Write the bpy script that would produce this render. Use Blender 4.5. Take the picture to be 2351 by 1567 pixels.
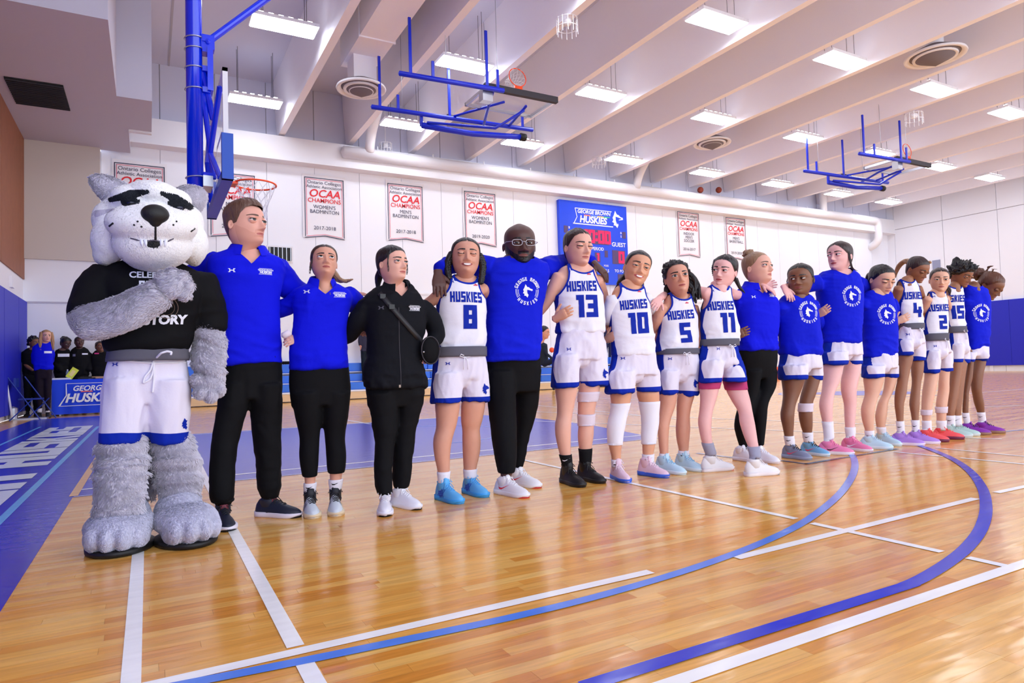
import bpy, bmesh, math, random
import numpy as np
from mathutils import Vector, Matrix
from mathutils.bvhtree import BVHTree
random.seed(7); RNG = np.random.default_rng(7)
for o in list(bpy.data.objects): bpy.data.objects.remove(o, do_unlink=True)
C = bpy.context.scene.collection
SC = bpy.context.scene
PI = math.pi

# ---------------------------------------------------------------- camera
PW, PH = 2351.0, 1567.0
PCX, PCY, PF, CH = PW/2, PH/2, 1515.0, 0.83
def _n(v): v = np.asarray(v, float); return v/np.linalg.norm(v)
_X = _n([3920-PCX, 762-PCY, PF]); _Y = _n([340-PCX, 868-PCY, PF]); _Y = _n(_Y-_X*(_X@_Y)); _Z = -np.cross(_X, _Y)
if _Z[1] > 0: _Z = -_Z
RM = np.array([_X, _Y, _Z])
CAM = np.array([0, 0, CH])
def ray(px, py): return RM@np.array([px-PCX, py-PCY, PF])
def ground(px, py, z=0.0): r = ray(px, py); return CAM+r*((z-CH)/r[2])
def atY(px, py, y): r = ray(px, py); return CAM+r*(y/r[1])
def atX(px, py, x): r = ray(px, py); return CAM+r*(x/r[0])
def depth(p): return float((np.asarray(p, float)-CAM)@(RM@np.array([0, 0, 1.])))
def scale_at(p): return PF/depth(p)          # pixels per metre there
CR = RM@np.array([1., 0, 0]); CU = RM@np.array([0, -1., 0]); CF = RM@np.array([0, 0, 1.])
cd = bpy.data.cameras.new('camera'); cam = bpy.data.objects.new('camera', cd); C.objects.link(cam)
cd.sensor_width = 36; cd.lens = 36*PF/PW; cd.clip_end = 200; cd.clip_start = .02
cam.matrix_world = Matrix(((CR[0], CU[0], -CF[0], 0), (CR[1], CU[1], -CF[1], 0), (CR[2], CU[2], -CF[2], CH), (0, 0, 0, 1)))
SC.camera = cam
# ---------------------------------------------------------------- world and exposure
w = bpy.data.worlds.new('world'); SC.world = w; w.use_nodes = True
w.node_tree.nodes['Background'].inputs[0].default_value = (0.84, 0.91, 1.0, 1)
w.node_tree.nodes['Background'].inputs[1].default_value = 1.15
SC.view_settings.view_transform = 'Standard'; SC.view_settings.look = 'None'
SC.view_settings.exposure = 1.4; SC.view_settings.gamma = 1; SC.view_settings.use_curve_mapping = False
LAMP = 9.0

# ---------------------------------------------------------------- materials
def srgb(r, g, b):
    f = lambda c: (c/255/12.92) if c/255 <= .04045 else ((c/255+.055)/1.055)**2.4
    return (f(r), f(g), f(b), 1)
_mats = {}
def mat(name, rgb, rough=.6, metal=0, spec=.5, bump=0, bscale=200, emit=0, coat=0, sss=0, var=0, vscale=30, alpha=1, stretch=None, trans=0, sheen=0):
    if name in _mats: return _mats[name]
    m = bpy.data.materials.new(name); m.use_nodes = True; nt = m.node_tree; b = nt.nodes['Principled BSDF']
    c = srgb(*rgb) if len(rgb) == 3 else rgb
    b.inputs['Base Color'].default_value = c; b.inputs['Roughness'].default_value = rough; b.inputs['Metallic'].default_value = metal
    b.inputs['Specular IOR Level'].default_value = spec
    if coat: b.inputs['Coat Weight'].default_value = coat; b.inputs['Coat Roughness'].default_value = .08
    if sss: b.inputs['Subsurface Weight'].default_value = sss; b.inputs['Subsurface Radius'].default_value = (.012, .005, .003); b.inputs['Subsurface Scale'].default_value = 1
    if trans: b.inputs['Transmission Weight'].default_value = trans
    if sheen: b.inputs['Sheen Weight'].default_value = sheen
    if emit: b.inputs['Emission Color'].default_value = c; b.inputs['Emission Strength'].default_value = emit
    if alpha < 1: b.inputs['Alpha'].default_value = alpha
    if bump or var:
        tc = nt.nodes.new('ShaderNodeTexCoord'); mp = nt.nodes.new('ShaderNodeMapping'); nt.links.new(tc.outputs['Object'], mp.inputs[0])
        if stretch: mp.inputs['Scale'].default_value = stretch
    if bump:
        nz = nt.nodes.new('ShaderNodeTexNoise'); nz.inputs['Scale'].default_value = bscale; nz.inputs['Detail'].default_value = 4; nt.links.new(mp.outputs[0], nz.inputs['Vector'])
        bp = nt.nodes.new('ShaderNodeBump'); bp.inputs['Strength'].default_value = min(1, bump); bp.inputs['Distance'].default_value = .01*bump
        nt.links.new(nz.outputs[0], bp.inputs['Height']); nt.links.new(bp.outputs[0], b.inputs['Normal'])
    if var:
        n2 = nt.nodes.new('ShaderNodeTexNoise'); n2.inputs['Scale'].default_value = vscale; n2.inputs['Detail'].default_value = 3; nt.links.new(mp.outputs[0], n2.inputs['Vector'])
        mx = nt.nodes.new('ShaderNodeMix'); mx.data_type = 'RGBA'; nt.links.new(n2.outputs[0], mx.inputs[0])
        mx.inputs[6].default_value = tuple(x*(1-var) for x in c[:3])+(1,); mx.inputs[7].default_value = tuple(min(1, x*(1+var)) for x in c[:3])+(1,)
        nt.links.new(mx.outputs[2], b.inputs['Base Color'])
    _mats[name] = m; return m

# ---------------------------------------------------------------- mesh helpers
class MB:
    def __init__(s): s.v = []; s.f = []; s.m = []; s.n = 0
    def add(s, V, F, mi=0):
        V = np.asarray(V, float).reshape(-1, 3)
        s.v.append(V)
        for f in F: s.f.append(tuple(int(i)+s.n for i in f)); s.m.append(mi)
        s.n += len(V); return s
    def box(s, c, d, mi=0, rot=None):
        V = np.array([[x, y, z] for x in (-.5, .5) for y in (-.5, .5) for z in (-.5, .5)])*np.array(d, float)
        if rot is not None: V = V@np.array(rot).T
        return s.add(V+np.array(c, float), [(0, 1, 3, 2), (4, 6, 7, 5), (0, 4, 5, 1), (2, 3, 7, 6), (0, 2, 6, 4), (1, 5, 7, 3)], mi)
    def box2(s, a, b, mi=0):
        a = np.array(a, float); b = np.array(b, float); return s.box((a+b)/2, np.abs(b-a), mi)
    def tube(s, P, R, m=10, mi=0, cap=True): V, F = tube(P, R, m, cap); return s.add(V, F, mi)
    def arr(s): return (np.vstack(s.v) if s.v else np.zeros((0, 3))), s.f
def tube(P, R, m=10, cap=True, flat=None):
    P = np.asarray(P, float); n = len(P); R = np.full(n, R, float) if np.isscalar(R) else np.asarray(R, float)
    T = np.zeros_like(P); T[1:-1] = P[2:]-P[:-2]; T[0] = P[1]-P[0]; T[-1] = P[-1]-P[-2]
    T /= np.linalg.norm(T, axis=1)[:, None]+1e-12
    a = np.array([0, 0, 1.]) if abs(T[0][2]) < .9 else np.array([1., 0, 0])
    u = np.cross(T[0], a); u /= np.linalg.norm(u); V = []
    for i in range(n):
        u = u-T[i]*(u@T[i]); u /= np.linalg.norm(u)+1e-12; w_ = np.cross(T[i], u)
        for k in range(m):
            t = 2*PI*k/m; V.append(P[i]+R[i]*(math.cos(t)*u+math.sin(t)*w_*(flat or 1)))
    F = [(i*m+k, i*m+(k+1) % m, (i+1)*m+(k+1) % m, (i+1)*m+k) for i in range(n-1) for k in range(m)]
    if cap:
        V.append(P[0]-T[0]*R[0]*.5); V.append(P[-1]+T[-1]*R[-1]*.5); c0 = n*m; c1 = c0+1
        F += [(c0, (k+1) % m, k) for k in range(m)]+[(c1, (n-1)*m+k, (n-1)*m+(k+1) % m) for k in range(m)]
    return np.array(V), F
def loft(rings, cap=True):
    rings = np.asarray(rings, float); n, m, _ = rings.shape; V = list(rings.reshape(-1, 3))
    F = [(i*m+k, i*m+(k+1) % m, (i+1)*m+(k+1) % m, (i+1)*m+k) for i in range(n-1) for k in range(m)]
    if cap:
        V.append(rings[0].mean(0)); V.append(rings[-1].mean(0)); c0 = n*m; c1 = c0+1
        F += [(c0, (k+1) % m, k) for k in range(m)]+[(c1, (n-1)*m+k, (n-1)*m+(k+1) % m) for k in range(m)]
    return np.array(V), F
def ering(c, a, b, m=28, p=2.3, u=(1, 0, 0), v=(0, 1, 0)):
    t = 2*PI*np.arange(m)/m; ct, st = np.cos(t), np.sin(t)
    x = a*np.sign(ct)*np.abs(ct)**(2/p); y = b*np.sign(st)*np.abs(st)**(2/p)
    return np.array(c, float)+x[:, None]*np.array(u, float)+y[:, None]*np.array(v, float)
def ellipsoid(c, r, rot=None, n=10, m=16):
    V = []; F = []
    for i in range(n+1):
        ph = PI*i/n
        for k in range(m): t = 2*PI*k/m; V.append([math.sin(ph)*math.cos(t), math.sin(ph)*math.sin(t), math.cos(ph)])
    V = np.array(V)*np.array(r, float)
    if rot is not None: V = V@np.array(rot).T
    F = [(i*m+k, (i+1)*m+k, (i+1)*m+(k+1) % m, i*m+(k+1) % m) for i in range(n) for k in range(m)]
    return V+np.array(c, float), F
def to_tris(F):
    T = []
    for f in F:
        for i in range(1, len(f)-1): T.append((f[0], f[i], f[i+1]))
    return np.array(T, int).reshape(-1, 3)
def obj(name, V, F, mats, parent=None, mi=None, smooth=True, base=None, kind=None, label=None):
    me = bpy.data.meshes.new(name)
    V = np.asarray(V, float)
    if base is not None: V = V-np.asarray(base, float)
    if isinstance(F, np.ndarray): F = F.tolist()
    me.from_pydata(V.tolist(), [], F)
    if not isinstance(mats, (list, tuple)): mats = [mats]
    for m in mats: me.materials.append(m)
    if mi is not None: me.polygons.foreach_set('material_index', np.asarray(mi, np.int32))
    if smooth: me.polygons.foreach_set('use_smooth', np.ones(len(me.polygons), bool))
    me.update()
    o = bpy.data.objects.new(name, me); C.objects.link(o)
    if parent is not None: o.parent = parent
    if kind: o['kind'] = kind
    if label: o['label'] = label
    return o
def mbobj(name, mb, mats, parent=None, smooth=False, base=None, **k):
    V, F = mb.arr(); return obj(name, V, F, mats, parent, mb.m, smooth, base, **k)
def empty(name, loc, label=None, cat=None, group=None):
    o = bpy.data.objects.new(name, None); o.location = tuple(float(x) for x in loc); C.objects.link(o); o.empty_display_size = .1
    if label: o['label'] = label
    if cat: o['category'] = cat
    if group: o['group'] = group
    return o
def tag(o, label, cat, group=None, kind=None):
    o['label'] = label; o['category'] = cat
    if group: o['group'] = group
    if kind: o['kind'] = kind
    return o
def struct(o): o['kind'] = 'structure'; return o
def evaluated(V, F, mods):
    me = bpy.data.meshes.new('tmp'); me.from_pydata(np.asarray(V).tolist(), [], F if not isinstance(F, np.ndarray) else F.tolist())
    o = bpy.data.objects.new('tmp', me); C.objects.link(o)
    for t, kw in mods:
        md = o.modifiers.new(t, t)
        for k, v in kw.items(): setattr(md, k, v)
    dg = bpy.context.evaluated_depsgraph_get(); ev = o.evaluated_get(dg); m2 = ev.to_mesh()
    n = len(m2.vertices); co = np.empty(n*3, np.float32); m2.vertices.foreach_get('co', co)
    m2.calc_loop_triangles(); t = np.empty(len(m2.loop_triangles)*3, np.int32); m2.loop_triangles.foreach_get('vertices', t)
    ev.to_mesh_clear(); bpy.data.objects.remove(o, do_unlink=True); bpy.data.meshes.remove(me)
    return co.reshape(-1, 3).astype(float), t.reshape(-1, 3).astype(int)
def remesh(parts, voxel, sm=4, fac=.5):
    mb = MB()
    for V, F in parts: mb.add(V, F)
    V, F = mb.arr()
    return evaluated(V, F, [('REMESH', dict(mode='VOXEL', voxel_size=voxel)), ('SMOOTH', dict(factor=fac, iterations=sm))])
def vnormals(V, T):
    n = np.cross(V[T[:, 1]]-V[T[:, 0]], V[T[:, 2]]-V[T[:, 0]]); N = np.zeros_like(V)
    for k in range(3): np.add.at(N, T[:, k], n)
    return N/(np.linalg.norm(N, axis=1)[:, None]+1e-12)
def split(V, T, S, lab, val=0.0, newlab=1, only=None):
    """cut triangles along S==val; S (n,k) attribute columns, uses column given by caller as S[:,0]; returns V,T,S,lab"""
    s = S[:, 0]-val; s = np.where(np.abs(s) < 1e-7, 1e-7, s)
    st = s[T] > 0; cnt = st.sum(1)
    act = np.ones(len(T), bool) if only is None else np.isin(lab, only)
    mix = (cnt > 0) & (cnt < 3) & act
    lab2 = lab.copy(); lab2[(cnt == 3) & act] = newlab
    keep = T[~mix]; kl = lab2[~mix]; M = T[mix]; ml = lab[mix]; ms = st[mix]
    if len(M) == 0: return V, T, S, lab2
    lone_pos = ms.sum(1) == 1
    li = np.where(lone_pos, ms.argmax(1), (~ms).argmax(1)); r = np.arange(len(M))
    a = M[r, li]; b = M[r, (li+1) % 3]; c = M[r, (li+2) % 3]
    E = np.concatenate([np.sort(np.stack([a, b], 1), 1), np.sort(np.stack([a, c], 1), 1)])
    U, inv = np.unique(E, axis=0, return_inverse=True); inv = inv.reshape(-1)
    t = s[U[:, 0]]/(s[U[:, 0]]-s[U[:, 1]])
    NV = V[U[:, 0]]+(V[U[:, 1]]-V[U[:, 0]])*t[:, None]; NS = S[U[:, 0]]+(S[U[:, 1]]-S[U[:, 0]])*t[:, None]
    ab = len(V)+inv[:len(M)]; ac = len(V)+inv[len(M):]
    t1 = np.stack([a, ab, ac], 1); t2 = np.stack([ab, b, c], 1); t3 = np.stack([ab, c, ac], 1)
    l1 = np.where(lone_pos, newlab, ml); l2 = np.where(lone_pos, ml, newlab)
    return (np.vstack([V, NV]), np.vstack([keep, t1, t2, t3]), np.vstack([S, NS]), np.concatenate([kl, l1, l2, l2]))
def clip(V, T, s, val=0.0, attrs=None):
    S = s[:, None] if attrs is None else np.column_stack([s, attrs])
    V, T, S, lab = split(V, T, S, np.zeros(len(T), int), val, 1); T = T[lab == 1]
    u = np.unique(T); mp = -np.ones(len(V), int); mp[u] = np.arange(len(u))
    return (V[u], mp[T]) if attrs is None else (V[u], mp[T], S[u, 1:])
def pattern(V, T, sdfs):
    """sdfs: list of (array, label, only). Cuts in turn; returns V,T,labels"""
    S = np.column_stack([a for a, _, _ in sdfs]); lab = np.zeros(len(T), int)
    for i, (_, l, only) in enumerate(sdfs):
        S2 = np.column_stack([S[:, i], S]); V, T, S2, lab = split(V, T, S2, lab, 0, l, only); S = S2[:, 1:]
    return V, T, lab
def noise3(P, sc, seed=0):
    """cheap smooth value noise, vectorised, -1..1"""
    P = np.asarray(P, float)*np.asarray(sc, float)+seed*17.31; I = np.floor(P).astype(int); Fr = P-I; Fr = Fr*Fr*(3-2*Fr)
    def h(ix, iy, iz):
        n = (ix*374761393+iy*668265263+iz*2147483647+seed*1274126177) & 0xffffffff; n = ((n ^ (n >> 13))*1274126177) & 0xffffffff
        return ((n ^ (n >> 16)) & 0xffff)/32767.5-1
    r = 0
    for dx in (0, 1):
        for dy in (0, 1):
            for dz in (0, 1):
                wt = (Fr[:, 0] if dx else 1-Fr[:, 0])*(Fr[:, 1] if dy else 1-Fr[:, 1])*(Fr[:, 2] if dz else 1-Fr[:, 2])
                r = r+wt*h(I[:, 0]+dx, I[:, 1]+dy, I[:, 2]+dz)
    return r
def sstep(a, b, x): t = np.clip((x-a)/(b-a), 0, 1); return t*t*(3-2*t)

# ---------------------------------------------------------------- lettering
GL = {'H': (3, [(0, 0, 1, 5), (2, 0, 3, 5), (1, 2, 2, 3)]), 'U': (3, [(0, 0, 1, 5), (2, 0, 3, 5), (1, 0, 2, 1)]),
 'S': (3, [(0, 4, 3, 5), (0, 3, 1, 4), (0, 2, 3, 3), (2, 1, 3, 2), (0, 0, 3, 1)]), 'I': (1, [(0, 0, 1, 5)]),
 'E': (2.7, [(0, 0, 1, 5), (1, 4, 2.7, 5), (1, 2, 2.5, 3), (1, 0, 2.7, 1)]), 'K': (3, [(0, 0, 1, 5)]),
 'G': (3, [(0, 0, 1, 5), (1, 4, 3, 5), (1, 0, 3, 1), (2, 1, 3, 2.6), (1.6, 2, 2, 2.6)]), 'O': (3, [(0, 0, 1, 5), (2, 0, 3, 5), (1, 0, 2, 1), (1, 4, 2, 5)]),
 'R': (3, [(0, 0, 1, 5), (1, 4, 3, 5), (2, 2.9, 3, 4), (1, 2, 2.6, 2.9), (2, 0, 3, 2)]), 'B': (3, [(0, 0, 1, 5), (1, 4, 2.8, 5), (2, 3, 3, 4.2), (1, 2.1, 2.8, 3), (2, .8, 3, 2.2), (1, 0, 2.8, 1)]),
 'W': (4.4, [(0, 0, 1, 5), (1.7, 0, 2.7, 5), (3.4, 0, 4.4, 5), (1, 0, 3.4, .9)]), 'N': (3, [(0, 0, 1, 5), (2, 0, 3, 5), (1, 4, 2, 5)]),
 'A': (3, [(0, 0, 1, 5), (2, 0, 3, 5), (1, 4, 2, 5), (1, 1.8, 2, 2.7)]), 'T': (3, [(1, 0, 2, 5), (0, 4, 3, 5)]), 'Y': (3, [(1, 0, 2, 2.6), (0, 2.4, 1, 5), (2, 2.4, 3, 5), (1, 2, 2, 3)]),
 'M': (4.4, [(0, 0, 1, 5), (1.7, 0, 2.7, 5), (3.4, 0, 4.4, 5), (1, 4.1, 3.4, 5)]), 'D': (3, [(0, 0, 1, 5), (2, .5, 3, 4.5), (1, 0, 2.6, 1), (1, 4, 2.6, 5)]),
 'P': (3, [(0, 0, 1, 5), (1, 4, 3, 5), (2, 2, 3, 4), (1, 2, 2, 3)]), 'L': (2.6, [(0, 0, 1, 5), (1, 0, 2.6, 1)]), 'F': (2.7, [(0, 0, 1, 5), (1, 4, 2.7, 5), (1, 2, 2.4, 3)]), 'C': (2.8, [(0, 0, 1, 5), (1, 4, 2.8, 5), (1, 0, 2.8, 1)]),
 '0': (3, [(0, 0, 1, 5), (2, 0, 3, 5), (1, 0, 2, 1), (1, 4, 2, 5)]), '1': (1.7, [(.6, 0, 1.7, 5), (0, 4, .6, 5)]), '2': (3, [(0, 4, 3, 5), (2, 3, 3, 4), (0, 2, 3, 3), (0, 1, 1, 2), (0, 0, 3, 1)]),
 '3': (3, [(0, 4, 3, 5), (2, 3, 3, 4), (.5, 2, 3, 3), (2, 1, 3, 2), (0, 0, 3, 1)]), '4': (3, [(0, 2, 1, 5), (1, 1.5, 3.2, 2.5), (1.9, 0, 2.9, 3.6), (0, 1.5, 1, 2)]),
 '5': (3, [(0, 4, 3, 5), (0, 3, 1, 4), (0, 2, 3, 3), (2, 1, 3, 2), (0, 0, 3, 1)]), '8': (3, [(0, 0, 1, 5), (2, 0, 3, 5), (1, 0, 2, 1), (1, 4, 2, 5), (1, 2.1, 2, 2.9)]), ':': (1, [(0, .8, 1, 1.8), (0, 3.2, 1, 4.2)]), ' ': (1.6, []), "'": (.8, [(0, 3.8, .7, 5)]), '-': (2, [(0, 2, 2, 3)])}
KQ = [[(.9, 2.0), (2.0, 5), (3.1, 5), (1.9, 2.3)], [(.9, 3.0), (1.9, 2.7), (3.1, 0), (2.0, 0)]]
def block(s, h, wide=1.0, gap=.55, shear=0, center=True, fat=0.0):
    """blocky varsity letters -> 2D verts, faces"""
    V = []; F = []; x = 0; k = h/5
    for ch in s:
        wd, rs = GL[ch]
        for r in rs:
            n = len(V); a0, b0, a1, b1 = x+r[0]-fat, r[1]-fat*.6, x+r[2]+fat, r[3]+fat*.6; V += [(a0, b0), (a1, b0), (a1, b1), (a0, b1)]; F.append((n, n+1, n+2, n+3))
        if ch == 'K':
            for q in KQ: n = len(V); V += [(x+a, b) for a, b in q]; F.append((n, n+1, n+2, n+3))
        x += wd+gap
    V = np.array(V, float); tot = x-gap
    if center: V[:, 0] -= tot/2; V[:, 1] -= 2.5
    V[:, 0] = V[:, 0]*wide+V[:, 1]*shear
    return V*k, F
def text2d(s, size, bold=0.0, shear=0, wide=1.0, align='CENTER'):
    cu = bpy.data.curves.new('t', 'FONT'); cu.body = s; cu.size = size; cu.offset = bold*size; cu.shear = shear; cu.align_x = align; cu.align_y = 'CENTER'; cu.fill_mode = 'FRONT'; cu.resolution_u = 3
    o = bpy.data.objects.new('t', cu); C.objects.link(o); dg = bpy.context.evaluated_depsgraph_get(); me = o.evaluated_get(dg).to_mesh()
    V = np.array([v.co[:2] for v in me.vertices]).reshape(-1, 2); me.calc_loop_triangles(); T = [tuple(t.vertices) for t in me.loop_triangles]
    o.evaluated_get(dg).to_mesh_clear(); bpy.data.objects.remove(o, do_unlink=True); bpy.data.curves.remove(cu)
    if len(V): V[:, 0] *= wide
    return V, T
def emblem(k=1.0):
    """profile of a snarling dog's head facing right: outline pieces, unit height"""
    P1 = [(-.42, .1), (-.3, .3), (-.18, .62), (-.02, .36), (.12, .34), (.3, .2), (.5, .16), (.52, .02), (.3, -.02), (.08, -.06), (-.02, -.2), (.1, -.38), (-.02, -.62), (-.16, -.46), (-.34, -.44), (-.3, -.28), (-.46, -.2), (-.36, -.06)]
    return np.array(P1)*k
def poly2d(P):
    """ear clip via bmesh-free fan using mathutils"""
    from mathutils.geometry import tessellate_polygon
    t = tessellate_polygon([[Vector((p[0], p[1], 0)) for p in P]]); return np.array(P, float), [tuple(x) for x in t]
def join2d(items):
    V = []; F = []; n = 0
    for v, f in items: V.append(np.asarray(v, float).reshape(-1, 2)); F += [tuple(i+n for i in q) for q in f]; n += len(V[-1])
    return np.vstack(V), F
def rect2d(x0, y0, x1, y1): return np.array([(x0, y0), (x1, y0), (x1, y1), (x0, y1)], float), [(0, 1, 2, 3)]
def xf(vf, s=1, dx=0, dy=0, rot=0):
    V, F = vf; c, n = math.cos(rot), math.sin(rot); V = np.asarray(V)*s; V = np.stack([V[:, 0]*c-V[:, 1]*n, V[:, 0]*n+V[:, 1]*c], 1)+np.array([dx, dy]); return V, F
def place2d(vf, o, u, v, off=0.0):
    V, F = vf; u = np.array(u, float); v = np.array(v, float); n = np.cross(u, v); n /= np.linalg.norm(n)
    return np.array(o, float)+V[:, :1]*u+V[:, 1:2]*v+n*off, F
def wrap2d(vf, target, o, u, v, d, off=.004, cell=.02):
    """project 2D artwork along d onto target BVH; o = centre"""
    V, F = vf; T = to_tris(F); V3 = np.column_stack([V, np.zeros(len(V))])
    for ax in (0, 1):
        lo, hi = V3[:, ax].min(), V3[:, ax].max(); k = math.floor(lo/cell)+1
        while k*cell < hi:
            S = (V3[:, ax]-k*cell)[:, None]; V3, T, S, _ = split(V3, T, S, np.zeros(len(T), int)); k += 1
    u = np.array(u, float); v = np.array(v, float); d = _n(d); P = np.array(o, float)+V3[:, :1]*u+V3[:, 1:2]*v
    out = np.zeros_like(P); ok = np.zeros(len(P), bool)
    for i, p in enumerate(P):
        h = target.ray_cast(Vector(p-d*.6), Vector(d))
        if h[0] is not None: out[i] = np.array(h[0])-d*off; ok[i] = True
    T = T[ok[T].all(1)]
    if len(T) == 0: return out, T
    u_, iv = np.unique(T, return_inverse=True); return out[u_], iv.reshape(-1, 3)
# ================================================================= SETTING
WY, WXR, WXL, DECK = 20.8, 34.5, -2.75, 9.7
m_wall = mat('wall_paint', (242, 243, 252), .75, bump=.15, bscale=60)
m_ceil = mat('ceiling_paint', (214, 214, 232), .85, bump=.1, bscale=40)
m_beam = mat('beam_paint', (248, 245, 253), .8)
m_soffit = mat('soffit_paint', (198, 196, 212), .9, bump=.1, bscale=90)
m_white = mat('white_paint', (236, 234, 240), .6)
m_joint = mat('joint_dark', (182, 178, 188), .9)
m_blue = mat('blue_paint', (8, 40, 205), .35)
m_pad = mat('pad_blue', (20, 30, 190), .5, bump=.1, bscale=30)
m_black = mat('matte_black', (14, 14, 18), .6)
m_dark = mat('dark_grey', (52, 48, 56), .7)
m_steel = mat('steel', (190, 192, 200), .3, metal=.9)
m_orange = mat('rim_orange', (255, 80, 20), .4)
m_wood_panel = mat('brown_wall_panel', (150, 92, 62), .6, var=.15, vscale=4)
m_lamp = mat('lamp_white', (240, 246, 255), .5, emit=LAMP)
m_glow = mat('uplight_slot', (250, 250, 255), .5, emit=LAMP*.25)
m_red = mat('print_red', (226, 28, 44), .6)
m_ink = mat('print_navy', (40, 42, 78), .6)
m_cloth_w = mat('banner_cloth', (240, 238, 244), .8, bump=.3, bscale=5)
m_pink = mat('print_pink', (228, 120, 140), .7)

# ---- floor with its planks
def floor_mat():
    m = bpy.data.materials.new('maple_strip'); m.use_nodes = True; nt = m.node_tree; L = nt.links.new; b = nt.nodes['Principled BSDF']
    oi = nt.nodes.new('ShaderNodeAttribute'); oi.attribute_name = 'tone'; oi.attribute_type = 'GEOMETRY'
    ob = nt.nodes.new('ShaderNodeObjectInfo')
    geo = nt.nodes.new('ShaderNodeNewGeometry')
    ad = nt.nodes.new('ShaderNodeMath'); ad.operation = 'ADD'; L(oi.outputs['Fac'], ad.inputs[0])
    rr = nt.nodes.new('ShaderNodeMath'); rr.operation = 'MULTIPLY'; L(ob.outputs['Random'], rr.inputs[0]); L(ob.outputs['Alpha'], rr.inputs[1])
    L(rr.outputs[0], ad.inputs[1])
    ramp = nt.nodes.new('ShaderNodeValToRGB'); L(ad.outputs[0], ramp.inputs[0]); e = ramp.color_ramp.elements
    e[0].position = 0; e[0].color = srgb(218, 140, 50); e[1].position = 1; e[1].color = srgb(246, 194, 108)
    for p, c in ((.05, srgb(230, 158, 66)), (.35, srgb(238, 172, 80)), (.7, srgb(243, 183, 92))): x = e.new(p); x.color = c
    mp = nt.nodes.new('ShaderNodeMapping'); mp.inputs['Scale'].default_value = (2.5, 38, 1); L(geo.outputs['Position'], mp.inputs[0])
    nz = nt.nodes.new('ShaderNodeTexNoise'); nz.inputs['Scale'].default_value = 1.4; nz.inputs['Detail'].default_value = 6; nz.inputs['Distortion'].default_value = .8; L(mp.outputs[0], nz.inputs['Vector'])
    r2 = nt.nodes.new('ShaderNodeMapRange'); r2.inputs[1].default_value = .35; r2.inputs[2].default_value = .75; r2.inputs[3].default_value = 1.06; r2.inputs[4].default_value = .8; L(nz.outputs[0], r2.inputs[0])
    mx = nt.nodes.new('ShaderNodeMix'); mx.data_type = 'RGBA'; mx.blend_type = 'MULTIPLY'; mx.inputs[0].default_value = 1; L(ramp.outputs[0], mx.inputs[6]); L(r2.outputs[0], mx.inputs[7]); L(mx.outputs[2], b.inputs['Base Color'])
    n3 = nt.nodes.new('ShaderNodeTexNoise'); n3.inputs['Scale'].default_value = 5.5; n3.inputs['Detail'].default_value = 1; mp3 = nt.nodes.new('ShaderNodeMapping'); mp3.inputs['Scale'].default_value = (1, 3, 1); L(geo.outputs['Position'], mp3.inputs[0]); L(mp3.outputs[0], n3.inputs['Vector'])
    bp = nt.nodes.new('ShaderNodeBump'); bp.inputs['Strength'].default_value = .12; bp.inputs['Distance'].default_value = .02; L(n3.outputs[0], bp.inputs['Height']); L(bp.outputs[0], b.inputs['Normal'])
    b.inputs['Roughness'].default_value = .17; b.inputs['Specular IOR Level'].default_value = .55
    return m
M_MAPLE = floor_mat()
def paint(name, rgb, rough=.2):
    m = mat(name, rgb, rough, spec=.5); nt = m.node_tree; b = nt.nodes['Principled BSDF']; L = nt.links.new
    geo = nt.nodes.new('ShaderNodeNewGeometry'); n3 = nt.nodes.new('ShaderNodeTexNoise'); n3.inputs['Scale'].default_value = 5.5; n3.inputs['Detail'].default_value = 1; mp3 = nt.nodes.new('ShaderNodeMapping'); mp3.inputs['Scale'].default_value = (1, 3, 1); L(geo.outputs['Position'], mp3.inputs[0]); L(mp3.outputs[0], n3.inputs['Vector'])
    bp = nt.nodes.new('ShaderNodeBump'); bp.inputs['Strength'].default_value = .12; bp.inputs['Distance'].default_value = .02; L(n3.outputs[0], bp.inputs['Height']); L(bp.outputs[0], b.inputs['Normal'])
    return m
P_white = paint('line_white', (255, 255, 252)); P_blue = paint('court_blue', (3, 34, 190)); P_lblue = paint('line_light_blue', (92, 140, 235)); P_sky = paint('line_sky', (110, 190, 240))
P_navy = paint('line_blue', (20, 52, 205)); P_text = paint('floor_letter', (240, 248, 242)); P_wood = paint('line_tan', (238, 184, 116)); P_dk = paint('line_dark', (70, 62, 84)); P_grey = paint('line_greyblue', (140, 150, 190))

floor = struct(mbobj('floor', MB().box2((WXL, -6, -.12), (WXR, 21, -.012)), mat('subfloor', (170, 110, 60), .5)))
PWD = .057; planks = []; rr_ = random.Random(3)
y = .4
while y < 20.75:
    x = WXL+rr_.random()*.8-.4; row = []
    while x < WXR:
        l = rr_.choice([.32, .45, .6, .75, .9, 1.1]) if y < 9 else 2.5
        planks.append((max(x, WXL), y, min(x+l, WXR), y+PWD)); x += l
    y += PWD
def inview(p):
    c = np.array([(p[0]+p[2])/2, (p[1]+p[3])/2, 0])-CAM; q = RM.T@c
    if q[2] < .3: return None
    u = PCX+PF*q[0]/q[2]; v = PCY+PF*q[1]/q[2]
    return q[2] if -60 < u < PW+60 and v < PH+40 else None
near = []; rest = []
for p in planks:
    d = inview(p)
    if d is None:
        if p[1] < 9: pass
        rest.append(p) if p[1] < 8 else None
    elif (p[2]-p[0]) > .25: near.append((d/(p[2]-p[0])**.5, p))
    else: rest.append(p)
near.sort(key=lambda t: t[0]); rest += [p for _, p in near[300:]]
plank_me = {}
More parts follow.
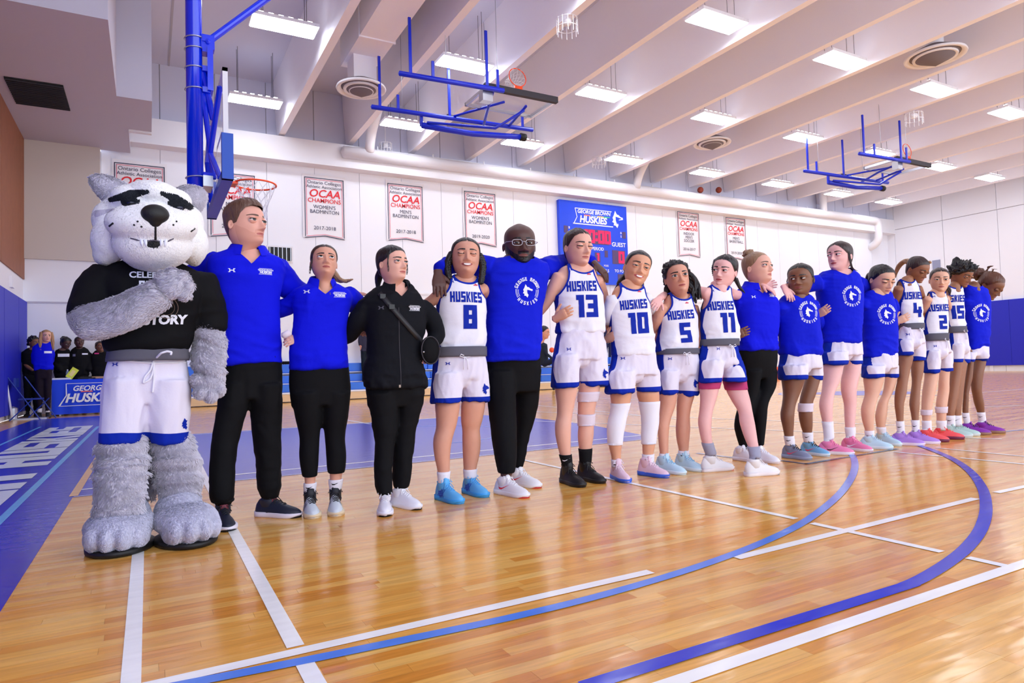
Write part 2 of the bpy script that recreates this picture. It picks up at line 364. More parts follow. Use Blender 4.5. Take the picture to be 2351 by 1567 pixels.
for _, p in near[:300]:
    l = round(p[2]-p[0], 2)
    if l not in plank_me:
        g = .0003; V = [(g, g, -.012), (l-g, g, -.012), (l-g, PWD-g, -.012), (g, PWD-g, -.012), (g, g, 0), (l-g, g, 0), (l-g, PWD-g, 0), (g, PWD-g, 0)]
        me = bpy.data.meshes.new('plank'); me.from_pydata(V, [], [(4, 5, 6, 7), (0, 1, 5, 4), (1, 2, 6, 5), (2, 3, 7, 6), (3, 0, 4, 7)]); me.materials.append(M_MAPLE); plank_me[l] = me
    o = bpy.data.objects.new('plank', plank_me[l]); C.objects.link(o); o.location = (p[0], p[1], 0); o.parent = floor; o.color = (1, 1, 1, 1)
R_ = np.array(rest); g = .0003; n = len(R_)
V = np.stack([np.stack([R_[:, 0]+g, R_[:, 1]+g, 0*R_[:, 0]], 1), np.stack([R_[:, 2]-g, R_[:, 1]+g, 0*R_[:, 0]], 1), np.stack([R_[:, 2]-g, R_[:, 3]-g, 0*R_[:, 0]], 1), np.stack([R_[:, 0]+g, R_[:, 3]-g, 0*R_[:, 0]], 1)], 1).reshape(-1, 3)
fb = obj('floorboards', V, np.arange(4*n).reshape(n, 4), M_MAPLE, floor, smooth=False, kind='stuff'); fb.color = (0, 0, 0, 0)
at = fb.data.attributes.new('tone', 'FLOAT', 'POINT'); at.data.foreach_set('value', np.repeat(np.where(R_[:, 1] > 7, .45+.2*RNG.random(n), RNG.random(n)), 4).astype(np.float32))

def slab(name, poly, m, z=.0012, label=None):
    P = [(float(p[0]), float(p[1])) for p in poly]; v, t = poly2d(P)
    return obj(name, np.column_stack([v, np.full(len(v), z)]), t, m, floor, smooth=False, label=label)
def line(name, a, b, wd, m, z=.002, label=None):
    a = np.array(a[:2], float); b = np.array(b[:2], float); d = _n(b-a); nn = np.array([-d[1], d[0]])*wd/2
    return slab(name, [a-nn, b-nn, b+nn, a+nn], m, z, label)
def gp(*pts): return [ground(*p)[:2] for p in pts]
def arcline(name, P, wd, m, z, label):
    P = np.array(P); Q = []
    for i in range(len(P)-1):          # catmull-rom
        p0 = P[max(i-1, 0)]; p1 = P[i]; p2 = P[i+1]; p3 = P[min(i+2, len(P)-1)]
        for t in np.linspace(0, 1, 9)[:-1 if i < len(P)-2 else None]:
            Q.append(.5*((2*p1)+(-p0+p2)*t+(2*p0-5*p1+4*p2-p3)*t*t+(-p0+3*p1-3*p2+p3)*t**3))
    Q = np.array(Q); T = np.gradient(Q, axis=0); T /= np.linalg.norm(T, axis=1)[:, None]; N = np.stack([-T[:, 1], T[:, 0]], 1)*wd/2
    A = Q-N; B = Q+N; n = len(Q); V = np.column_stack([np.vstack([A, B]), np.full(2*n, z)])
    return obj(name, V, [(i, i+1, n+i+1, n+i) for i in range(n-1)], m, floor, smooth=False, label=label)
slab('painted_apron', [(-2.2, -2), (-.475, -2), (-.475, 17.85), (-2.2, 17.85)], P_blue, .0010, 'blue painted strip outside the baseline')
slab('painted_key', [(-.475, 5.66)]+[(4.95, 5.66), (5.35, 7.4), (5.45, 8.6), (5.5, 9.5), (5.2, 10.6)]+[(-.475, 10.75)], P_blue, .0011, 'blue painted key under the basket')
line('court_line', (-.475, 5.72), (-.475, 17.8), .055, P_wood, .002, 'tan baseline edge on the blue')
line('court_line', (-.47, 5.69), (4.9, 5.69), .02, P_white, .002)
line('court_line', (-.45, 6.02), (5.35, 6.02), .045, P_white, .002, 'white lane line along the near side of the key')
line('court_line', (-.45, 10.6), (5.2, 10.6), .05, P_white, .002)
line('court_line', (-.785, -2), (-.785, 13.9), .05, P_sky, .002, 'light blue line beside the floor lettering')
line('court_line', (-1.73, 6), (-1.73, 14.8), .04, P_sky, .002)
line('court_line', (.388, 2.12), (.40, 5.7), .052, P_white, .0025, 'white line from the near line to behind the polo man')
line('court_line', (.40, 5.7), (.46, 10.6), .05, P_white, .0025)
line('court_line', (.388, 1.2), (.388, 1.985), .052, P_white, .0025)
line('court_line', (-.047, .5), (-.047, 5.6), .05, P_white, .0025, 'white line passing between the costumed feet')
line('court_line', (-.047, 2.08), (1.75, 2.08), .05, P_white, .0024)
line('court_line', gp((1690, 1281))[0], gp((2240, 1144))[0], .05, P_white, .0024)
line('court_line', (.4, 1.34), (3.4, 1.34), .052, P_white, .0024, 'white line nearest the right corner')
a_, b_ = gp((1190, 1053), (1828, 1191)); line('court_line', a_, b_, .045, P_white, .0023)
a_, b_ = gp((1864, 1201), (2163, 1267)); line('court_line', a_, b_, .045, P_white, .0023)
a_, b_ = gp((2222, 1280), (2330, 1304)); line('court_line', a_, b_, .045, P_white, .0023)
a_, b_ = gp((2287, 1131), (2500, 1085)); line('court_line', a_, b_, .045, P_white, .0023)
a_, b_ = gp((2052, 1037), (2165, 1048)); line('court_line', a_, b_, .04, P_white, .0023)
a_, b_ = gp((2205, 1051), (2500, 1080)); line('court_line', a_, b_, .04, P_white, .0023)
a_, b_ = gp((2150, 1028), (2500, 1062)); line('court_line', a_, b_, .035, P_white, .0023)
a_, b_ = gp((1770, 1054), (1853, 1065)); line('court_line', a_, b_, .04, P_dk, .0022)
a_, b_ = gp((1850, 1065), (2060, 1030)); line('court_line', a_, b_, .04, P_dk, .0022)
for q in [((1230, 930), (1560, 962)), ((1230, 945), (2300, 985)), ((1230, 966), (2300, 1008)), ((770, 960), (850, 973)), ((1270, 908), (1600, 925)), ((1600, 1040), (1780, 1062)), ((2240, 935), (2351, 930)), ((2200, 905), (2351, 893))]:
    a_, b_ = gp(*q); line('court_line', a_, b_, .05, P_white if q[0][1] != 1040 else P_grey, .0022)
a_, b_ = gp((2290, 992), (2500, 972)); line('court_line', a_, b_, .05, P_grey, .0022)
arcline('court_arc', gp((380, 1580), (700, 1517), (1000, 1455), (1200, 1412), (1400, 1362), (1600, 1302), (1750, 1246), (1850, 1196), (1920, 1142), (1953, 1100), (1963, 1068), (1955, 1043), (1930, 1025)), .05, P_lblue, .0032, 'light blue arc curving across the near floor')
a_, b_ = gp((1340, 1577), (2097, 1340)); line('court_line', a_, b_, .056, P_navy, .0031, 'dark blue straight line joining the big arc')
arcline('court_arc', gp((2080, 1345), (2120, 1327), (2180, 1290), (2225, 1252), (2254, 1210), (2264, 1165), (2255, 1120), (2225, 1080), (2180, 1050), (2120, 1026), (2060, 1008)), .056, P_navy, .0033, 'dark blue arc at the right')
t = np.linspace(-PI/2, PI/2, 20); arcline('court_arc', [(3.0+1.25*math.cos(a), 8.15+1.25*math.sin(a)) for a in t], .04, P_lblue, .002, 'pale half circle inside the key')
arcline('court_arc', [(14.5+1.8*math.cos(a), 9.5+1.8*math.sin(a)) for a in np.linspace(0, 2*PI, 28)], .07, P_lblue, .002, 'pale blue centre circle far down the court')
slab('centre_mark', [(14.5+1.1*math.cos(a), 9.5+1.1*math.sin(a)) for a in np.linspace(0, 2*PI, 20)[:-1]], P_blue, .002)
# floor lettering reading away from the camera, tops to the left
lt = block('GEORGE BROWN HUSKIES', .64, 1.0, .42, center=False, fat=.12)
V2, F2 = lt; x1 = V2[:, 0].max(); V2 = V2.copy(); V2[:, 0] = (V2[:, 0]-x1)*(8.7/ (x1*.465)) ; V2[:, 0] += 14.3
L_ = place2d((V2, F2), (-.89, 0, .0026), (0, 1, 0), (-1, 0, 0)); L_[0][:, 2] += ((np.arange(len(L_[0]))//4) % 4)*.0003; obj('floor_lettering', L_[0], L_[1], P_text, floor, smooth=False, label='pale block letters on the blue strip')

# ---- far wall in panels
wall_back = struct(mbobj('wall_back', MB().box2((-1.08, WY, 0), (WXR, WY+.2, DECK)), m_joint))
x = -1.08; i = 0
while x < WXR-.05:
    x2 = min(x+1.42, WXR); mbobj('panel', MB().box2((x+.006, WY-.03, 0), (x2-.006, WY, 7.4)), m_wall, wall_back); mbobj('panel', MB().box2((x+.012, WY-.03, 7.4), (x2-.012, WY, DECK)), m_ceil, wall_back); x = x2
wall_rec = struct(mbobj('wall_back', MB().box2((WXL, 20.5, 0), (-1.08, WY+.2, 7.0)), m_wall)); mbobj('ledge', MB().box2((WXL, 20.42, 3.95), (-1.08, 20.5, 7.0)), mat('wall_beige', (205, 196, 190), .8), wall_rec)
mbobj('trim', MB().box2((WXL, 20.47, 2.83), (-1.08, 20.5, 2.87)), m_soffit, wall_rec)
ledge = struct(mbobj('trim_1', MB().box2((-.4, WY-.42, 7.28), (WXR, WY-.03, 7.98)), m_white))
mbobj('cap', MB().box2((-.4, WY-.47, 7.24), (WXR, WY-.03, 7.30)), m_white, ledge)
struct(mbobj('trim_2', MB().box2((WXL, WY-.06, 3.38+.6), (WXL+.01, WY-.05, 4)), m_white))
for a, b in ((8, 16.5), (17.5, 30)): mbobj('rail', MB().box2((a, WY-.06, 3.36), (b, WY-.03, 3.42)), m_white, wall_back)
wall_left = struct(mbobj('wall_left', MB().box2((WXL-.2, -6, 0), (WXL, 20.5, DECK)), m_white))
yy = -6
while yy < 20.5:
    y2 = min(yy+2.35, 20.5); mbobj('panel', MB().box2((WXL, yy+.01, 3.42), (WXL+.03, y2-.01, 7.0)), m_wood_panel, wall_left); yy = y2
yy = -6
while yy < 20.4:
    y2 = min(yy+1.8, 20.45); p = MB().box2((WXL+.0, yy+.012, .12), (WXL+.09, y2-.012, 2.84)); mbobj('pad', p, m_pad, wall_left); yy = y2
mbobj('outlet_box', MB().box2((WXL, 18.6, 3.0), (WXL+.06, 18.9, 3.25)), m_white, wall_left)
wall_right = struct(mbobj('wall_right', MB().box2((WXR, -6, 0), (WXR+.2, WY, DECK)), m_joint))
yy = -6; zt = atX(2300, 689, WXR)[2]; zb = atX(2300, 838, WXR)[2]
while yy < WY:
    y2 = min(yy+2.4, WY); mbobj('panel', MB().box2((WXR-.03, yy+.01, 0), (WXR, y2-.01, 7.45)), m_wall, wall_right); mbobj('panel', MB().box2((WXR-.05, yy+.01, 7.48), (WXR, y2-.01, DECK)), m_wall, wall_right); yy = y2
yy = 9.0-12
while yy < 16.9:
    y2 = yy+1.83; mbobj('pad', MB().box2((WXR-.14, yy+.004, zb), (WXR-.03, y2-.004, zt)), m_pad, wall_right)
    mbobj('pad_bracket', MB().box2((WXR-.1, yy+.8, 0), (WXR-.04, yy+.95, zb)), m_white, wall_right); yy = y2
mbobj('notice_board', MB().box2(atX(2140, 598, WXR-.08), atX(2160, 625, WXR-.04)), mat('grey_board', (150, 155, 185), .5), wall_right)

# ---- ceiling
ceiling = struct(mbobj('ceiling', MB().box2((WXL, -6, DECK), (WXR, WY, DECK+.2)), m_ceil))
k = 0
while 3.58+2.105*k < WXR-.4:
    X = 3.58+2.105*k; zb_ = 7.98+.016*X if X < 20 else 8.3+.008*(X-20); zb_ = min(zb_, 8.42)
    V = [(X-.09, y, zb_) for y in (-6, WY-.05)]+[(X+.09, y, zb_) for y in (-6, WY-.05)]+[(X+.19, y, DECK) for y in (-6, WY-.05)]+[(X-.19, y, DECK) for y in (-6, WY-.05)]
    obj('beam', V, [(0, 2, 3, 1), (2, 4, 5, 3), (6, 0, 1, 7), (0, 6, 4, 2), (1, 3, 5, 7)], m_beam, ceiling, smooth=False); k += 1
mbobj('joint', MB().box2((.55, -6, DECK-.012), (.6, WY, DECK)), m_joint, ceiling)
soffit = struct(mbobj('ceiling_soffit', MB().box2((WXL, 13.0, 7.0), (-.56, 20.6, DECK)).box2((-.56, 16.5, 7.0), (.12, 18.6, DECK)).box2((-.56, 18.6, 7.0), (-.38, 20.6, DECK)), m_soffit))
mbobj('box_trim', MB().box2((-.38, 18.6, 6.95), (.12, 18.72, 7.3)), m_white, soffit)

gr = [ground(12, 183, 6.99), ground(145, 196, 6.99), ground(157, 251, 6.99), ground(38, 236, 6.99)]
g0 = np.min([p[:2] for p in gr], 0); g1 = np.max([p[:2] for p in gr], 0)
grille = empty('ceiling_grille', ((g0[0]+g1[0])/2, (g0[1]+g1[1])/2, 7.0), 'dark rectangular air grille in the lowered ceiling at upper left', 'grille')
bs = np.array([(g0[0]+g1[0])/2, (g0[1]+g1[1])/2, 7.0])
mbobj('backing', MB().box2((g0[0], g0[1], 6.975), (g1[0], g1[1], 6.995)), m_black, grille, base=bs)
for i in range(14):
    yy = g0[1]+(g1[1]-g0[1])*(i+.5)/14; mbobj('slat', MB().box2((g0[0], yy-.008, 6.95), (g1[0], yy+.008, 6.975)), m_dark, grille, base=bs)

# ---- duct along the ledge and elbows (one run of pipe)
def curve_pts(P, n=6):
    P = np.array(P, float); Q = [P[0]]
    for i in range(1, len(P)-1):
        a = P[i]+_n(P[i-1]-P[i])*.35; b = P[i]+_n(P[i+1]-P[i])*.35
        for t in np.linspace(0, 1, n): Q.append((1-t)**2*a+2*t*(1-t)*P[i]+t*t*b)
    Q.append(P[-1]); return np.array(Q)
dz = atY(2010, 500, 20.35)[2]
du = empty('air_duct', (5.4, 20.35, 7.7), 'long white round pipe running along the top of the far wall', 'duct'); B0 = np.array([5.4, 20.35, 7.7])
V, F = tube(curve_pts([(5.4, 20.3, 7.72), (32.9, 20.3, 7.8), (32.9, 20.3, 6.7), (32.9, 20.8, 6.5)]), .19, 18); obj('pipe', V, F, m_white, du, base=B0)
V, F = tube([(28.6, 20.3, 7.8), (28.6, 20.3, 9.6)], .17, 14); obj('riser', V, F, m_white, du, base=B0)
V, F = tube(curve_pts([(6.2, 20.2, 7.8), (6.2, 20.0, 8.3), (6.2, 19.0, 9.0), (6.2, 19, 9.6)]), .15, 14); obj('riser', V, F, m_white, du, base=B0)
V, F = tube(curve_pts([(17.0, 20.2, 7.8), (17.0, 20.0, 8.3), (17.0, 19.2, 9.0), (17.0, 19.2, 9.6)]), .15, 14); obj('riser', V, F, m_white, du, base=B0)
for X in np.arange(6.5, 32, 1.9): mbobj('pipe_clamp', MB().tube([(X, 20.3, 7.9), (X, 20.3, 8.03)], .025, 6), m_white, du, base=B0)
# box duct down the ceiling to a round diffuser
bd = empty('box_duct', (4.6, 10, 8.6), 'boxed white duct running under the ceiling to a round vent', 'duct'); B0 = np.array([4.6, 10, 8.6])
mbobj('duct_body', MB().box2((4.2, 4, 8.35), (5.0, 15.9, 9.1)).box2((4.3, 15.1, 7.75), (4.85, 15.65, 8.4)), m_beam, bd, base=B0)
for yy in (7, 9.4, 11.8, 14.2): mbobj('flange', MB().box2((4.17, yy, 8.32), (5.03, yy+.04, 9.12)), m_beam, bd, base=B0)
def diffuser(c, r, label):
    e = empty('round_vent', c, label, 'vent', 'round ceiling vents'); c = np.array(c)
    for j, (ra, zz) in enumerate(((1, 0), (.72, -.02), (.5, -.05), (.3, -.08))):
        rr = ra*r; mm = 36; prof = [(rr, .06), (rr*1.02, .03), (rr, .0), (rr-.12*r, .015), (rr-.2*r, .07)]
        V = [(c[0]+p*math.cos(2*PI*k/mm), c[1]+p*math.sin(2*PI*k/mm), c[2]+zz+h) for p, h in prof for k in range(mm)]
        F = [(a*mm+k, a*mm+(k+1) % mm, (a+1)*mm+(k+1) % mm, (a+1)*mm+k) for a in range(4) for k in range(mm)]
        obj('vent_ring', V, F, m_white, e, base=c)
    V, F = ellipsoid(c+np.array([0, 0, -.06]), (r*.13, r*.13, .03)); obj('hub', V, F, m_white, e, base=c)
    V, F = tube([c+np.array([0, 0, .08]), c+np.array([0, 0, .1])], r*.9, 24); obj('throat', V, F, mat('vent_throat', (120, 112, 120), .9), e, base=c)
    V, F = tube([c+np.array([0, 0, .1]), np.array([c[0], c[1], 9.68 if c[0] > 6 else 8.35])], r*.3, 18); obj('neck', V, F, m_beam, e, base=c)
    return e
diffuser((4.55, 15.38, 7.62), .58, 'round ceiling vent at the end of the boxed duct, left of the folded hoop')
diffuser(tuple(ground(2147, 132, 8.3)), .68, 'large round ceiling vent at the upper right of the picture')
diffuser(tuple(ground(1635, 331, 8.3)), .62, 'small round ceiling vent above the scoreboard')

# ---- pendant lamps
LX = [2.62, 6.88, 11.03, 15.3, 19.48, 23.6, 27.7, 31.5]; LY = [6.0, 10.2, 14.45, 18.85]
def lamp_proto(c, label):
    e = empty('pendant_lamp', c, label, 'ceiling lamp', 'pendant gym lamps')
    mbobj('housing', MB().box2((-.68, -.29, .0), (.68, .29, .07)), m_white, e)
    h_ = MB()
    for i in range(6): h_.box((-.5+i*.2, -.16, .10), (.1, .1, .05))
    mbobj('vent_caps', h_, m_glow, e)
    mbobj('diffuser', MB().box2((-.66, -.27, -.02), (.66, .27, .0)), m_lamp, e)
    for sx in (-.45, .45):
        for sy in (-.1, .1): mbobj('cable', MB().tube([(sx, sy, .1), (sx, sy, DECK-c[2])], .006, 4), m_dark, e)
    return e
names = {}
first = None
col_txt = ['above the wall banners', 'left of the folded hoop', 'right of the folded hoop', 'over the scoreboard', 'midway along the ceiling', 'beside the far folded hoop', 'beyond the far folded hoop', 'nearest the end wall']
row_txt = {0: 'in the row nearest the camera', 1: 'in the second row back', 2: 'in the third row back', 3: 'in the row by the far wall'}
for j, Y_ in enumerate(LY):
    for i, X_ in enumerate(LX):
        if j == 0 and i < 3 and False: continue
        loc = (X_, Y_, 8.3)
        lb = 'white pendant lamp %s, %s from the left wall' % (row_txt[j], ['first', 'second', 'third', 'fourth', 'fifth', 'sixth', 'seventh', 'eighth'][i])
        if first is None: first = lamp_proto(loc, lb); kids = list(first.children)
        else:
            e = first.copy(); C.objects.link(e); e.location = loc; e['label'] = lb
            for ch in kids: c2 = ch.copy(); C.objects.link(c2); c2.parent = e
def cage(c, s, label):
    e = empty('wire_cage', c, label, 'wire cage', 'wire guards under the ceiling')
    for zz in (0, -.18):
        V, F = tube([(s*math.cos(a), s*math.sin(a), zz) for a in np.linspace(0, 2*PI, 25)], .008, 5); obj('hoop_wire', V, F, m_white, e)
    mb = MB()
    for k in range(12): a = 2*PI*k/12; mb.tube([(s*math.cos(a), s*math.sin(a), .02), (s*math.cos(a), s*math.sin(a), -.32)], .009, 4)
    mbobj('guard_wires', mb, m_white, e)
    V, F = ellipsoid((0, 0, -.05), (s*.45, s*.45, .09)); obj('sensor', V, F, m_white, e)
    mbobj('stem', MB().tube([(0, 0, 0), (0, 0, DECK-c[2])], .015, 5), m_white, e)
for (px, py, z, s, lb) in ((1302, 45, 8.1, .22, 'white wire guard cage at the top centre of the ceiling'), (2098, 262, 8.2, .24, 'white wire guard cage above the far folded hoop'), (1375, 362, 8.2, .24, 'white wire guard cage just over the scoreboard'), (885, 330, 8.2, .2, 'white wire guard cage behind the near folded hoop')):
    p = ground(px, py, z); cage(tuple(p), s, lb)
for (px, lb) in ((1608, 'left'), (1650, 'right')):
    p = atY(px, 436, 20.3); V, F = ellipsoid((0, 0, 0), (.13, .13, .13), n=12, m=20)
    o = obj('basketball', V, F, mat('ball_brown', (150, 60, 40), .6, bump=.4, bscale=300)); o.location = tuple(p)
    tag(o, 'brown ball lodged on top of the wall pipe, %s one of the two' % lb, 'ball', 'balls stuck on the pipe')
    mb = MB()
    for ax in range(3):
        Pp = []
        for k in range(21):
            a = 2*PI*k/20; c3 = [math.cos(a)*.131, math.sin(a)*.131]; q = [0, 0, 0]; q[(ax+1) % 3] = c3[0]; q[(ax+2) % 3] = c3[1]; Pp.append(q)
        mb.tube(Pp, .003, 4, cap=False)
    mbobj('seam', mb, m_black, o)

# ---- wall vent
vc = atY(643, 583, WY-.04); e = empty('wall_vent', vc, 'dark barred vent high on the white wall beside the polo man', 'vent')
mbobj('vent_frame', MB().box((0, .0, 0), (.75, .05, .5)), m_white, e); mbobj('vent_back', MB().box((0, -.03, 0), (.66, .02, .4)), m_black, e)
for i in range(6): mbobj('bar', MB().box((-.3+i*.12, -.05, 0), (.02, .02, .4)), m_steel, e)

# ---- championship banners
def banner(tl, lines, year, label, left=False):
    p = atY(tl[0], tl[1], WY-.05); e = empty('banner', p, label, 'banner', 'championship banners on the far wall')
    W_, H_ = 1.22, 1.86
    e.rotation_euler = (0, 0, 0)
    nx, nz = 12, 14; V = []
    for i in range(nz+1):
        for j in range(nx+1):
            u = j/nx; zz = -H_*i/nz; 
            if i == nz: zz -= .1*abs(2*u-1)-.02
            V.append((-.06+u*(W_+.12), -.006+.008*math.sin(u*9+i*.35), .1+zz*1.03))
    F = [(i*(nx+1)+j, (i+1)*(nx+1)+j, (i+1)*(nx+1)+j+1, i*(nx+1)+j+1) for i in range(nz) for j in range(nx)]
    V = V+[(v[0], v[1]+.006, v[2]) for v in V]; n = len(V)//2; F = F+[tuple(q+n for q in reversed(f)) for f in F]
    o = obj('cloth', V, F, m_cloth_w, e)
    def dec(vf, nm, m, dy=-.03): V3, F3 = place2d(vf, (0, dy+.008, 0), (1, 0, 0), (0, 0, 1)); obj(nm, V3, F3, m, e, smooth=False)
    def frame(i, t): return join2d([rect2d(i, -t-i, W_-i, -i), rect2d(i, -H_+i-.0, i+t, -i), rect2d(W_-i-t, -H_+i, W_-i, -i), (np.array([(i, -H_+i-.05), (W_/2, -H_+i+.03), (W_-i, -H_+i-.05), (W_-i, -H_+i+t-.05), (W_/2, -H_+i+.03+t), (i, -H_+i+t-.05)]), [(0, 1, 4, 5), (1, 2, 3, 4)])])
    dec(frame(0, .022), 'outer_border', m_ink); dec(frame(.05, .016), 'inner_border', m_pink)
    cxx = W_/2
    it = [xf(text2d('Ontario Colleges', .15, 0), 1, cxx, -.15), xf(text2d('Athletic Association', .135, 0), 1, cxx, -.285)]
    dec(join2d(it), 'heading_text', m_ink)
    dec(join2d([xf(text2d('OCAA', .34, .015, .22), 1, cxx, -.5), xf(text2d('CHAMPIONS', .19, .008, 0, .95), 1, cxx, -.72)]), 'champions_text', m_red)
    it = []; yy = -.92
    for l in lines: it.append(xf(text2d(l, .165, 0, 0, .92), 1, cxx, yy)); yy -= .15
    if year: it.append(xf(text2d(year, .16, 0), 1, cxx-(.2 if left else 0), -1.58))
    if it: dec(join2d(it), 'event_text', m_ink)
banner((262, 372), [], '', 'first white championship banner from the left, behind the costumed head')
banner((482, 393), ["MEN'S", 'BADMINTON'], '200', 'white championship banner partly hidden by the orange rim', True)
banner((698, 405), ["WOMEN'S", 'BADMINTON'], '2017-2018', "white banner for women's badminton 2017-2018")
banner((889, 420), ["MEN'S", 'BADMINTON'], '2017-2018', "white banner for men's badminton 2017-2018")
banner((1065, 438), ["WOMEN'S", 'BADMINTON'], '2019-2020', "white banner for women's badminton 2019-2020")
banner((1554, 485), ['INDOOR', "MEN'S", 'SOCCER'], '2016-2017', "white banner for indoor men's soccer right of the scoreboard")
banner((1665, 498), ["MEN'S", 'BASKETBALL'], '2019-2020', "white banner for men's basketball, last one on the right")

# ---- scoreboard
p0 = atY(1283, 457, WY-.2); SW, SH = 3.2, 3.15
sb = empty('scoreboard', p0, 'blue electronic scoreboard showing 10:00 on the far wall', 'scoreboard')
mbobj('case', MB().box2((0, 0, -SH), (SW, .16, 0)), mat('score_blue', (10, 70, 235), .25), sb)
m_led_off = mat('led_off', (84, 60, 110), .4); m_led = mat('led_red', (255, 0, 66), .4, emit=.5); m_sw = mat('score_white', (240, 244, 252), .5)
def sdec(vf, nm, m, dy=-.012): V3, F3 = place2d(vf, (0, dy, 0), (1, 0, 0), (0, 0, 1)); return obj(nm, V3, F3, m, sb, smooth=False)
for (x0, z0, x1, z1) in ((.18, -1.25, .36, -.98), (1.1, -1.6, 2.28, -1.03), (2.95, -1.28, 3.12, -1.02), (.2, -2.4, .95, -1.85), (1.58, -2.3, 1.83, -1.92), (2.05, -2.08, 2.2, -1.82), (2.42, -2.32, 3.05, -1.78), (.2, -3.05, .6, -2.8), (1.85, -3.08, 2.2, -2.76), (2.65, -3.08, 3.1, -2.72)):
    mbobj('display', MB().box2((x0, -.008, z0), (x1, .01, z1)), m_led_off, sb)
sdec(xf(block('10:00', .5, .95, .35), 1, 1.74, -1.31), 'clock_digits', m_led, -.016)
sdec(xf(block('1', .3), 1, 1.72, -2.1), 'period_digit', m_led, -.016); sdec(xf(block('0', .46), 1, 2.86, -2.05), 'score_digit', m_led, -.016)
sdec(join2d([xf(text2d('HOME', .22, .02), 1, .6, -1.48), xf(text2d('GUEST', .23, .02), 1, 2.75, -1.56), xf(text2d('PERIOD', .17, .02), 1, 1.72, -1.78), xf(text2d('POSS', .1, .02), 1, 2.1, -2.42), xf(text2d('TO FOULS', .16, .02), 1, .5, -2.68), xf(text2d('PLAYER FOULS', .16, .02), 1, 1.7, -2.62), xf(text2d('TO FOULS', .15, .02), 1, 2.85, -2.6), xf(text2d('B', .12, .02), 1, .42, -1.04), xf(text2d('S', .12, .02), 1, .42, -1.2), xf(text2d('B', .12, .02), 1, 2.88, -1.08), xf(text2d('S', .12, .02), 1, 2.88, -1.22)]), 'score_text', m_sw, -.01)
lgo = join2d([rect2d(.72, -.28, 2.45, -.25), rect2d(.6, -.88, 2.5, -.84), (np.array([(.62, -.86), (.78, -.6), (.7, -.26), (.73, -.26), (.81, -.6), (.66, -.86)]), [(0, 1, 4, 5), (1, 2, 3, 4)]), xf(text2d('GEORGE BROWN', .2, .03, .15, .98), 1, 1.6, -.38), xf(text2d('HUSKIES', .36, .04, .15, .95), 1, 1.55, -.68), xf(poly2d(emblem(.55)), 1, 2.72, -.55)])
sdec(lgo, 'team_logo', m_sw, -.012)
sdec(xf(poly2d([(-.1, .1), (.28, .02), (.1, -.04), (-.02, -.3), (-.1, -.1)]), .8, 2.72, -.52), 'emblem_detail', mat('score_blue', (0, 0, 0)), -.016)
for (x0, c) in ((1.12, (250, 120, 100)), (1.45, (120, 160, 250)), (1.75, (240, 200, 110)), (2.05, (60, 190, 140))): sdec(rect2d(x0, -.53, x0+.3, -.49), 'colour_bar', mat('bar%d' % c[0], c), -.02)

# ---- bleachers
bl = empty('bleachers', (8.5, 20.0, 0), 'closed blue plastic bleachers with a pale wood base along the far wall', 'bleachers'); B0 = np.array([8.5, 20.0, 0])
m_bseat = mat('bleacher_blue', (48, 118, 232), .5); m_pale = mat('pale_wood', (232, 200, 156), .5, var=.1, vscale=5, stretch=(.3, 3, 3))
for x in np.arange(.6, 17, 2.05): mbobj('base_board', MB().box2((x, 19.98, .03), (x+2.03, 20.03, .24)), m_pale, bl, base=B0)
mbobj('foot_board', MB().box2((.6, 19.97, .245), (17, 20.4, .275)), m_white, bl, base=B0)
me0 = {}
for r, (z0, z1, yb) in enumerate(((.3, .52, 20.02), (.56, .78, 20.24), (.86, 1.12, 20.48))):
    for x in np.arange(.62, 17, .68):
        if r not in me0:
            bm = bmesh.new(); bmesh.ops.create_cube(bm, size=1); bmesh.ops.scale(bm, vec=(.66, .26, z1-z0), verts=bm.verts); bmesh.ops.bevel(bm, geom=bm.edges[:], offset=.02, segments=2, affect='EDGES'); me0[r] = bpy.data.meshes.new('seat'); bm.to_mesh(me0[r]); bm.free(); me0[r].materials.append(m_bseat)
        o = bpy.data.objects.new('seat', me0[r]); C.objects.link(o); o.parent = bl; o.location = (x+.34-8.5, yb+.13-20, (z0+z1)/2)
    mbobj('rail', MB().box2((.6, yb-.0, z0-.03), (17, yb+.2, z0-.005)), m_white, bl, base=B0)
    mbobj('riser_face', MB().box2((.6, yb+.25, z0-.3 if r else 0), (17, yb+.27, z1-.02)), m_beam, bl, base=B0)

# ---- main hoop at the left
m_glass = mat('backboard_glass', (215, 225, 240), .05, alpha=.22, spec=.8)
Hx, Hy = .48, 8.1
hp = empty('basketball_hoop', (Hx, Hy, 9.7), 'blue ceiling-hung basketball hoop with glass backboard, seen edge on at left', 'basketball hoop'); B0 = np.array([Hx, Hy, 9.7])
def hb(nm, mb, m, par=None, lab=None, sm=False): return mbobj(nm, mb, m, par or hp, smooth=sm, base=B0, label=lab)
m_bg = mat('gloss_blue', (6, 50, 235), .15, coat=.5)
hb('post', MB().tube([(Hx, Hy, 2.93), (Hx, Hy, 9.65)], .085, 24), m_bg, sm=True)
for py in (90, 114, 158, 206, 408):
    zz = atY(447, py, Hy)[2]; V, F = tube([(Hx+.096*math.cos(a), Hy+.096*math.sin(a), zz+.012*math.cos(a)) for a in np.linspace(0, 2*PI, 25)], .008, 6); obj('clamp_ring', V, F, m_steel, hp, base=B0)
    hb('clamp_block', MB().box((Hx+.12, Hy, zz), (.08, .14, .06)), m_bg)
BX = .72
hb('board_glass', MB().box2((BX, 7.26, 2.92), (BX+.012, 9.05, 3.97)), m_glass)
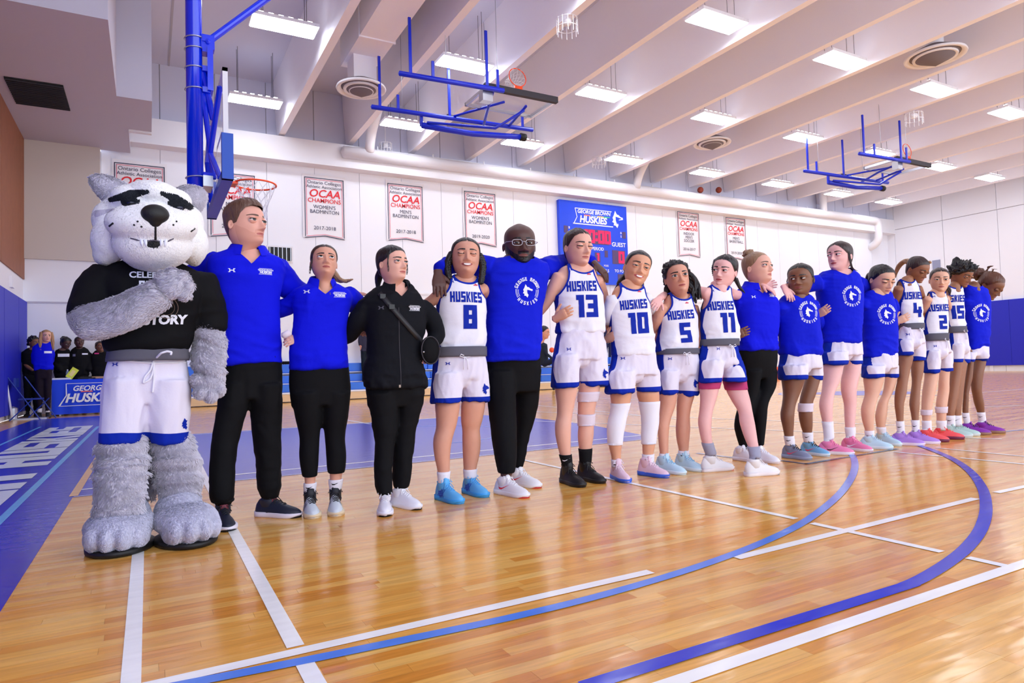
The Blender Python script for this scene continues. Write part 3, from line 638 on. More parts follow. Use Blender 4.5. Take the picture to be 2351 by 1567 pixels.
fr = MB().box2((BX-.03, 7.22, 2.9), (BX+.02, 7.27, 4.0)).box2((BX-.03, 9.04, 2.9), (BX+.02, 9.09, 4.0)).box2((BX-.03, 7.22, 3.96), (BX+.02, 9.09, 4.0)).box2((BX-.03, 7.22, 2.88), (BX+.02, 9.09, 2.93))
hb('board_frame', fr, m_white)
hb('target_square', MB().box2((BX+.013, 7.86, 3.1), (BX+.016, 7.91, 3.55)).box2((BX+.013, 8.39, 3.1), (BX+.016, 8.44, 3.55)).box2((BX+.013, 7.86, 3.5), (BX+.016, 8.44, 3.55)), m_white)
pd = MB().box2((BX-.05, 7.19, 2.83), (BX+.06, 9.12, 2.92)).box2((BX-.05, 7.17, 2.83), (BX+.06, 7.24, 3.3)).box2((BX-.05, 9.07, 2.83), (BX+.06, 9.14, 3.3))
hb('edge_pad', pd, mat('hoop_pad', (18, 78, 190), .45))
for q_ in ([(BX-.03, 7.5, 3.9), (BX-.1, 7.9, 3.3), (BX-.03, 7.6, 2.95)], [(BX-.03, 8.8, 3.9), (BX-.1, 8.3, 3.3), (BX-.03, 8.7, 2.95)]): hb('back_frame', MB().tube(q_, .03), m_bg)
hb('mount_arm', MB().tube([(Hx+.08, Hy, 4.35), (BX-.05, Hy, 3.75)], .035, 8).tube([(Hx+.08, Hy, 4.1), (BX-.05, Hy, 3.1)], .03, 8).tube([(Hx+.08, Hy, 3.1), (BX-.03, Hy, 3.1)], .04, 8).box((Hx+.16, Hy, 4.3), (.06, .2, .5)), m_bg)
hb('brace', MB().tube([(Hx+.12, Hy, 4.62), (Hx+3.7, Hy, 8.3), (Hx+5.2, Hy, 9.65)], .04, 12), m_bg)
hb('brace_hinge', MB().box((Hx+.14, Hy, 4.62), (.14, .12, .16)).tube([(Hx+.14, Hy-.08, 4.62), (Hx+.14, Hy+.08, 4.62)], .03), m_bg)
hb('base_plate', MB().box((Hx+.12, Hy, 3.0), (.1, .3, .12)), m_steel)
RC = np.array([BX+.4, Hy+.04, 3.06])
V, F = tube([RC+np.array([.23*math.cos(a), .23*math.sin(a), 0]) for a in np.linspace(0, 2*PI, 41)], .0105, 8, cap=False); rim = obj('rim', V, F, m_orange, hp, base=B0)
hb('rim_bracket', MB().box2((BX+.015, Hy-.1, 2.98), (BX+.05, Hy+.18, 3.08)).box2((BX+.04, Hy-.04, 3.03), (BX+.2, Hy+.12, 3.055)), m_orange)
def net(RC, par, base, sc=1.0, axis=None):
    mb = MB(); n = 12; lv = [(0, .225), (-.08, .2), (-.16, .165), (-.24, .135), (-.32, .125), (-.4, .13)]
    for i in range(len(lv)-1):
        for k in range(n):
            for s in (-.5, .5):
                a = 2*PI*(k+(i % 2)*.5)/n; b = 2*PI*(k+(i % 2)*.5+s)/n
                p = np.array([lv[i][1]*math.cos(a), lv[i][1]*math.sin(a), lv[i][0]]); q = np.array([lv[i+1][1]*math.cos(b), lv[i+1][1]*math.sin(b), lv[i+1][0]])
                if axis is not None: p = axis@p; q = axis@q
                mb.tube([RC+p, RC+q], .0035, 4, cap=False)
    return mbobj('net', mb, m_white, par, smooth=True, base=base)
net(RC, hp, B0)

# ---- two hoops folded up to the ceiling
def folded(X0, Y0, z, lab):
    e = empty('folded_hoop', (X0, Y0, z), lab, 'basketball hoop', 'hoops folded up to the ceiling')
    P = lambda nm, mb, m, sm=True: mbobj(nm, mb, m, e, smooth=sm)
    for hx, hy in ((-1.2, 1.0), (1.0, .85), (-.9, -1.0), (.3, -1.1)): P('cable', MB().tube([(hx, hy, 0), (hx, hy, DECK-z)], .007, 5), m_steel)
    P('main_pipe', MB().tube([(-1.95, 1.0, 0), (2.3, .75, 0)], .055, 12), m_blue); P('main_pipe', MB().tube([(-1.95, -.95, .0), (.45, -1.1, 0)], .055, 12), m_blue)
    for (x, y, hh) in ((-1.75, 1.0, 1.25), (-1.3, 1.0, .4), (.0, .9, 1.3), (-1.7, -.95, 1.25), (-1.2, -.97, .4), (.05, -1.07, 1.3), (.3, -1.1, .45), (2.0, .75, .35)):
        P('hanger', MB().box2((x-.03, y-.02, 0), (x+.03, y+.02, hh)), m_blue, False)
    P('lower_pipe', MB().tube([(-.7, 1.0, -.25), (.6, .9, -.3), (2.0, .8, -.22)], .075, 14), m_blue)
    P('drop_link', MB().box2((-.75, .97, -.28), (-.68, 1.03, 0)), m_blue, False)
    P('frame_tube', MB().tube([(-.6, .9, -.2), (.9, .2, -.35), (1.5, -.2, .05)], .035, 8).tube([(.1, .85, .05), (.9, -.3, .12)], .03, 8), m_blue)
    P('end_cap', MB().tube([(1.95, .8, -.22), (2.1, .8, -.22)], .1, 16), m_black)
    P('cross_tube', MB().tube([(.2, -1.1, 0), (.6, 0, .0), (.9, .85, -.1)], .035, 8).tube([(1.5, -.3, .12), (1.6, .8, .0)], .035, 8), m_blue)
    P('winch', MB().box((.1, -.9, -.12), (.25, .2, .25)), m_steel, False); P('motor', MB().tube([(-.05, .95, .06), (.35, .9, .04)], .06, 10), m_dark)
    P('board_glass', MB().box2((.15, -.8, .14), (1.95, .25, .155)), m_glass, False)
    P('board_frame', MB().box2((.12, -.83, .09), (1.98, -.78, .17)).box2((.12, .22, .09), (1.98, .27, .17)).box2((.12, -.8, .09), (.17, .25, .17)).box2((1.93, -.8, .09), (1.98, .25, .17)), m_steel, False)
    P('edge_pad', MB().box2((.08, -.93, .06), (2.02, -.82, .2)), m_dark, False)
    rc = np.array([1.05, -.7, .58]); th = np.linspace(0, 2*PI, 33)
    V, F = tube([rc+np.array([.225*math.cos(a), .03*math.sin(a), .225*math.sin(a)]) for a in th], .011, 8, cap=False); obj('rim', V, F, m_orange, e)
    P('rim_bracket', MB().box((1.05, -.72, .28), (.2, .06, .16)), m_orange, False)
    net(rc, e, None, axis=np.array([[1, 0, 0], [0, 0, -1.], [0, 1, 0]]))
folded(6.6, 13.9, 7.05, 'blue basketball hoop folded up to the ceiling, nearer of two')
folded(21.2, 13.3, 7.1, 'blue basketball hoop folded up to the ceiling, farther of two')

# ---- corner behind the costumed figure
vp = empty('white_pole', ground(30, 964), 'slanted white pole standing in a metal base by the left wall pads', 'pole'); B0 = ground(30, 964)
V, F = tube([atY(28, 960, 17.85), atY(12, 860, 17.85)], .022, 8); obj('pole_lower', V, F, m_white, vp, base=B0)
V, F = tube([atY(12, 860, 17.85), atY(9, 838, 17.85)], .024, 8); obj('pole_band', V, F, m_ink, vp, base=B0)
V, F = tube([atY(9, 838, 17.85), atY(1, 742, 17.85)], .022, 8); obj('pole_upper', V, F, m_white, vp, base=B0)
mbobj('pole_base', MB().box2(B0+np.array([-.03, -.12, .0]), B0+np.array([.62, .25, .03])).tube([B0+np.array([0, 0, .02]), B0+np.array([0, 0, .26])], .09, 12), m_steel, vp, base=B0)
fc_ = ground(88, 962); fc = empty('folding_chair', fc_, 'blue metal folding chair in front of the left wall pads', 'chair')
cb = mat('chair_blue', (16, 50, 150), .4); 
for dx in (0, .42):
    mbobj('leg', MB().tube([(-.55+dx*.6, dx, .95), (.05+dx*.6, dx-.15, 0)], .013, 6), cb, fc); mbobj('leg', MB().tube([(-.1+dx*.6, dx, .45), (-.5+dx*.6, dx-.1, 0)], .013, 6), cb, fc)
mbobj('seat', MB().box((-.15, .2, .45), (.42, .4, .03)), cb, fc); mbobj('backrest', MB().box((-.42, .2, .82), (.04, .42, .2)), cb, fc)

tb0 = np.array([-1.0, 19.0, 0]); tX0 = atY(119, 900, 18.9)[0]; tX1 = .2; tz = atY(150, 871, 18.9)[2]
tb = empty('scorers_table', tb0, 'long folding table behind the costumed figure', 'table')
mbobj('table_top', MB().box2((tX0+.02, 18.92, tz-.05), (tX1-.02, 19.65, tz-.01)), m_white, tb, base=tb0)
for xx in (tX0+.15, tX1-.15):
    for yy in (19.05, 19.5): mbobj('leg', MB().box2((xx-.02, yy-.02, 0), (xx+.02, yy+.02, tz-.04)), m_steel, tb, base=tb0)
nx = 40; V = []; F = []
prof = [(19.7, tz-.25), (19.7, tz), (18.9, tz), (18.88, tz-.03), (18.86, .5), (18.83, .04)]
for i in range(nx+1):
    u = i/nx; X = tX0+(tX1-tX0)*u
    for j, (yy, zz) in enumerate(prof): V.append((X, yy-(.03*math.sin(u*40) if j == 5 else .01*math.sin(u*33) if j == 4 else 0), zz))
n = len(prof); F = [(i*n+j, i*n+j+1, (i+1)*n+j+1, (i+1)*n+j) for i in range(nx) for j in range(n-1)]
V += [(tX0, 18.85, .04), (tX0, 19.7, .04), (tX0, 19.7, tz), (tX0, 18.9, tz)]; k = len(V)-4; F.append((k, k+1, k+2, k+3))
tc = obj('tablecloth', V, F, mat('cloth_blue', (16, 66, 225), .8, bump=.2, bscale=20)); tag(tc, 'blue cloth with team lettering draped over the table', 'tablecloth')
sX = tX0+.3; lw = join2d([xf(text2d('GEORGE BROWN', .2, .03, .15, 1.0, 'LEFT'), 1, .28, .3), xf(text2d('HUSKIES', .33, .04, .15, .95, 'LEFT'), 1, .14, .03), rect2d(.0, -.18, 2.0, -.165), rect2d(.12, .44, 2.0, .455), (np.array([(0, -.18), (.14, .12), (.1, .45), (.12, .45), (.17, .12), (.04, -.18)]), [(0, 1, 4, 5), (1, 2, 3, 4)])])
lw = xf(lw, .85); lw[0][:, 0] += .12*lw[0][:, 1]; V3, F3 = place2d(lw, (sX-.15, 18.82, .38), (1, 0, 0), (0, -.01, 1)); obj('cloth_lettering', V3, F3, m_sw, tc, smooth=False)
V3, F3 = place2d(rect2d(.38, .17, .62, .195), (sX-.1, 18.812, .38), (1, 0, 0), (0, 0, 1)); obj('colour_bar', V3, F3, mat('bar250', (250, 120, 100)), tc, smooth=False)
def ontable(px, dy=0): return atY(px, 868, 19.1)[0], 19.1+dy
X, Y_ = ontable(166); o = mbobj('clipboard', MB().box((0, 0, 0), (.15, .02, .27), rot=Matrix.Rotation(.6, 3, 'Y')), mat('neon_yellow', (226, 235, 70), .5)); o.location = (X, Y_, tz+.15); tag(o, 'bright yellow board propped on the scorers table', 'board')
mbobj('print', MB().box((0, -.013, 0), (.08, .003, .15), rot=Matrix.Rotation(.6, 3, 'Y')), mat('pale_print', (250, 230, 150)), o)
X, Y_ = ontable(138); o = mbobj('paper_stack', MB().box((0, 0, 0), (.42, .3, .04)), m_white); o.location = (X, Y_, tz+.022); tag(o, 'white paper stack on the left end of the scorers table', 'paper')
X, Y_ = ontable(154); e = empty('water_bottle', (X, Y_+.1, tz), 'clear water bottle beside the yellow board', 'bottle')
V, F = tube([(0, 0, 0), (0, 0, .15), (0, 0, .19), (0, 0, .22)], [.035, .035, .03, .014], 14); obj('bottle_body', V, F, mat('clear_plastic', (170, 190, 215), .1, alpha=.6), e); V, F = tube([(0, 0, .22), (0, 0, .24)], .016, 10); obj('bottle_cap', V, F, m_white, e)
X, Y_ = ontable(200); o = mbobj('laptop', MB().box((0, 0, .02), (.36, .25, .03)).box((0, .1, .03), (.3, .03, .06)), m_black); o.location = (X, Y_, tz+.002); tag(o, 'black console lying on the scorers table', 'console')
X, Y_ = ontable(226); o = mbobj('clutch_case', MB().box((0, 0, .03), (.26, .2, .05)), mat('tan', (190, 150, 110), .6)); o.location = (X, Y_, tz+.002); tag(o, 'tan case on the scorers table next to the costumed arm', 'case')
# ================================================================= PEOPLE KIT
def skin(name, rgb, rough=.5): return mat('skin_'+name, rgb, rough, sss=.08, bump=.05, bscale=250, var=.05, vscale=25)
def cloth(name, rgb, bump=.25, rough=.8, sheen=0): return mat(name, rgb, rough, bump=bump, bscale=90, spec=.2, sheen=sheen)
M_POLO = cloth('royal_blue_knit', (4, 14, 216)); M_TEE = cloth('royal_blue_jersey', (5, 24, 206)); M_JW = cloth('white_jersey', (238, 236, 248)); M_SW = cloth('white_shorts', (230, 224, 242))
M_TRIM = cloth('jersey_blue_trim', (4, 40, 168)); M_BLK = cloth('black_fabric', (8, 8, 13)); M_NBLK = cloth('black_jacket', (11, 13, 21)); M_SOCKW = cloth('white_sock', (236, 232, 244)); M_SOCKB = cloth('black_sock', (16, 16, 20)); M_SOCKG = cloth('grey_sock', (160, 160, 182))
M_GREY = cloth('grey_waistband', (96, 94, 106)); M_PINKT = cloth('pink_tights', (188, 62, 112)); M_TAPE = cloth('athletic_tape', (226, 212, 226)); M_PRINT = mat('white_print', (238, 240, 252), .6); M_NUM = mat('blue_print', (3, 38, 164), .7, spec=.2); M_REDP = mat('red_patch', (206, 50, 80), .6)
M_EYEW = mat('eye_white', (232, 226, 226), .2); M_PUP = mat('eye_dark', (22, 14, 14), .15); M_TEETH = mat('teeth', (244, 240, 236), .3)
def hairmat(name, rgb):
    return mat('hair_'+name, rgb, .42, spec=.5, bump=.9, bscale=60, var=.35, vscale=40, stretch=(1, 1, .25))
H_BLK = hairmat('black', (20, 16, 20)); H_DBR = hairmat('dark_brown', (48, 30, 28)); H_BR = hairmat('brown', (96, 66, 52)); H_BL = hairmat('dark_blonde', (150, 116, 88)); H_AUB = hairmat('auburn', (92, 52, 34)); H_LB = hairmat('light_brown', (170, 128, 90))

# ---------- head
_zs = np.array([-.5, -.4, -.15, -.06, .0, .05, .12, .20, .30, .40, .50, .60, .70, .80, .90, .96, 1.0])
_w = np.array([.235, .210, .195, .19, .195, .215, .262, .295, .322, .336, .342, .345, .343, .322, .25, .16, .02])
_f = np.array([.12, .11, .12, .20, .37, .425, .425, .425, .42, .415, .42, .435, .43, .38, .26, .15, -.03])
_b = np.array([-.30, -.30, -.29, -.29, -.29, -.30, -.32, -.35, -.39, -.43, -.46, -.475, -.48, -.46, -.37, -.27, -.08])
HZ = np.concatenate([np.linspace(-.5, -.02, 12), np.linspace(0, .66, 58), np.linspace(.68, .94, 14), np.array([.96, .975, .99, 1.0])])
def _sm(z, tab):
    d = .03; return sum(np.interp(z+k*d, _zs, tab)*wt for k, wt in ((-2, .1), (-1, .2), (0, .4), (1, .2), (2, .1))) if True else 0
HM = 88
def head_base(z, th, neckr=1.0, wide=1.0, jaw=1.0):
    w = _sm(z, _w)*wide; f = _sm(z, _f); b = _sm(z, _b)
    nk = 1-sstep(-.12, .02, z); w = w*(1+nk*(neckr-1)); b = b*(1+nk*(neckr-1)*.5)
    c = (f+b)/2; hy = (f-b)/2; p = 2.25
    st, ct = np.sin(th), np.cos(th)
    x = w*np.sign(st)*np.abs(st)**(2/p); y = c+hy*np.sign(ct)*np.abs(ct)**(2/p)
    k = np.interp(z, [-.5, -.1, 0, .1, .3, .5, .65, .8, 1], [0, .1, .45*jaw, .38*jaw, .22, .12, .1, .12, .1])
    fr = np.clip((y-c)/hy, 0, 1); x = x*(1-k*fr**2.2)
    return x, y
def head_verts(o):
    s = np.linspace(-1, 1, HM+1)[:-1]; th = PI*np.sign(s)*np.abs(s)**1.35
    Z, TH = np.meshgrid(HZ, th, indexing='ij'); z = Z.ravel(); t = TH.ravel()
    x, y = head_base(z, t, o.get('neck', 1), o.get('wide', 1), o.get('jaw', 1))
    fr = sstep(.0, .3, y)*(z > -.1)
    g = lambda cx, cz, sx, sz: np.exp(-((x-cx)/sx)**2-((z-cz)/sz)**2)
    g2 = lambda cx, cz, sx, sz: g(cx, cz, sx, sz)+g(-cx, cz, sx, sz)
    ns = o.get('nose', 1.0)
    amp = np.interp(z, [.26, .29, .315, .345, .40, .48, .54, .58], [0, .035, .1, .125, .085, .045, .018, 0])*ns
    wd = np.interp(z, [.28, .33, .40, .50], [.062, .058, .04, .034])*o.get('nosew', 1)
    dy = amp*np.exp(-(np.abs(x)/wd)**2.4)
    dy += .028*g2(.062*o.get('nosew', 1), .315, .028, .026)
    dy -= .05*g2(.150, .500, .085, .042); dy += .018*g2(.15, .585, .11, .028)+.012*g(0, .585, .06, .03)
    dy += .026*g2(.20, .37, .10, .08); dy -= .012*g2(.24, .22, .07, .09)
    sm_ = o.get('smile', 0)
    dy += .022*g(0, .232, .085, .018)+.026*g(0, .182, .07, .018)-.018*g(0, .207, .095, .008); dy -= .014*g(0, .135, .09, .022); dy += .026*g(0, .07, .085, .045)
    dy += sm_*.03*g2(.175, .30, .06, .05); dy -= sm_*.012*g2(.12, .24, .02, .04)
    dy -= .008*g(0, .265, .014, .02)
    y = y+dy*fr
    z = np.where(z < 0, z*o.get('nk', 1), z); V = np.stack([x, y, z], 1); n, m = Z.shape; V = np.vstack([V, [[0, V[-m:, 1].mean(), 1.004]]]); t = np.append(t, 0.0)
    F = [(len(V)-1, (n-1)*m+(k+1) % m, (n-1)*m+k) for k in range(m)][::1]+[tuple(reversed(q)) for q in []]
    F = [tuple(reversed(f)) for f in F]
    F += [(i*m+k, i*m+(k+1) % m, (i+1)*m+(k+1) % m, (i+1)*m+k) for i in range(n-1) for k in range(m)]
    F = [tuple(reversed(f)) for f in F]
    return V, F, t
def make_head(o, M, H, skinm, parent, base, bodyparts):
    """adds head surface into bodyparts list [(V,T,matlist idx)], builds eyes, hair etc. as parts; M = 4x4-ish (R 3x3, origin)"""
    R, O = M; W = lambda v: O+(np.asarray(v)*H)@R.T
    V, F, th = head_verts(o); T = to_tris(F); x, y, z = V.T
    front = y > .15
    sm_ = o.get('smile', 0); lw = .105+.04*sm_
    zc = .207+ sm_*.9*x**2*(1.4)
    lip = 1-((x/lw)**2+((z-zc)/(.034+.010*sm_))**2); lip = np.where(front, lip, -1)
    ax = np.abs(x); bz = .600+.10*(ax-.06)-.55*np.clip(ax-.17, 0, 1)**1.3; bt = np.interp(ax, [.05, .12, .26], [.019, .021, .008])*o.get('brow', 1)
    brow = np.where(front, np.minimum(bt-np.abs(z-bz), np.minimum(ax-.055, .255-ax)), -1)
    sd = [(lip, 1, [0]), (brow, 2, [0])]
    mats = [skinm, o.get('lipm') or mat('lip_'+skinm.name, tuple(o.get('lip', (176, 92, 92))), .4), o.get('browm', H_DBR)]
    if o.get('beard'):
        bz2 = np.interp(ax, [0, .1, .2, .3, .36], [.165, .2, .26, .36, .5]); lo = np.interp(y, [-.1, .1, .4], [.2, .06, -.12])
        bd = np.minimum(bz2-z, y-.0)
        mus = .035-np.abs(z-.262)+0*ax; mus = np.minimum(mus, .13-ax); bd = np.maximum(bd, np.where(front, mus, -1)); bd = np.minimum(bd, z+.14)
        bd = np.minimum(bd, (y-.02)); bd = np.where((lip > 0), -.1, bd); sd.append((bd, 3, [0])); mats.append(o['beard'])
    V3, T3, lab = pattern(V, T, sd)
    bodyparts.append((W(V3), T3, lab, mats))
    # ears
    for s in (-1, 1):
        if o.get('noears'): break
        rr = Matrix.Rotation(s*.42, 3, 'Z')@Matrix.Rotation(-.2, 3, 'X')
        EV = []; n1, n2 = 9, 14
        for i in range(n1):
            a = i/(n1-1)*PI
            for k in range(n2):
                b = 2*PI*k/n2; r_ = math.sin(a); q = np.array([math.cos(a)*.024, r_*math.cos(b)*.062, r_*math.sin(b)*.10])
                if math.cos(a)*s > 0: q[0] -= s*.026*math.exp(-(r_/.6)**2)*1.2
                q[1] *= 1+.25*math.sin(b); EV.append(q)
        EV = np.array(EV)@np.array(rr).T+np.array([s*.360*o.get('wide', 1), -.06, .44]); EF = [(i*n2+k, (i+1)*n2+k, (i+1)*n2+(k+1) % n2, i*n2+(k+1) % n2) for i in range(n1-1) for k in range(n2)]
        ET = to_tris(EF); bodyparts.append((W(EV), ET, np.zeros(len(ET), int), [skinm]))
    # eyes
    op = o.get('eyes', .5)       # 0 shut .. 1 wide
    gz = o.get('gaze', (0, 0))
    for s in (-1, 1):
        ec = np.array([s*.152, .346, .502]); r = .079
        n1, n2 = 12, 20; EV = []; EL = []
        gd = _n([gz[0], 1, gz[1]]); gu = _n(np.cross([1, 0, 0], gd)); gr_ = np.cross(gd, gu)
        for i in range(n1+1):
            a = PI*(i/n1)**1.3
            for k in range(n2): b = 2*PI*k/n2; EV.append(ec+r*(math.cos(a)*gd+math.sin(a)*(math.cos(b)*gr_+math.sin(b)*gu)))
        EF = [(i*n2+k, i*n2+(k+1) % n2, (i+1)*n2+(k+1) % n2, (i+1)*n2+k) for i in range(n1) for k in range(n2)]
        EL = [1 if PI*((f[2]//n2)/n1)**1.3 < .60 else 0 for f in EF]
        if op > .12: obj('eye', W(EV), EF, [M_EYEW, M_PUP], parent, EL, base=base)
        # lids
        n1, n2 = 14, 18; LV = []
        for i in range(n1):
            el = -PI/2+PI*i/(n1-1)
            for k in range(n2):
                az = -PI*.5+PI*k/(n2-1); LV.append([math.sin(az)*math.cos(el), math.cos(az)*math.cos(el), math.sin(el)])
        LV = np.array(LV); up = LV[:, 2]-(-.30+1.12*op)*np.cos(LV[:, 0]*1.35); lo = (-.34)*np.cos(LV[:, 0]*1.3)-LV[:, 2]
        LF = to_tris([(i*n2+k, i*n2+k+1, (i+1)*n2+k+1, (i+1)*n2+k) for i in range(n1-1) for k in range(n2-1)])
        for sdv, rr in ((up, r*1.1), (lo, r*1.07)):
            vv, tt, at_ = clip(LV, LF, sdv, 0.0, sdv)
            vv = ec+vv*rr*np.array([1.06, 1, 1]); lb = np.where((at_[:, 0][tt].min(1) < .05) & (sdv is up), 1, 0)
            bodyparts.append((W(vv), tt[:, ::-1] if False else tt, lb, [skinm, M_PUP]))
    if sm_ > .4:
        TV = []; 
        for i in range(13):
            xx = -.085+.17*i/12; hh = .020*(1-(xx/.09)**2)**.5+.002
            for zz in (-hh, hh): TV.append([xx, .452-.9*xx*xx, .210+sm_*1.2*xx**2+zz])
        TF = [(2*i, 2*i+2, 2*i+3, 2*i+1) for i in range(12)]; obj('teeth', W(TV), TF, M_TEETH, parent, base=base)
def hair_cap(o, M, H, hm, parent, base, seed=1):
    R, O = M; W = lambda v: O+(np.asarray(v)*H)@R.T
    V, F, th = head_verts(dict(o, nose=0, smile=0)); T = to_tris(F); x, y, z = V.T; a = np.degrees(np.abs(th))
    hz = np.interp(a, *o.get('line', ([0, 30, 55, 72, 85, 100, 130, 180], [.84, .83, .76, .62, .50, .50, .16, .10])))
    s = z-hz
    if o.get('fringe'): s = s+o['fringe']*np.exp(-(a/40)**2)
    C0 = np.array([0, -.05, .5]); D = V-C0; D /= np.linalg.norm(D, axis=1)[:, None]
    tk = o.get('thick', .035); vol = tk*sstep(-.02, .10, s)+.006
    if o.get('fade'): vol = (tk*sstep(.60, .80, z)+.008)*sstep(-.03, .03, s)
    if o.get('top'): vol = vol+o['top']*sstep(.72, .9, z)*sstep(-.4, .3, y)
    nzv = noise3(np.stack([th*9, z*3, 0*z], 1), 1, seed)*.5+noise3(np.stack([th*26, z*5, 0*z], 1), 1, seed+3)*.5
    if o.get('curly'): nzv = noise3(V, 12, seed)*.9+noise3(V, 26, seed+2)*.6; vol = vol*(1+.6*nzv)+o['curly']*nzv*sstep(0, .08, s)
    if o.get('part'): vol = vol-.018*np.exp(-(x/.018)**2)*sstep(.7, .8, z)
    Vh = V+D*(vol*(1+.25*nzv))[:, None]
    if o.get('noneck', True): s = np.where(z < .0, -1, s)
    vv, tt = clip(Vh, T, s, 0.0)
    return obj('hair', W(vv), tt, hm, parent, base=base)
def strand_lock(P, r0, r1, hm, parent, base, name='hair_lock', n=7, wob=.004, seed=0, braid=False):
    """bundle of tapering strands along polyline P"""
    P = np.asarray(P, float); t = np.linspace(0, 1, 14); k = np.linspace(0, 1, len(P)); Q = np.stack([np.interp(t, k, P[:, i]) for i in range(3)], 1)
    for _ in range(3): Q[1:-1] = (Q[:-2]+2*Q[1:-1]+Q[2:])/4
    mb = MB(); rn = random.Random(seed)
    if braid:
        t2 = np.linspace(0, 1, 60); Q2 = np.stack([np.interp(t2, t, Q[:, i]) for i in range(3)], 1)
        for j in range(3):
            ph = 2*PI*j/3; rr = r0+(r1-r0)*t2; L = np.linalg.norm(P[-1]-P[0]); fr = L/.035
            off = np.stack([rr*.55*np.cos(fr*2*PI*t2+ph), rr*.45*np.sin(2*(fr*2*PI*t2+ph)), 0*t2], 1); mb.tube(Q2+off, rr*.62, 8)
    else:
        for j in range(n):
            a = 2*PI*j/n; o_ = np.array([math.cos(a), math.sin(a), .3*math.sin(a*2)]) if j else np.zeros(3)
            rr = r0+(r1-r0)*t**1.3; off = o_*(rr*.55)[:, None]+wob*np.stack([np.sin(t*9+j*2+seed), np.cos(t*8+j), 0*t], 1)*t[:, None]
            mb.tube(Q+off, np.maximum(rr*.55*(1-.75*t**4), .0012), 8)
    return mbobj(name, mb, hm, parent, smooth=True, base=base)

# ---------- hand: fingers +x, back of hand +z, thumb on +y*side
def hand_mesh(sc=1.0, curl=.5, side=1, spread=.06, vox=.0032, thumb=.5):
    parts = []
    rings = []
    for xx, a, b in ((-.02, .027, .021), (0, .027, .019), (.02, .032, .018), (.05, .040, .016), (.08, .042, .0145), (.095, .038, .010)):
        rings.append(ering((xx, 0, -.15*curl*xx), a, b, 18, 2.4, u=(0, 1, 0), v=(0, 0, 1)))
    parts.append(loft(rings))
    for i, (y0, L, r) in enumerate(((.030, .070, .0092), (.010, .079, .0096), (-.011, .073, .0092), (-.030, .057, .0082))):
        p = np.array([.080, y0*side, -.012*curl]); d = spread*(1.5-i)/1.5*side; cu = curl*(.55+.12*i); P = [p-np.array([.03, 0, 0])]; R_ = [r*1.0]; P.append(p); R_.append(r*1.08); a = cu*.6
        for seg, ll in enumerate((.46, .30, .24)):
            for h_ in (0, 1):
                if h_ == 0 and seg > 0: a += cu*.9
                p = p+np.array([math.cos(a)*math.cos(d), math.cos(a)*math.sin(d), -math.sin(a)])*L*ll/2; P.append(p); R_.append(r*(1-.10*seg-.05*h_)*(1.06 if h_ else 1))
        parts.append(tube(P, R_, 10))
    p = np.array([.015, .024*side, -.006]); d0 = _n([.62, .75*side, -.35*thumb]); P = [p-d0*.02, p]; R_ = [.012, .0135]
    for ll, bend in ((.035, 0), (.030, .35), (.024, .35)):
        d0 = _n(d0+np.array([.35*bend*2, -.25*side*bend, -.2*bend])); p = p+d0*ll; P.append(p); R_.append([.0125, .011, .009][len(P)-3])
    parts.append(tube(P, R_, 10))
    V, T = remesh(parts, vox, 3)
    return V*sc, T
_hc = {}
def place_hand(wrist, fdir, back, sc=1.0, curl=.5, side=1, spread=.12):
    key = (round(curl, 2), side, spread)
    if key not in _hc: _hc[key] = hand_mesh(1, curl, side, spread)
    V, T = _hc[key]; f = _n(fdir); b = np.asarray(back, float); b = _n(b-f*(b@f)); l = np.cross(b, f)
    return np.asarray(wrist)+sc*V@np.stack([f, l, b]), T

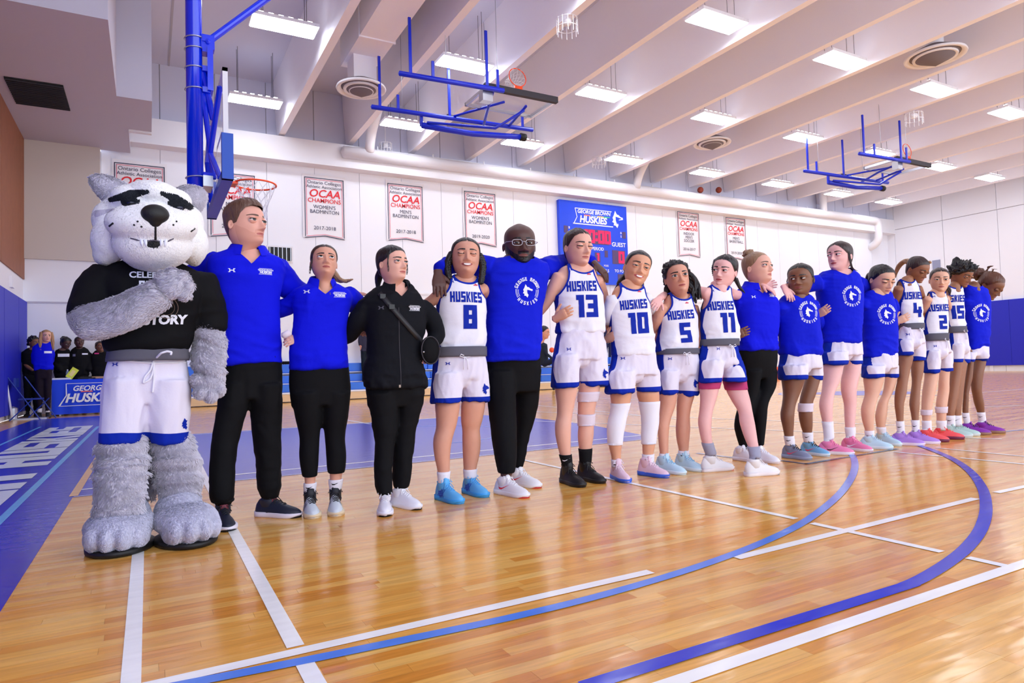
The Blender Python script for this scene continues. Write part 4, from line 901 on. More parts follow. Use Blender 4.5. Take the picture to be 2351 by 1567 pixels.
# ---------- shoe in local frame: y from heel (0) to toe (L)
def make_shoe(toe, yaw, L, cols, parent, base, high=.0, lift=0, swoosh=None, tall=1.0, side_mark=None):
    d = np.array([math.sin(math.radians(yaw)), -math.cos(math.radians(yaw)), 0]); r = np.array([-d[1], d[0], 0])*-1
    heel = np.array([toe[0], toe[1], toe[2] if len(toe) > 2 else 0])-d*L; k = L/.28
    def W(v):
        v = np.asarray(v, float).reshape(-1, 3); 
        if lift: a = lift; y = v[:, 1].copy(); z = v[:, 2].copy(); v = v.copy(); v[:, 1] = L-(L-y)*math.cos(a)-z*math.sin(a)*0; v[:, 2] = z+(L-y)*math.sin(a)
        return heel+v[:, :1]*r+v[:, 1:2]*d+v[:, 2:3]*np.array([0, 0, 1.])
    ts = np.array([0, .02, .08, .16, .26, .36, .46, .56, .66, .76, .85, .92, .97, 1.0])
    wv = np.interp(ts, [0, .02, .08, .2, .36, .5, .7, .8, .9, .97, 1], [.012, .024, .033, .037, .036, .041, .048, .047, .038, .022, .006])*k
    hv = np.interp(ts, [0, .08, .2, .32, .4, .5, .62, .75, .88, .97, 1], [.055, .085+high, .088+high, .098+high, .092, .078, .062, .050, .040, .026, .012])*tall
    rings = []
    nn = 22
    for t_, w_, h_ in zip(ts, wv, hv):
        an = np.linspace(-.15, PI+.15, nn-4); x = w_*np.cos(an); z = np.sin(an); x = np.sign(x)*np.abs(x/w_)**.8*w_ if w_ > 0 else x
        top = np.maximum(z, 0)**.75*h_*.96+.016; top = np.where(z < 0, .010, top)
        taper = 1-.32*np.clip(top/ (h_+1e-6), 0, 1)**2*(1 if t_ < .6 else .5); x = x*taper+ .004*k*math.sin(t_*3)
        pts = [(xx, t_*L, zz) for xx, zz in zip(x, top)]; pts += [(w_*s, t_*L, .008) for s in (-.6, -.2, .2, .6)]; rings.append(pts)
    V, F = loft(rings); sh = obj('shoe', W(V), F, cols['upper'], parent, base=base, label=cols.get('label'))
    # collar
    V, F = tube([(0, .078*k, .06), (0, .074*k, .095+high), (0, .07*k, .108+high)], [.036*k, .037*k, .038*k], 18); V[:, 1] = .075*k+(V[:, 1]-.075*k)*1.3; obj('collar', W(V), F, cols.get('collar', cols['upper']), sh, base=base)
    V, F = tube([(0, .118*k, .088+high*.8), (0, .104*k, .124+high)], [.024, .022], 10); V[:, 1] = .11*k+(V[:, 1]-.11*k)*.45; obj('tongue', W(V), F, cols.get('tongue', cols['upper']), sh, base=base)
    # sole
    m = 40; oy = []; 
    for i in range(m):
        a = 2*PI*i/m; yy = .5-.5*math.cos(a); w_ = np.interp(yy, ts, wv)*1.07+.002; oy.append((math.copysign(w_, math.sin(a)) if abs(math.sin(a)) > 1e-6 else 0, yy*(L+.006)-.003))
    oy = np.array(oy); st = cols.get('solet', .026); rg = [np.column_stack([oy*[.93, .985], np.full(m, .000)+.012*sstep(.82, 1, oy[:, 1]/L)]), np.column_stack([oy, np.full(m, .008)+.008*sstep(.82, 1, oy[:, 1]/L)]), np.column_stack([oy, st+.006*(oy[:, 1]/L < .3)]), np.column_stack([oy*.9, st+.004+0*oy[:, 0]])]
    V, F = loft(rg); so = obj('sole', W(V), F, cols['sole'], sh, base=base)
    V, F = loft([np.column_stack([oy*[.92, .98], np.full(m, .0)]), np.column_stack([oy*[.95, .985], np.full(m, .007)+.012*sstep(.82, 1, oy[:, 1]/L)])]); obj('outsole', W(V), F, cols.get('out', cols['sole']), sh, base=base)
    def topz(t_, x): h_ = np.interp(t_, ts, hv); return h_*.96+.020-abs(x)*.35
    mb = MB()
    for i in range(6):
        t_ = .36+i*.055; w_ = .021-.001*i; P = [(-w_, t_*L, topz(t_, w_)-.003), (0, (t_-.008*(-1)**i)*L, topz(t_, 0)+.003), (w_, t_*L, topz(t_, w_)-.003)]; mb.tube(P, .0032, 5)
    for s in (-1, 1):
        mb.tube([(0, .37*L, topz(.37, 0)+.004), (s*.03, .36*L, topz(.36, 0)+.012), (s*.042, .40*L, topz(.36, 0)-.006), (s*.016, .39*L, topz(.37, 0)+.001)], .0028, 5)
        mb.tube([(0, .37*L, topz(.37, 0)+.004), (s*.02, .45*L, topz(.45, 0)+.006), (s*.034, .5*L, topz(.5, 0)-.014)], .0026, 5)
    V, F = mb.arr(); obj('laces', W(V), F, cols.get('lace', cols['upper']), sh, base=base)
    bv = BVHTree.FromPolygons([tuple(v) for v in W(loft(rings)[0])], [tuple(f) for f in loft(rings)[1]])
    def sidepatch(vf, m, s, nm='side_mark', oy_=.45, oz=.045):
        o_ = W([(0, oy_*L, oz)])[0]; v3, t3 = wrap2d(vf, bv, o_-r*s*-.0, d, (0, 0, 1), -r*s, .0025, .03)
        if len(t3): obj(nm, v3, t3, m, sh, base=base)
    if side_mark:
        for s in (-1, 1): sidepatch(side_mark[0], side_mark[1], s, side_mark[3] if len(side_mark) > 3 else 'side_mark', *side_mark[2])
    ank = W([(0, .078*k, .10)])[0]
    return sh, ank
SWOOSH = poly2d([(-.045, .004), (-.035, -.012), (-.015, -.014), (.055, .022), (-.008, -.002), (-.03, -.002)])
STRIPE3 = join2d([(np.array([(x, -.02), (x+.012, -.02), (x+.03, .025), (x+.02, .025)]), [(0, 1, 2, 3)]) for x in (-.03, -.008, .014)])
WEB = join2d([(np.array([(x, -.025), (x+.006, -.03), (x+.035, .025), (x+.03, .028)]), [(0, 1, 2, 3)]) for x in (-.06, -.045, -.03, -.015)]+[(np.array([(x+.03, -.025), (x+.034, -.02), (x, .028), (x-.005, .024)]), [(0, 1, 2, 3)]) for x in (-.055, -.035, -.015)])

# ---------- figure
TW = [0.0]
def tring(c, a, b, m, p): t = TW[0]; return ering(c, a, b, m, p, u=(math.cos(t), -math.sin(t), 0), v=(math.sin(t), math.cos(t), 0))
def ringrow(px_row, Yc, k=.66, grow=0.0, p=2.4, m=32, dy=0.0, shrink=1.0):
    py, xl, xr = px_row[:3]; xm = (xl+xr)/2; c = atY(xm, py, Yc+dy); D = depth(c); hd = math.hypot(c[0], c[1]); w_ = (xr-xl)/2*D*D/(PF*hd)
    ph = math.atan2(c[0], c[1])-TW[0]; a = w_/math.sqrt(math.cos(ph)**2+(k*math.sin(ph))**2); a = (a+grow)*shrink; b = (w_/math.sqrt(math.cos(ph)**2+(k*math.sin(ph))**2)*k+grow)*shrink
    return c, max(a, .012), max(b, .012)
def rows_loft(rows, Ys, k, grow=0, p=2.4, m=32, shrink=1.0, dys=None, cap=True):
    R_ = []; info = []
    for i, r in enumerate(rows):
        kk = k[i] if isinstance(k, (list, tuple)) else k
        c, a, b = ringrow(r, Ys[i], kk, grow, p, m, 0, shrink); R_.append(tring(c, a, b, m, p)); info.append((c, a, b))
    return R_, info
def densify(rows, n=3):
    """smooth intermediate rows"""
    rows = np.array([r[:3] for r in rows], float); out = []
    for i in range(len(rows)-1):
        p0 = rows[max(i-1, 0)]; p1 = rows[i]; p2 = rows[i+1]; p3 = rows[min(i+2, len(rows)-1)]
        for t in np.arange(n)/n: out.append(.5*((2*p1)+(-p0+p2)*t+(2*p0-5*p1+4*p2-p3)*t*t+(-p0+3*p1-3*p2+p3)*t**3))
    out.append(rows[-1]); return [tuple(r) for r in out]
def headframe(px, py, Yc, yaw, pitch=0, roll=0):
    c = atY(px, py, Yc); v = _n([c[0], c[1], 0]); r0 = np.array([v[1], -v[0], 0]); up = np.array([0, 0, 1.])
    a = math.radians(yaw); f = -v*math.cos(a)+r0*math.sin(a); q = math.radians(pitch); f2 = f*math.cos(q)+up*math.sin(q); u2 = up*math.cos(q)-f*math.sin(q)
    x2 = np.cross(f2, u2); q = math.radians(roll)          # roll clockwise as seen by camera, applied about view axis
    Rr = np.array(Matrix.Rotation(q, 3, Vector(v)))
    return np.stack([Rr@x2, Rr@f2, Rr@u2], 1), c
def wrinkle(V, T, amp, sc, seed, mask=None):
    N = vnormals(V, T); sc = np.array(sc, float); Q = V+np.stack([noise3(V, 4, seed+1), noise3(V, 4, seed+2), noise3(V, 4, seed+4)], 1)*.07; d = (1-2.6*np.abs(noise3(Q, sc, seed)))*.7+(1-2.6*np.abs(noise3(Q, sc*2.1, seed+5)))*.3; d = np.clip(d, -.5, 1)
    return V+N*(amp*d*(1 if mask is None else mask))[:, None]
def finish_body(parts, parent, base, name='body'):
    mats = []; mb = MB(); idx = []
    for V, T, lab, ms in parts:
        mp = []
        for m in ms:
            if m not in mats: mats.append(m)
            mp.append(mats.index(m))
        mb.v.append(V); mb.f += (np.asarray(T)+mb.n).tolist(); idx += [mp[l] for l in lab]; mb.n += len(V)
    return obj(name, np.vstack(mb.v), mb.f, mats, parent, idx, base=base)
def interp_c(info):
    """axis x, a as function of z from ring info"""
    z = np.array([c[2] for c, a, b in info]); o = np.argsort(z); z = z[o]
    X = np.array([c[0] for c, a, b in info])[o]; A = np.array([a for c, a, b in info])[o]; Yv = np.array([c[1] for c, a, b in info])[o]
    return lambda q: (np.interp(q, z, X), np.interp(q, z, A), np.interp(q, z, Yv))
LOGO_UA = join2d([rect2d(-.5, -.4, -.3, .4), rect2d(.3, -.4, .5, .4), rect2d(-.3, -.1, .3, .1), rect2d(-.7, .3, -.3, .42), rect2d(-.7, -.42, -.3, -.3), rect2d(.3, .3, .7, .42), rect2d(.3, -.42, .7, -.3)])
def circle_logo():
    it = [xf(poly2d(emblem(.9)), 1, 0, .02)]
    s = 'GEORGE BROWN'
    for i, ch in enumerate(s):
        if ch == ' ': continue
        a = math.radians(160-140*i/(len(s)-1)); it.append(xf(block(ch, .3, .95, .3), 1, 1.02*math.cos(a), 1.02*math.sin(a), a-PI/2))
    s = 'HUSKIES'
    for i, ch in enumerate(s):
        a = math.radians(222+96*i/(len(s)-1)); it.append(xf(block(ch, .3, .95, .3), 1, 1.02*math.cos(a), 1.02*math.sin(a), a+PI/2))
    for rr in (.78, .9, 1.0):
        for a0, a1 in ((170, 212), (-32, 10)):
            n = 8; P = []; 
            for i in range(n+1): a = math.radians(a0+(a1-a0)*i/n); P.append((rr*math.cos(a), rr*math.sin(a)))
            for i in range(n+1): a = math.radians(a1+(a0-a1)*i/n); P.append(((rr+.035)*math.cos(a), (rr+.035)*math.sin(a)))
            it.append((np.array(P), [(i, i+1, 2*n-i, 2*n+1-i) for i in range(n)]))
    return join2d(it)
CLOGO = circle_logo()
EMB_CUT = poly2d([(-.12, .12), (.3, .04), (.1, -.04), (-.0, -.3), (-.12, -.1)])
TEAMTAG = join2d([rect2d(-1.05, .0, 1, .06), xf(text2d('GEORGE BROWN', .3, .03, .15), 1, 0, .22), xf(text2d('HUSKIES', .5, .04, .15), 1, 0, -.2), rect2d(-1.1, -.5, 1, -.45), rect2d(-1, .42, 1, .47)])

def figure(sp):
    """builds one standing person from pixel rows measured in the photo, at its true distance"""
    TW[0] = math.radians(sp.get('twist', 0)); feet = sp['feet']; fz = sp.get('fz', 0.0); gv = .0095 if sp.get('vox', .011) < .015 else .02; gs = [ground(*f['toe'], fz) for f in feet]
    Lsh = sp.get('shoeL', .275)
    anks = []
    for f, g, lg in zip(feet, list(gs), sp['legs']):
        xm = (lg[-1][1]+lg[-1][2])/2; best = None
        for yw in np.arange(f['yaw']-27, f['yaw']+28, 3):
            d = np.array([math.sin(math.radians(yw)), -math.cos(math.radians(yw))]); a3 = np.array([g[0]-d[0]*Lsh*.72, g[1]-d[1]*Lsh*.72, .12+fz]); q = RM.T@(a3-CAM); er = PCX+PF*q[0]/q[2]-xm; e = abs(er)+.3*abs(yw-f['yaw'])
            if best is None or e < best[0]: best = (e, yw, er)
        f['yaw'] = float(best[1]); f['toe'] = (f['toe'][0]-best[2]*.75, f['toe'][1])
    gs = [ground(*f['toe'], fz) for f in feet]
    for f, g in zip(feet, gs):
        d = np.array([math.sin(math.radians(f['yaw'])), -math.cos(math.radians(f['yaw']))]); anks.append(g[:2]-d*Lsh*.72)
    Yc = sp.get('Y', float(np.mean([a[1] for a in anks]))); sp['_Y'] = Yc
    tor = sp['torso']; nb = tor[0]; base = np.array([atY((tor[-1][1]+tor[-1][2])/2, tor[-1][0], Yc)[0], Yc, 0.])
    root = empty('person', base, sp['label'], 'person', sp.get('group'))
    sk = sp['skin']; parts = []; vox = sp.get('vox', .011)
    seed = sp.get('seed', 1)
    # --- torso skin
    trow = densify(tor, 3); n = len(trow); kt = [np.interp(i/(n-1), [0, .12, .3, .6, 1], [.85, .52, .60, .66, .66]) for i in range(n)]
    kt = [q*sp.get('deep', 1.0) for q in kt]
    R_, info = rows_loft(trow, [Yc]*n, kt, 0, 2.3, 32, .90 if sp['top'] != 'tank' else .92); solid = [loft(R_[::-1])]
    hm = sp['head']; hm['nk'] = .3 if hm.get('pitch', 0) < -15 else 1
    Rh, Oc = headframe(hm['c'][0], hm['c'][1], Yc+hm.get('dy', -.02), hm['yaw'], hm.get('pitch', 0), hm.get('roll', 0))
    H = hm['h']/scale_at(Oc); O = Oc-Rh@(np.array([0, -.02, .5])*H)
    nbp = info[1][0]; hb_ = O+Rh@(np.array([0, -.1, .02])*H); nr = .235*H*hm.get('neck', 1)
    solid.append(tube([nbp-np.array([0, 0, .06]), nbp+np.array([0, .0, .0]), (nbp*.45+hb_*.55), hb_], ([nr*1.5, nr*1.25, nr*.98, nr*.9] if hm['nk'] == 1 else [nr*1.25, nr*.98, nr*.86, nr*.8]), 20))
    # --- legs
    legY = []
    for li, leg in enumerate(sp['legs']):
        ay = anks[li][1]; rows = densify(leg, 3); z0, z1 = rows[0][0], rows[-1][0]
        Ys = [Yc+(ay-Yc)*((r[0]-z0)/(z1-z0)) for r in rows]; legY.append((rows, Ys))
        if sp['bottom'] == 'shorts':
            hy = sp['shorts']['legs'][li][-1][0]; rows2 = [(r[0], (r[1]+r[2])/2-(r[2]-r[1])/2*f_, (r[1]+r[2])/2+(r[2]-r[1])/2*f_) for r in rows for f_ in [1-.3*float(sstep(0, 16, np.array(hy-r[0])))]]
        else: rows2 = rows
        sh_ = sp.get('legshrink', 1.0 if sp['bottom'] == 'shorts' else .9); R2, _i = rows_loft(rows2, Ys, 1.0, 0, 2.1, 20, sh_)
        c0 = R2[0].mean(0); up = c0+np.array([0, .02, .09])+(R2[0]-c0)*.5
        low = R2[-1].mean(0); ra_ = np.linalg.norm(R2[-1]-low, axis=1).mean(); anklep = np.array([anks[li][0], ay, .09]); lo2 = (R2[-1]-low)*min(.95, .024/ra_)+np.array([anklep[0], anklep[1], .07+fz]) if sp.get('toshoe', True) else R2[-1]
        solid.append(loft([lo2]+R2[::-1]+[up]))
    for arm in sp.get('arms', []):
        P = [atY(q[0], q[1], Yc+q[2]) for q in arm['j']]; Rr = [q[3] for q in arm['j']]; t = np.linspace(0, 1, len(P)); tt = np.linspace(0, 1, 4*len(P)-3)
        P2 = np.stack([np.interp(tt, t, np.array(P)[:, i]) for i in range(3)], 1); R2 = np.interp(tt, t, Rr)
        for _ in range(2): P2[1:-1] = (P2[:-2]+2*P2[1:-1]+P2[2:])/4
        solid.append(tube(P2, R2*(.85 if arm.get('sleeve', 0) >= 1 else 1), 16)); arm['_P'] = P2; arm['_R'] = R2
    V, T = remesh(solid, vox, 5); parts.append((V, T, np.zeros(len(T), int), [sk]))
    for h_ in sp.get('hands', []):
        wr = atY(h_['w'][0], h_['w'][1], Yc+h_['w'][2]); tip = atY(h_['t'][0], h_['t'][1], Yc+h_['t'][2]); V2, T2 = place_hand(wr, tip-wr, h_.get('back', (-.3, -1, .3)), h_.get('s', .92), h_.get('curl', .5), h_.get('side', 1), h_.get('spread', .06))
        parts.append((V2, T2, np.zeros(len(T2), int), [sk])); 
        if 'from' in h_:
            fr = atY(h_['from'][0], h_['from'][1], Yc+h_['from'][2]); V3, F3 = tube([fr, wr*.6+fr*.4, wr, wr+_n(tip-wr)*.02], [h_.get('fr', .036), .031, .0255, .024], 14); parts.append((V3, to_tris(F3), np.zeros(len(to_tris(F3)), int), [sk]))
    if vox < .015:
        for arm in sp.get('arms', []):
            e_ = arm['_P'][-1]; ok_ = all(np.linalg.norm(atY(h_['w'][0], h_['w'][1], Yc+h_['w'][2])-e_) > .13 for h_ in sp.get('hands', []))
            if ok_:
                dd = _n(e_-arm['_P'][-4]); V2, T2 = place_hand(e_+dd*.01, dd, (0, 1, .2), .9, .5, 1); parts.append((V2, T2, np.zeros(len(T2), int), [sk]))
    make_head(hm, (Rh, O), H, sk, root, base, parts)
    if hm.get('hair'): hair_cap(hm, (Rh, O), H, hm['hair'], root, base, seed)
    Wh = lambda v: O+(np.asarray(v, float)*H)@Rh.T
    sp['_Wh'] = Wh; sp['_H'] = H
    for lk in hm.get('locks', []):
        P = [Wh(q) for q in lk['p']]; strand_lock(P, lk['r'][0]*H, lk['r'][1]*H, lk.get('m', hm.get('hair')), root, base, lk.get('name', 'hair_lock'), lk.get('n', 7), lk.get('wob', .004), lk.get('seed', seed), lk.get('braid', False))
    for bn in hm.get('buns', []):
        V2, F2 = ellipsoid((0, 0, 0), (1, 1, 1), n=20, m=28); V2 = np.array(V2); q = noise3(V2, bn.get('f', 3), seed)*.5+noise3(V2, bn.get('f', 3)*2.2, seed+1)*.3
        sw = np.sin(np.arctan2(V2[:, 2], V2[:, 0])*3+V2[:, 1]*5)*.12; V2 = V2*(1+bn.get('n', .25)*q+sw*bn.get('sw', .6))[:, None]*np.array(bn['r'])+np.array(bn['c']); obj('hair_bun', Wh(V2), F2, bn.get('m', hm['hair']), root, base=base)
    finish_body(parts, root, base)
    # --- top
    top = sp['top']; f = interp_c(info)
    tr2 = densify(tor, 3); n = len(tr2); RT, infT = rows_loft(tr2, [Yc]*n, kt, sp.get('ease', .004), 2.35, 36, 1.0); fT = interp_c(infT)
    wl = sp.get('waist', None)
    gar = [loft(RT[::-1])]
    if top != 'tank':
        for arm in sp.get('arms', []):
            s_ = arm.get('sleeve', 1.0); P2 = arm['_P']; R2 = arm['_R']; m = max(2, int(round(len(P2)*s_))); gar.append(tube(P2[:m], R2[:m]+.010+.006*(s_ < 1), 16))
    GV, GT = remesh(gar, gv, 4)
    for arm in sp.get('arms', []):
        if arm.get('cover'):
            P2 = arm['_P']; m = int(len(P2)*arm.get('clen', 1)); V_, F_ = tube(P2[:m], arm['_R'][:m]+.006, 18); V_ = wrinkle(V_, to_tris(F_), .003, (20, 20, 30), seed); obj('sleeve', V_, F_, arm['cover'], root, base=base)
    hemz = infT[-1][0][2]; topz = infT[0][0][2]
    amp = sp.get('wrk', .0055)*1.5
    zn = (GV[:, 2]-infT[-1][0][2])/(infT[0][0][2]-infT[-1][0][2]); mk = .45+.9*sstep(.45, .0, zn)+.5*sstep(.6, .85, zn)
    GV = wrinkle(GV, GT, amp, (6, 6, 3), seed, mk); GV = wrinkle(GV, GT, amp*.8, (3.5, 3.5, 12), seed+9, mk); GV = wrinkle(GV, GT, amp*.35, (14, 14, 22), seed+13, mk)
    xC, aC, yC = fT(GV[:, 2]); rx_ = GV[:, 0]-xC; ry_ = GV[:, 1]-yC; ct_, st_ = math.cos(TW[0]), math.sin(TW[0]); dx = rx_*ct_-ry_*st_; dyr = rx_*st_+ry_*ct_
    nk = sp.get('neckline', dict(r=.078, d=.055)); nz = infT[0][0][2]+nk.get('up', .0); nC = infT[0][0]
    # neck opening: elliptical tube slanted to the front
    dn = GV-np.array([nC[0], nC[1], 0]); dn = np.column_stack([dn[:, 0]*ct_-dn[:, 1]*st_, dn[:, 0]*st_+dn[:, 1]*ct_, dn[:, 2]]); zf = nz-nk['d']*sstep(.02, -.10, dn[:, 1])
    if nk.get('v'): zf = nz-(nk['d']+nk['v']*np.clip(1-np.abs(dn[:, 0])/nk['r'], 0, 1))*sstep(.02, -.06, dn[:, 1])
    rad = np.hypot(dn[:, 0], dn[:, 1]*.85)
    inside = nk['r']-np.abs(dn[:, 0]); nsd = np.minimum(GV[:, 2]-zf-.35*np.clip(np.abs(dn[:, 0]/nk['r']), 0, 1)**2*nk['d'], inside)
    keep = -nsd
    sdl = []
    if top == 'tank':
        za = atY((tor[0][1]+tor[0][2])/2, sp['armpit'], Yc)[2]
        zt = infT[1][0][2]; xs = sp.get('strap', .098); u = np.clip((zt-GV[:, 2])/(zt-za), 0, 1); xl = xs+(aC*1.02-xs)*u**2.6
        s1 = np.maximum(xl-np.abs(dx), (za-GV[:, 2])); keep = np.minimum(keep, s1)
        V, T, S = clip(GV, GT, keep, 0, np.column_stack([keep, dx, aC, dyr]))
        trim = .013-S[:, 0]
        ang = np.degrees(np.arctan2(-S[:, 3]*1.6, np.abs(S[:, 1]))); zz = V[:, 2]
        wv = np.interp((zz-hemz)/(za-hemz), [0, .25, .5, .8, 1, 1.2], [30, 20, 8, 20, 30, 20]); sidep = (wv-ang)*.003; sidep = np.minimum(sidep, (np.abs(S[:, 1])-.05)); sidep = np.where(zz < za+.02, sidep, -1)
        sidep = np.where((ang > -60), sidep, -.1)
        V, T, lab = pattern(V, T, [(trim, 1, [0]), (sidep, 1, [0])])
        g = obj('jersey', V, T, [sp.get('topm', M_JW), M_TRIM], root, lab, base=base)
    else:
        V, T, S = clip(GV, GT, keep, 0, keep); mt = [sp['topm']]; lab = np.zeros(len(T), int)
        if sp.get('rib', True): V, T, lab = pattern(V, T, [(.012-S[:, 0], 1, [0])]); mt = [sp['topm'], sp.get('ribm', sp['topm'])]
        g = obj(sp.get('topname', 'shirt'), V, T, mt, root, lab, base=base)
    bv = BVHTree.FromPolygons([tuple(v) for v in V], [tuple(int(i) for i in t) for t in T]); sp['_bv'] = bv; sp['_g'] = g
    rt = np.array([1., 0, 0]); upv = np.array([0, 0, 1.]); fw = np.array([0, 1., 0]); tw = TW[0]; rt = np.array([math.cos(tw), -math.sin(tw), 0]); fw = np.array([math.sin(tw), math.cos(tw), 0])
    for dc in sp.get('decals', []):
        o_ = CAM; r_ = ray(*dc['c']); h_ = bv.ray_cast(Vector(CAM), Vector(_n(r_)))
        if h_[0] is None: continue
        cc = np.array(h_[0]); vf = (np.array(dc['vf'][0]), dc['vf'][1]); s_ = dc['s']; sh_ = dc.get('rot', 0); u_ = rt*math.cos(sh_)+upv*math.sin(sh_); w_ = upv*math.cos(sh_)-rt*math.sin(sh_)
        v3, t3 = wrap2d(xf(vf, s_), bv, cc, u_, w_, fw, dc.get('off', .003), .02)
        if len(t3): obj(dc['name'], v3, t3, dc['m'], g, base=base)
    # --- bottoms
    bt = sp['bottom']
    if bt == 'shorts':
        sh = sp['shorts']; gar = []; wr_ = densify(sh['waist'], 2); RW, iW = rows_loft(wr_, [Yc]*len(wr_), [q*sp.get('deep', 1) for q in np.linspace(.68, .55, len(wr_))], .004, 2.3, 30, 1.0); gar.append(loft(RW[::-1])); hems = []
        for li, lg in enumerate(sh['legs']):
            ay = Yc+(anks[li][1]-Yc)*.25; rw = densify(lg, 2); RL, iL = rows_loft(rw, [Yc+(ay-Yc)*q for q in np.linspace(0, 1, len(rw))], [1.2]*len(rw), .003, 2.2, 24, 1.0); gar.append(loft(RL[::-1])); hems.append(iL[-1])
        cf = iW[-1]; gar.append(ellipsoid(cf[0]+np.array([0, 0, -.0]), (.055, .10, .06)))
        V, T = remesh(gar, gv, 4); V = wrinkle(V, T, .009, (10, 10, 2.5), seed+3); V = wrinkle(V, T, .004, (18, 18, 6), seed+6)
        hl, hr = hems; hz_ = np.interp(V[:, 0], [hl[0][0], hr[0][0]], [hl[0][2], hr[0][2]]); band = hz_+sh.get('band', .034)-V[:, 2]
        pr = (V-(hl[0]+hr[0])/2)@rt; lf = pr < 0; hc = np.where(lf[:, None], hl[0], hr[0]); rel = V-hc; out = np.where(lf, -(rel@rt), rel@rt); yr = rel@fw
        ang = np.degrees(np.arctan2(-yr, out)); hh = np.clip((V[:, 2]-hz_)/.28, 0, 1); wv = np.interp(hh, [0, .12, .45, .75, 1], [48, 34, 4, 22, 26]); side = (wv-ang)*.003; side = np.where((ang > -80) & (out > -.02), side, -.1)
        V, T, lab = pattern(V, T, [(band, 1, [0]), (side, 1, [0])]); so = obj('shorts', V, T, [M_SW, M_TRIM], root, lab, base=base); sbv = BVHTree.FromPolygons([tuple(v) for v in V], [tuple(int(i) for i in t) for t in T])
        for px_, vf, s_, nm in ((sh.get('ua'), LOGO_UA, .022, 'maker_mark'), (sh.get('emb'), poly2d(emblem(1)), .06, 'emblem')):
            if px_:
                h_ = sbv.ray_cast(Vector(CAM), Vector(_n(ray(*px_))))
                if h_[0] is not None:
                    v3, t3 = wrap2d(xf(vf, s_), sbv, np.array(h_[0]), rt, upv, fw, .003, .02)
                    if len(t3): obj(nm, v3, t3, M_NUM, so, base=base)
        if sh.get('grey'):
            rr = sh['grey']; RG, _ = rows_loft(rr, [Yc]*len(rr), .72*sp.get('deep', 1), .017, 2.3, 36); V2, F2 = loft(RG[::-1]); obj('waistband', V2, F2, M_GREY, so, base=base)
        if sh.get('tie'):
            p0 = atY(sh['tie'][0], sh['tie'][1], Yc); h_ = sbv.ray_cast(Vector(CAM), Vector(_n(p0-CAM))); q = np.array(h_[0])-np.array([0, .012, 0]) if h_[0] is not None else p0
            mb = MB()
            for s_ in (-1, 1):
                mb.tube([q, q+np.array([s_*.03, -.006, .012]), q+np.array([s_*.04, -.006, 0]), q+np.array([s_*.012, -.004, -.008]), q], .0035, 5); mb.tube([q, q+np.array([s_*.012, -.008, -.03]), q+np.array([s_*.016, -.006, -.085])], .0032, 5)
            mbobj('drawstring', mb, M_JW, so, smooth=True, base=base)
    else:
        gar = []; loose = sp.get('loose', .003)
        wr_ = densify(sp['hips'], 2); kh = [q*sp.get('deep', 1) for q in np.linspace(.66, .50, len(wr_))]; RW, iW = rows_loft(wr_, [Yc]*len(wr_), kh, .003, 2.2, 30); gar.append(loft(RW[::-1]))
        for li, lg in enumerate(sp.get('pantlegs', sp['legs'])):
            ay = anks[li][1]; rw = densify(lg, 3); z0, z1 = sp['legs'][li][0][0], sp['legs'][li][-1][0]
            RL, iL = rows_loft(rw, [Yc+(ay-Yc)*np.clip((q[0]-z0)/(z1-z0), 0, 1.1) for q in rw], [float(v) for v in np.interp(np.linspace(0, 1, len(rw)), [0, .35, 1], [1.25, 1.08, 1.1])], loose, 2.1, 24); gar.append(loft(RL[::-1]))
        V, T = remesh(gar, gv, 4); V = wrinkle(V, T, sp.get('pw', .006), (8, 8, 5), seed+3); V = wrinkle(V, T, sp.get('pw', .006)*.6, (5, 5, 14), seed+6)
        obj(sp.get('botname', 'trousers'), V, T, sp['botm'], root, base=base)
    # --- leg extras: sleeves, tape bands, tights : (leg index, y0, y1, material, name)
    for li, y0, y1, m_, nm, gr in sp.get('bands', []):
        rows, Ys = legY[li]; ry = [r[0] for r in rows]; ys = np.linspace(y0, y1, max(4, int((y1-y0)/6)+2)); rr = [(q, np.interp(q, ry, [r[1] for r in rows]), np.interp(q, ry, [r[2] for r in rows])) for q in ys]
        RB, _ = rows_loft(rr, [np.interp(q, ry, Ys) for q in ys], 1.0, gr, 2.1, 24); RB = [RB[0]*.985+RB[0].mean(0)*.015]+RB+[RB[-1]]; V2, F2 = loft(RB[::-1], cap=True); V2 = wrinkle(V2, to_tris(F2), .0015, (12, 12, 30), seed); obj(nm, V2, F2, m_, root, base=base)
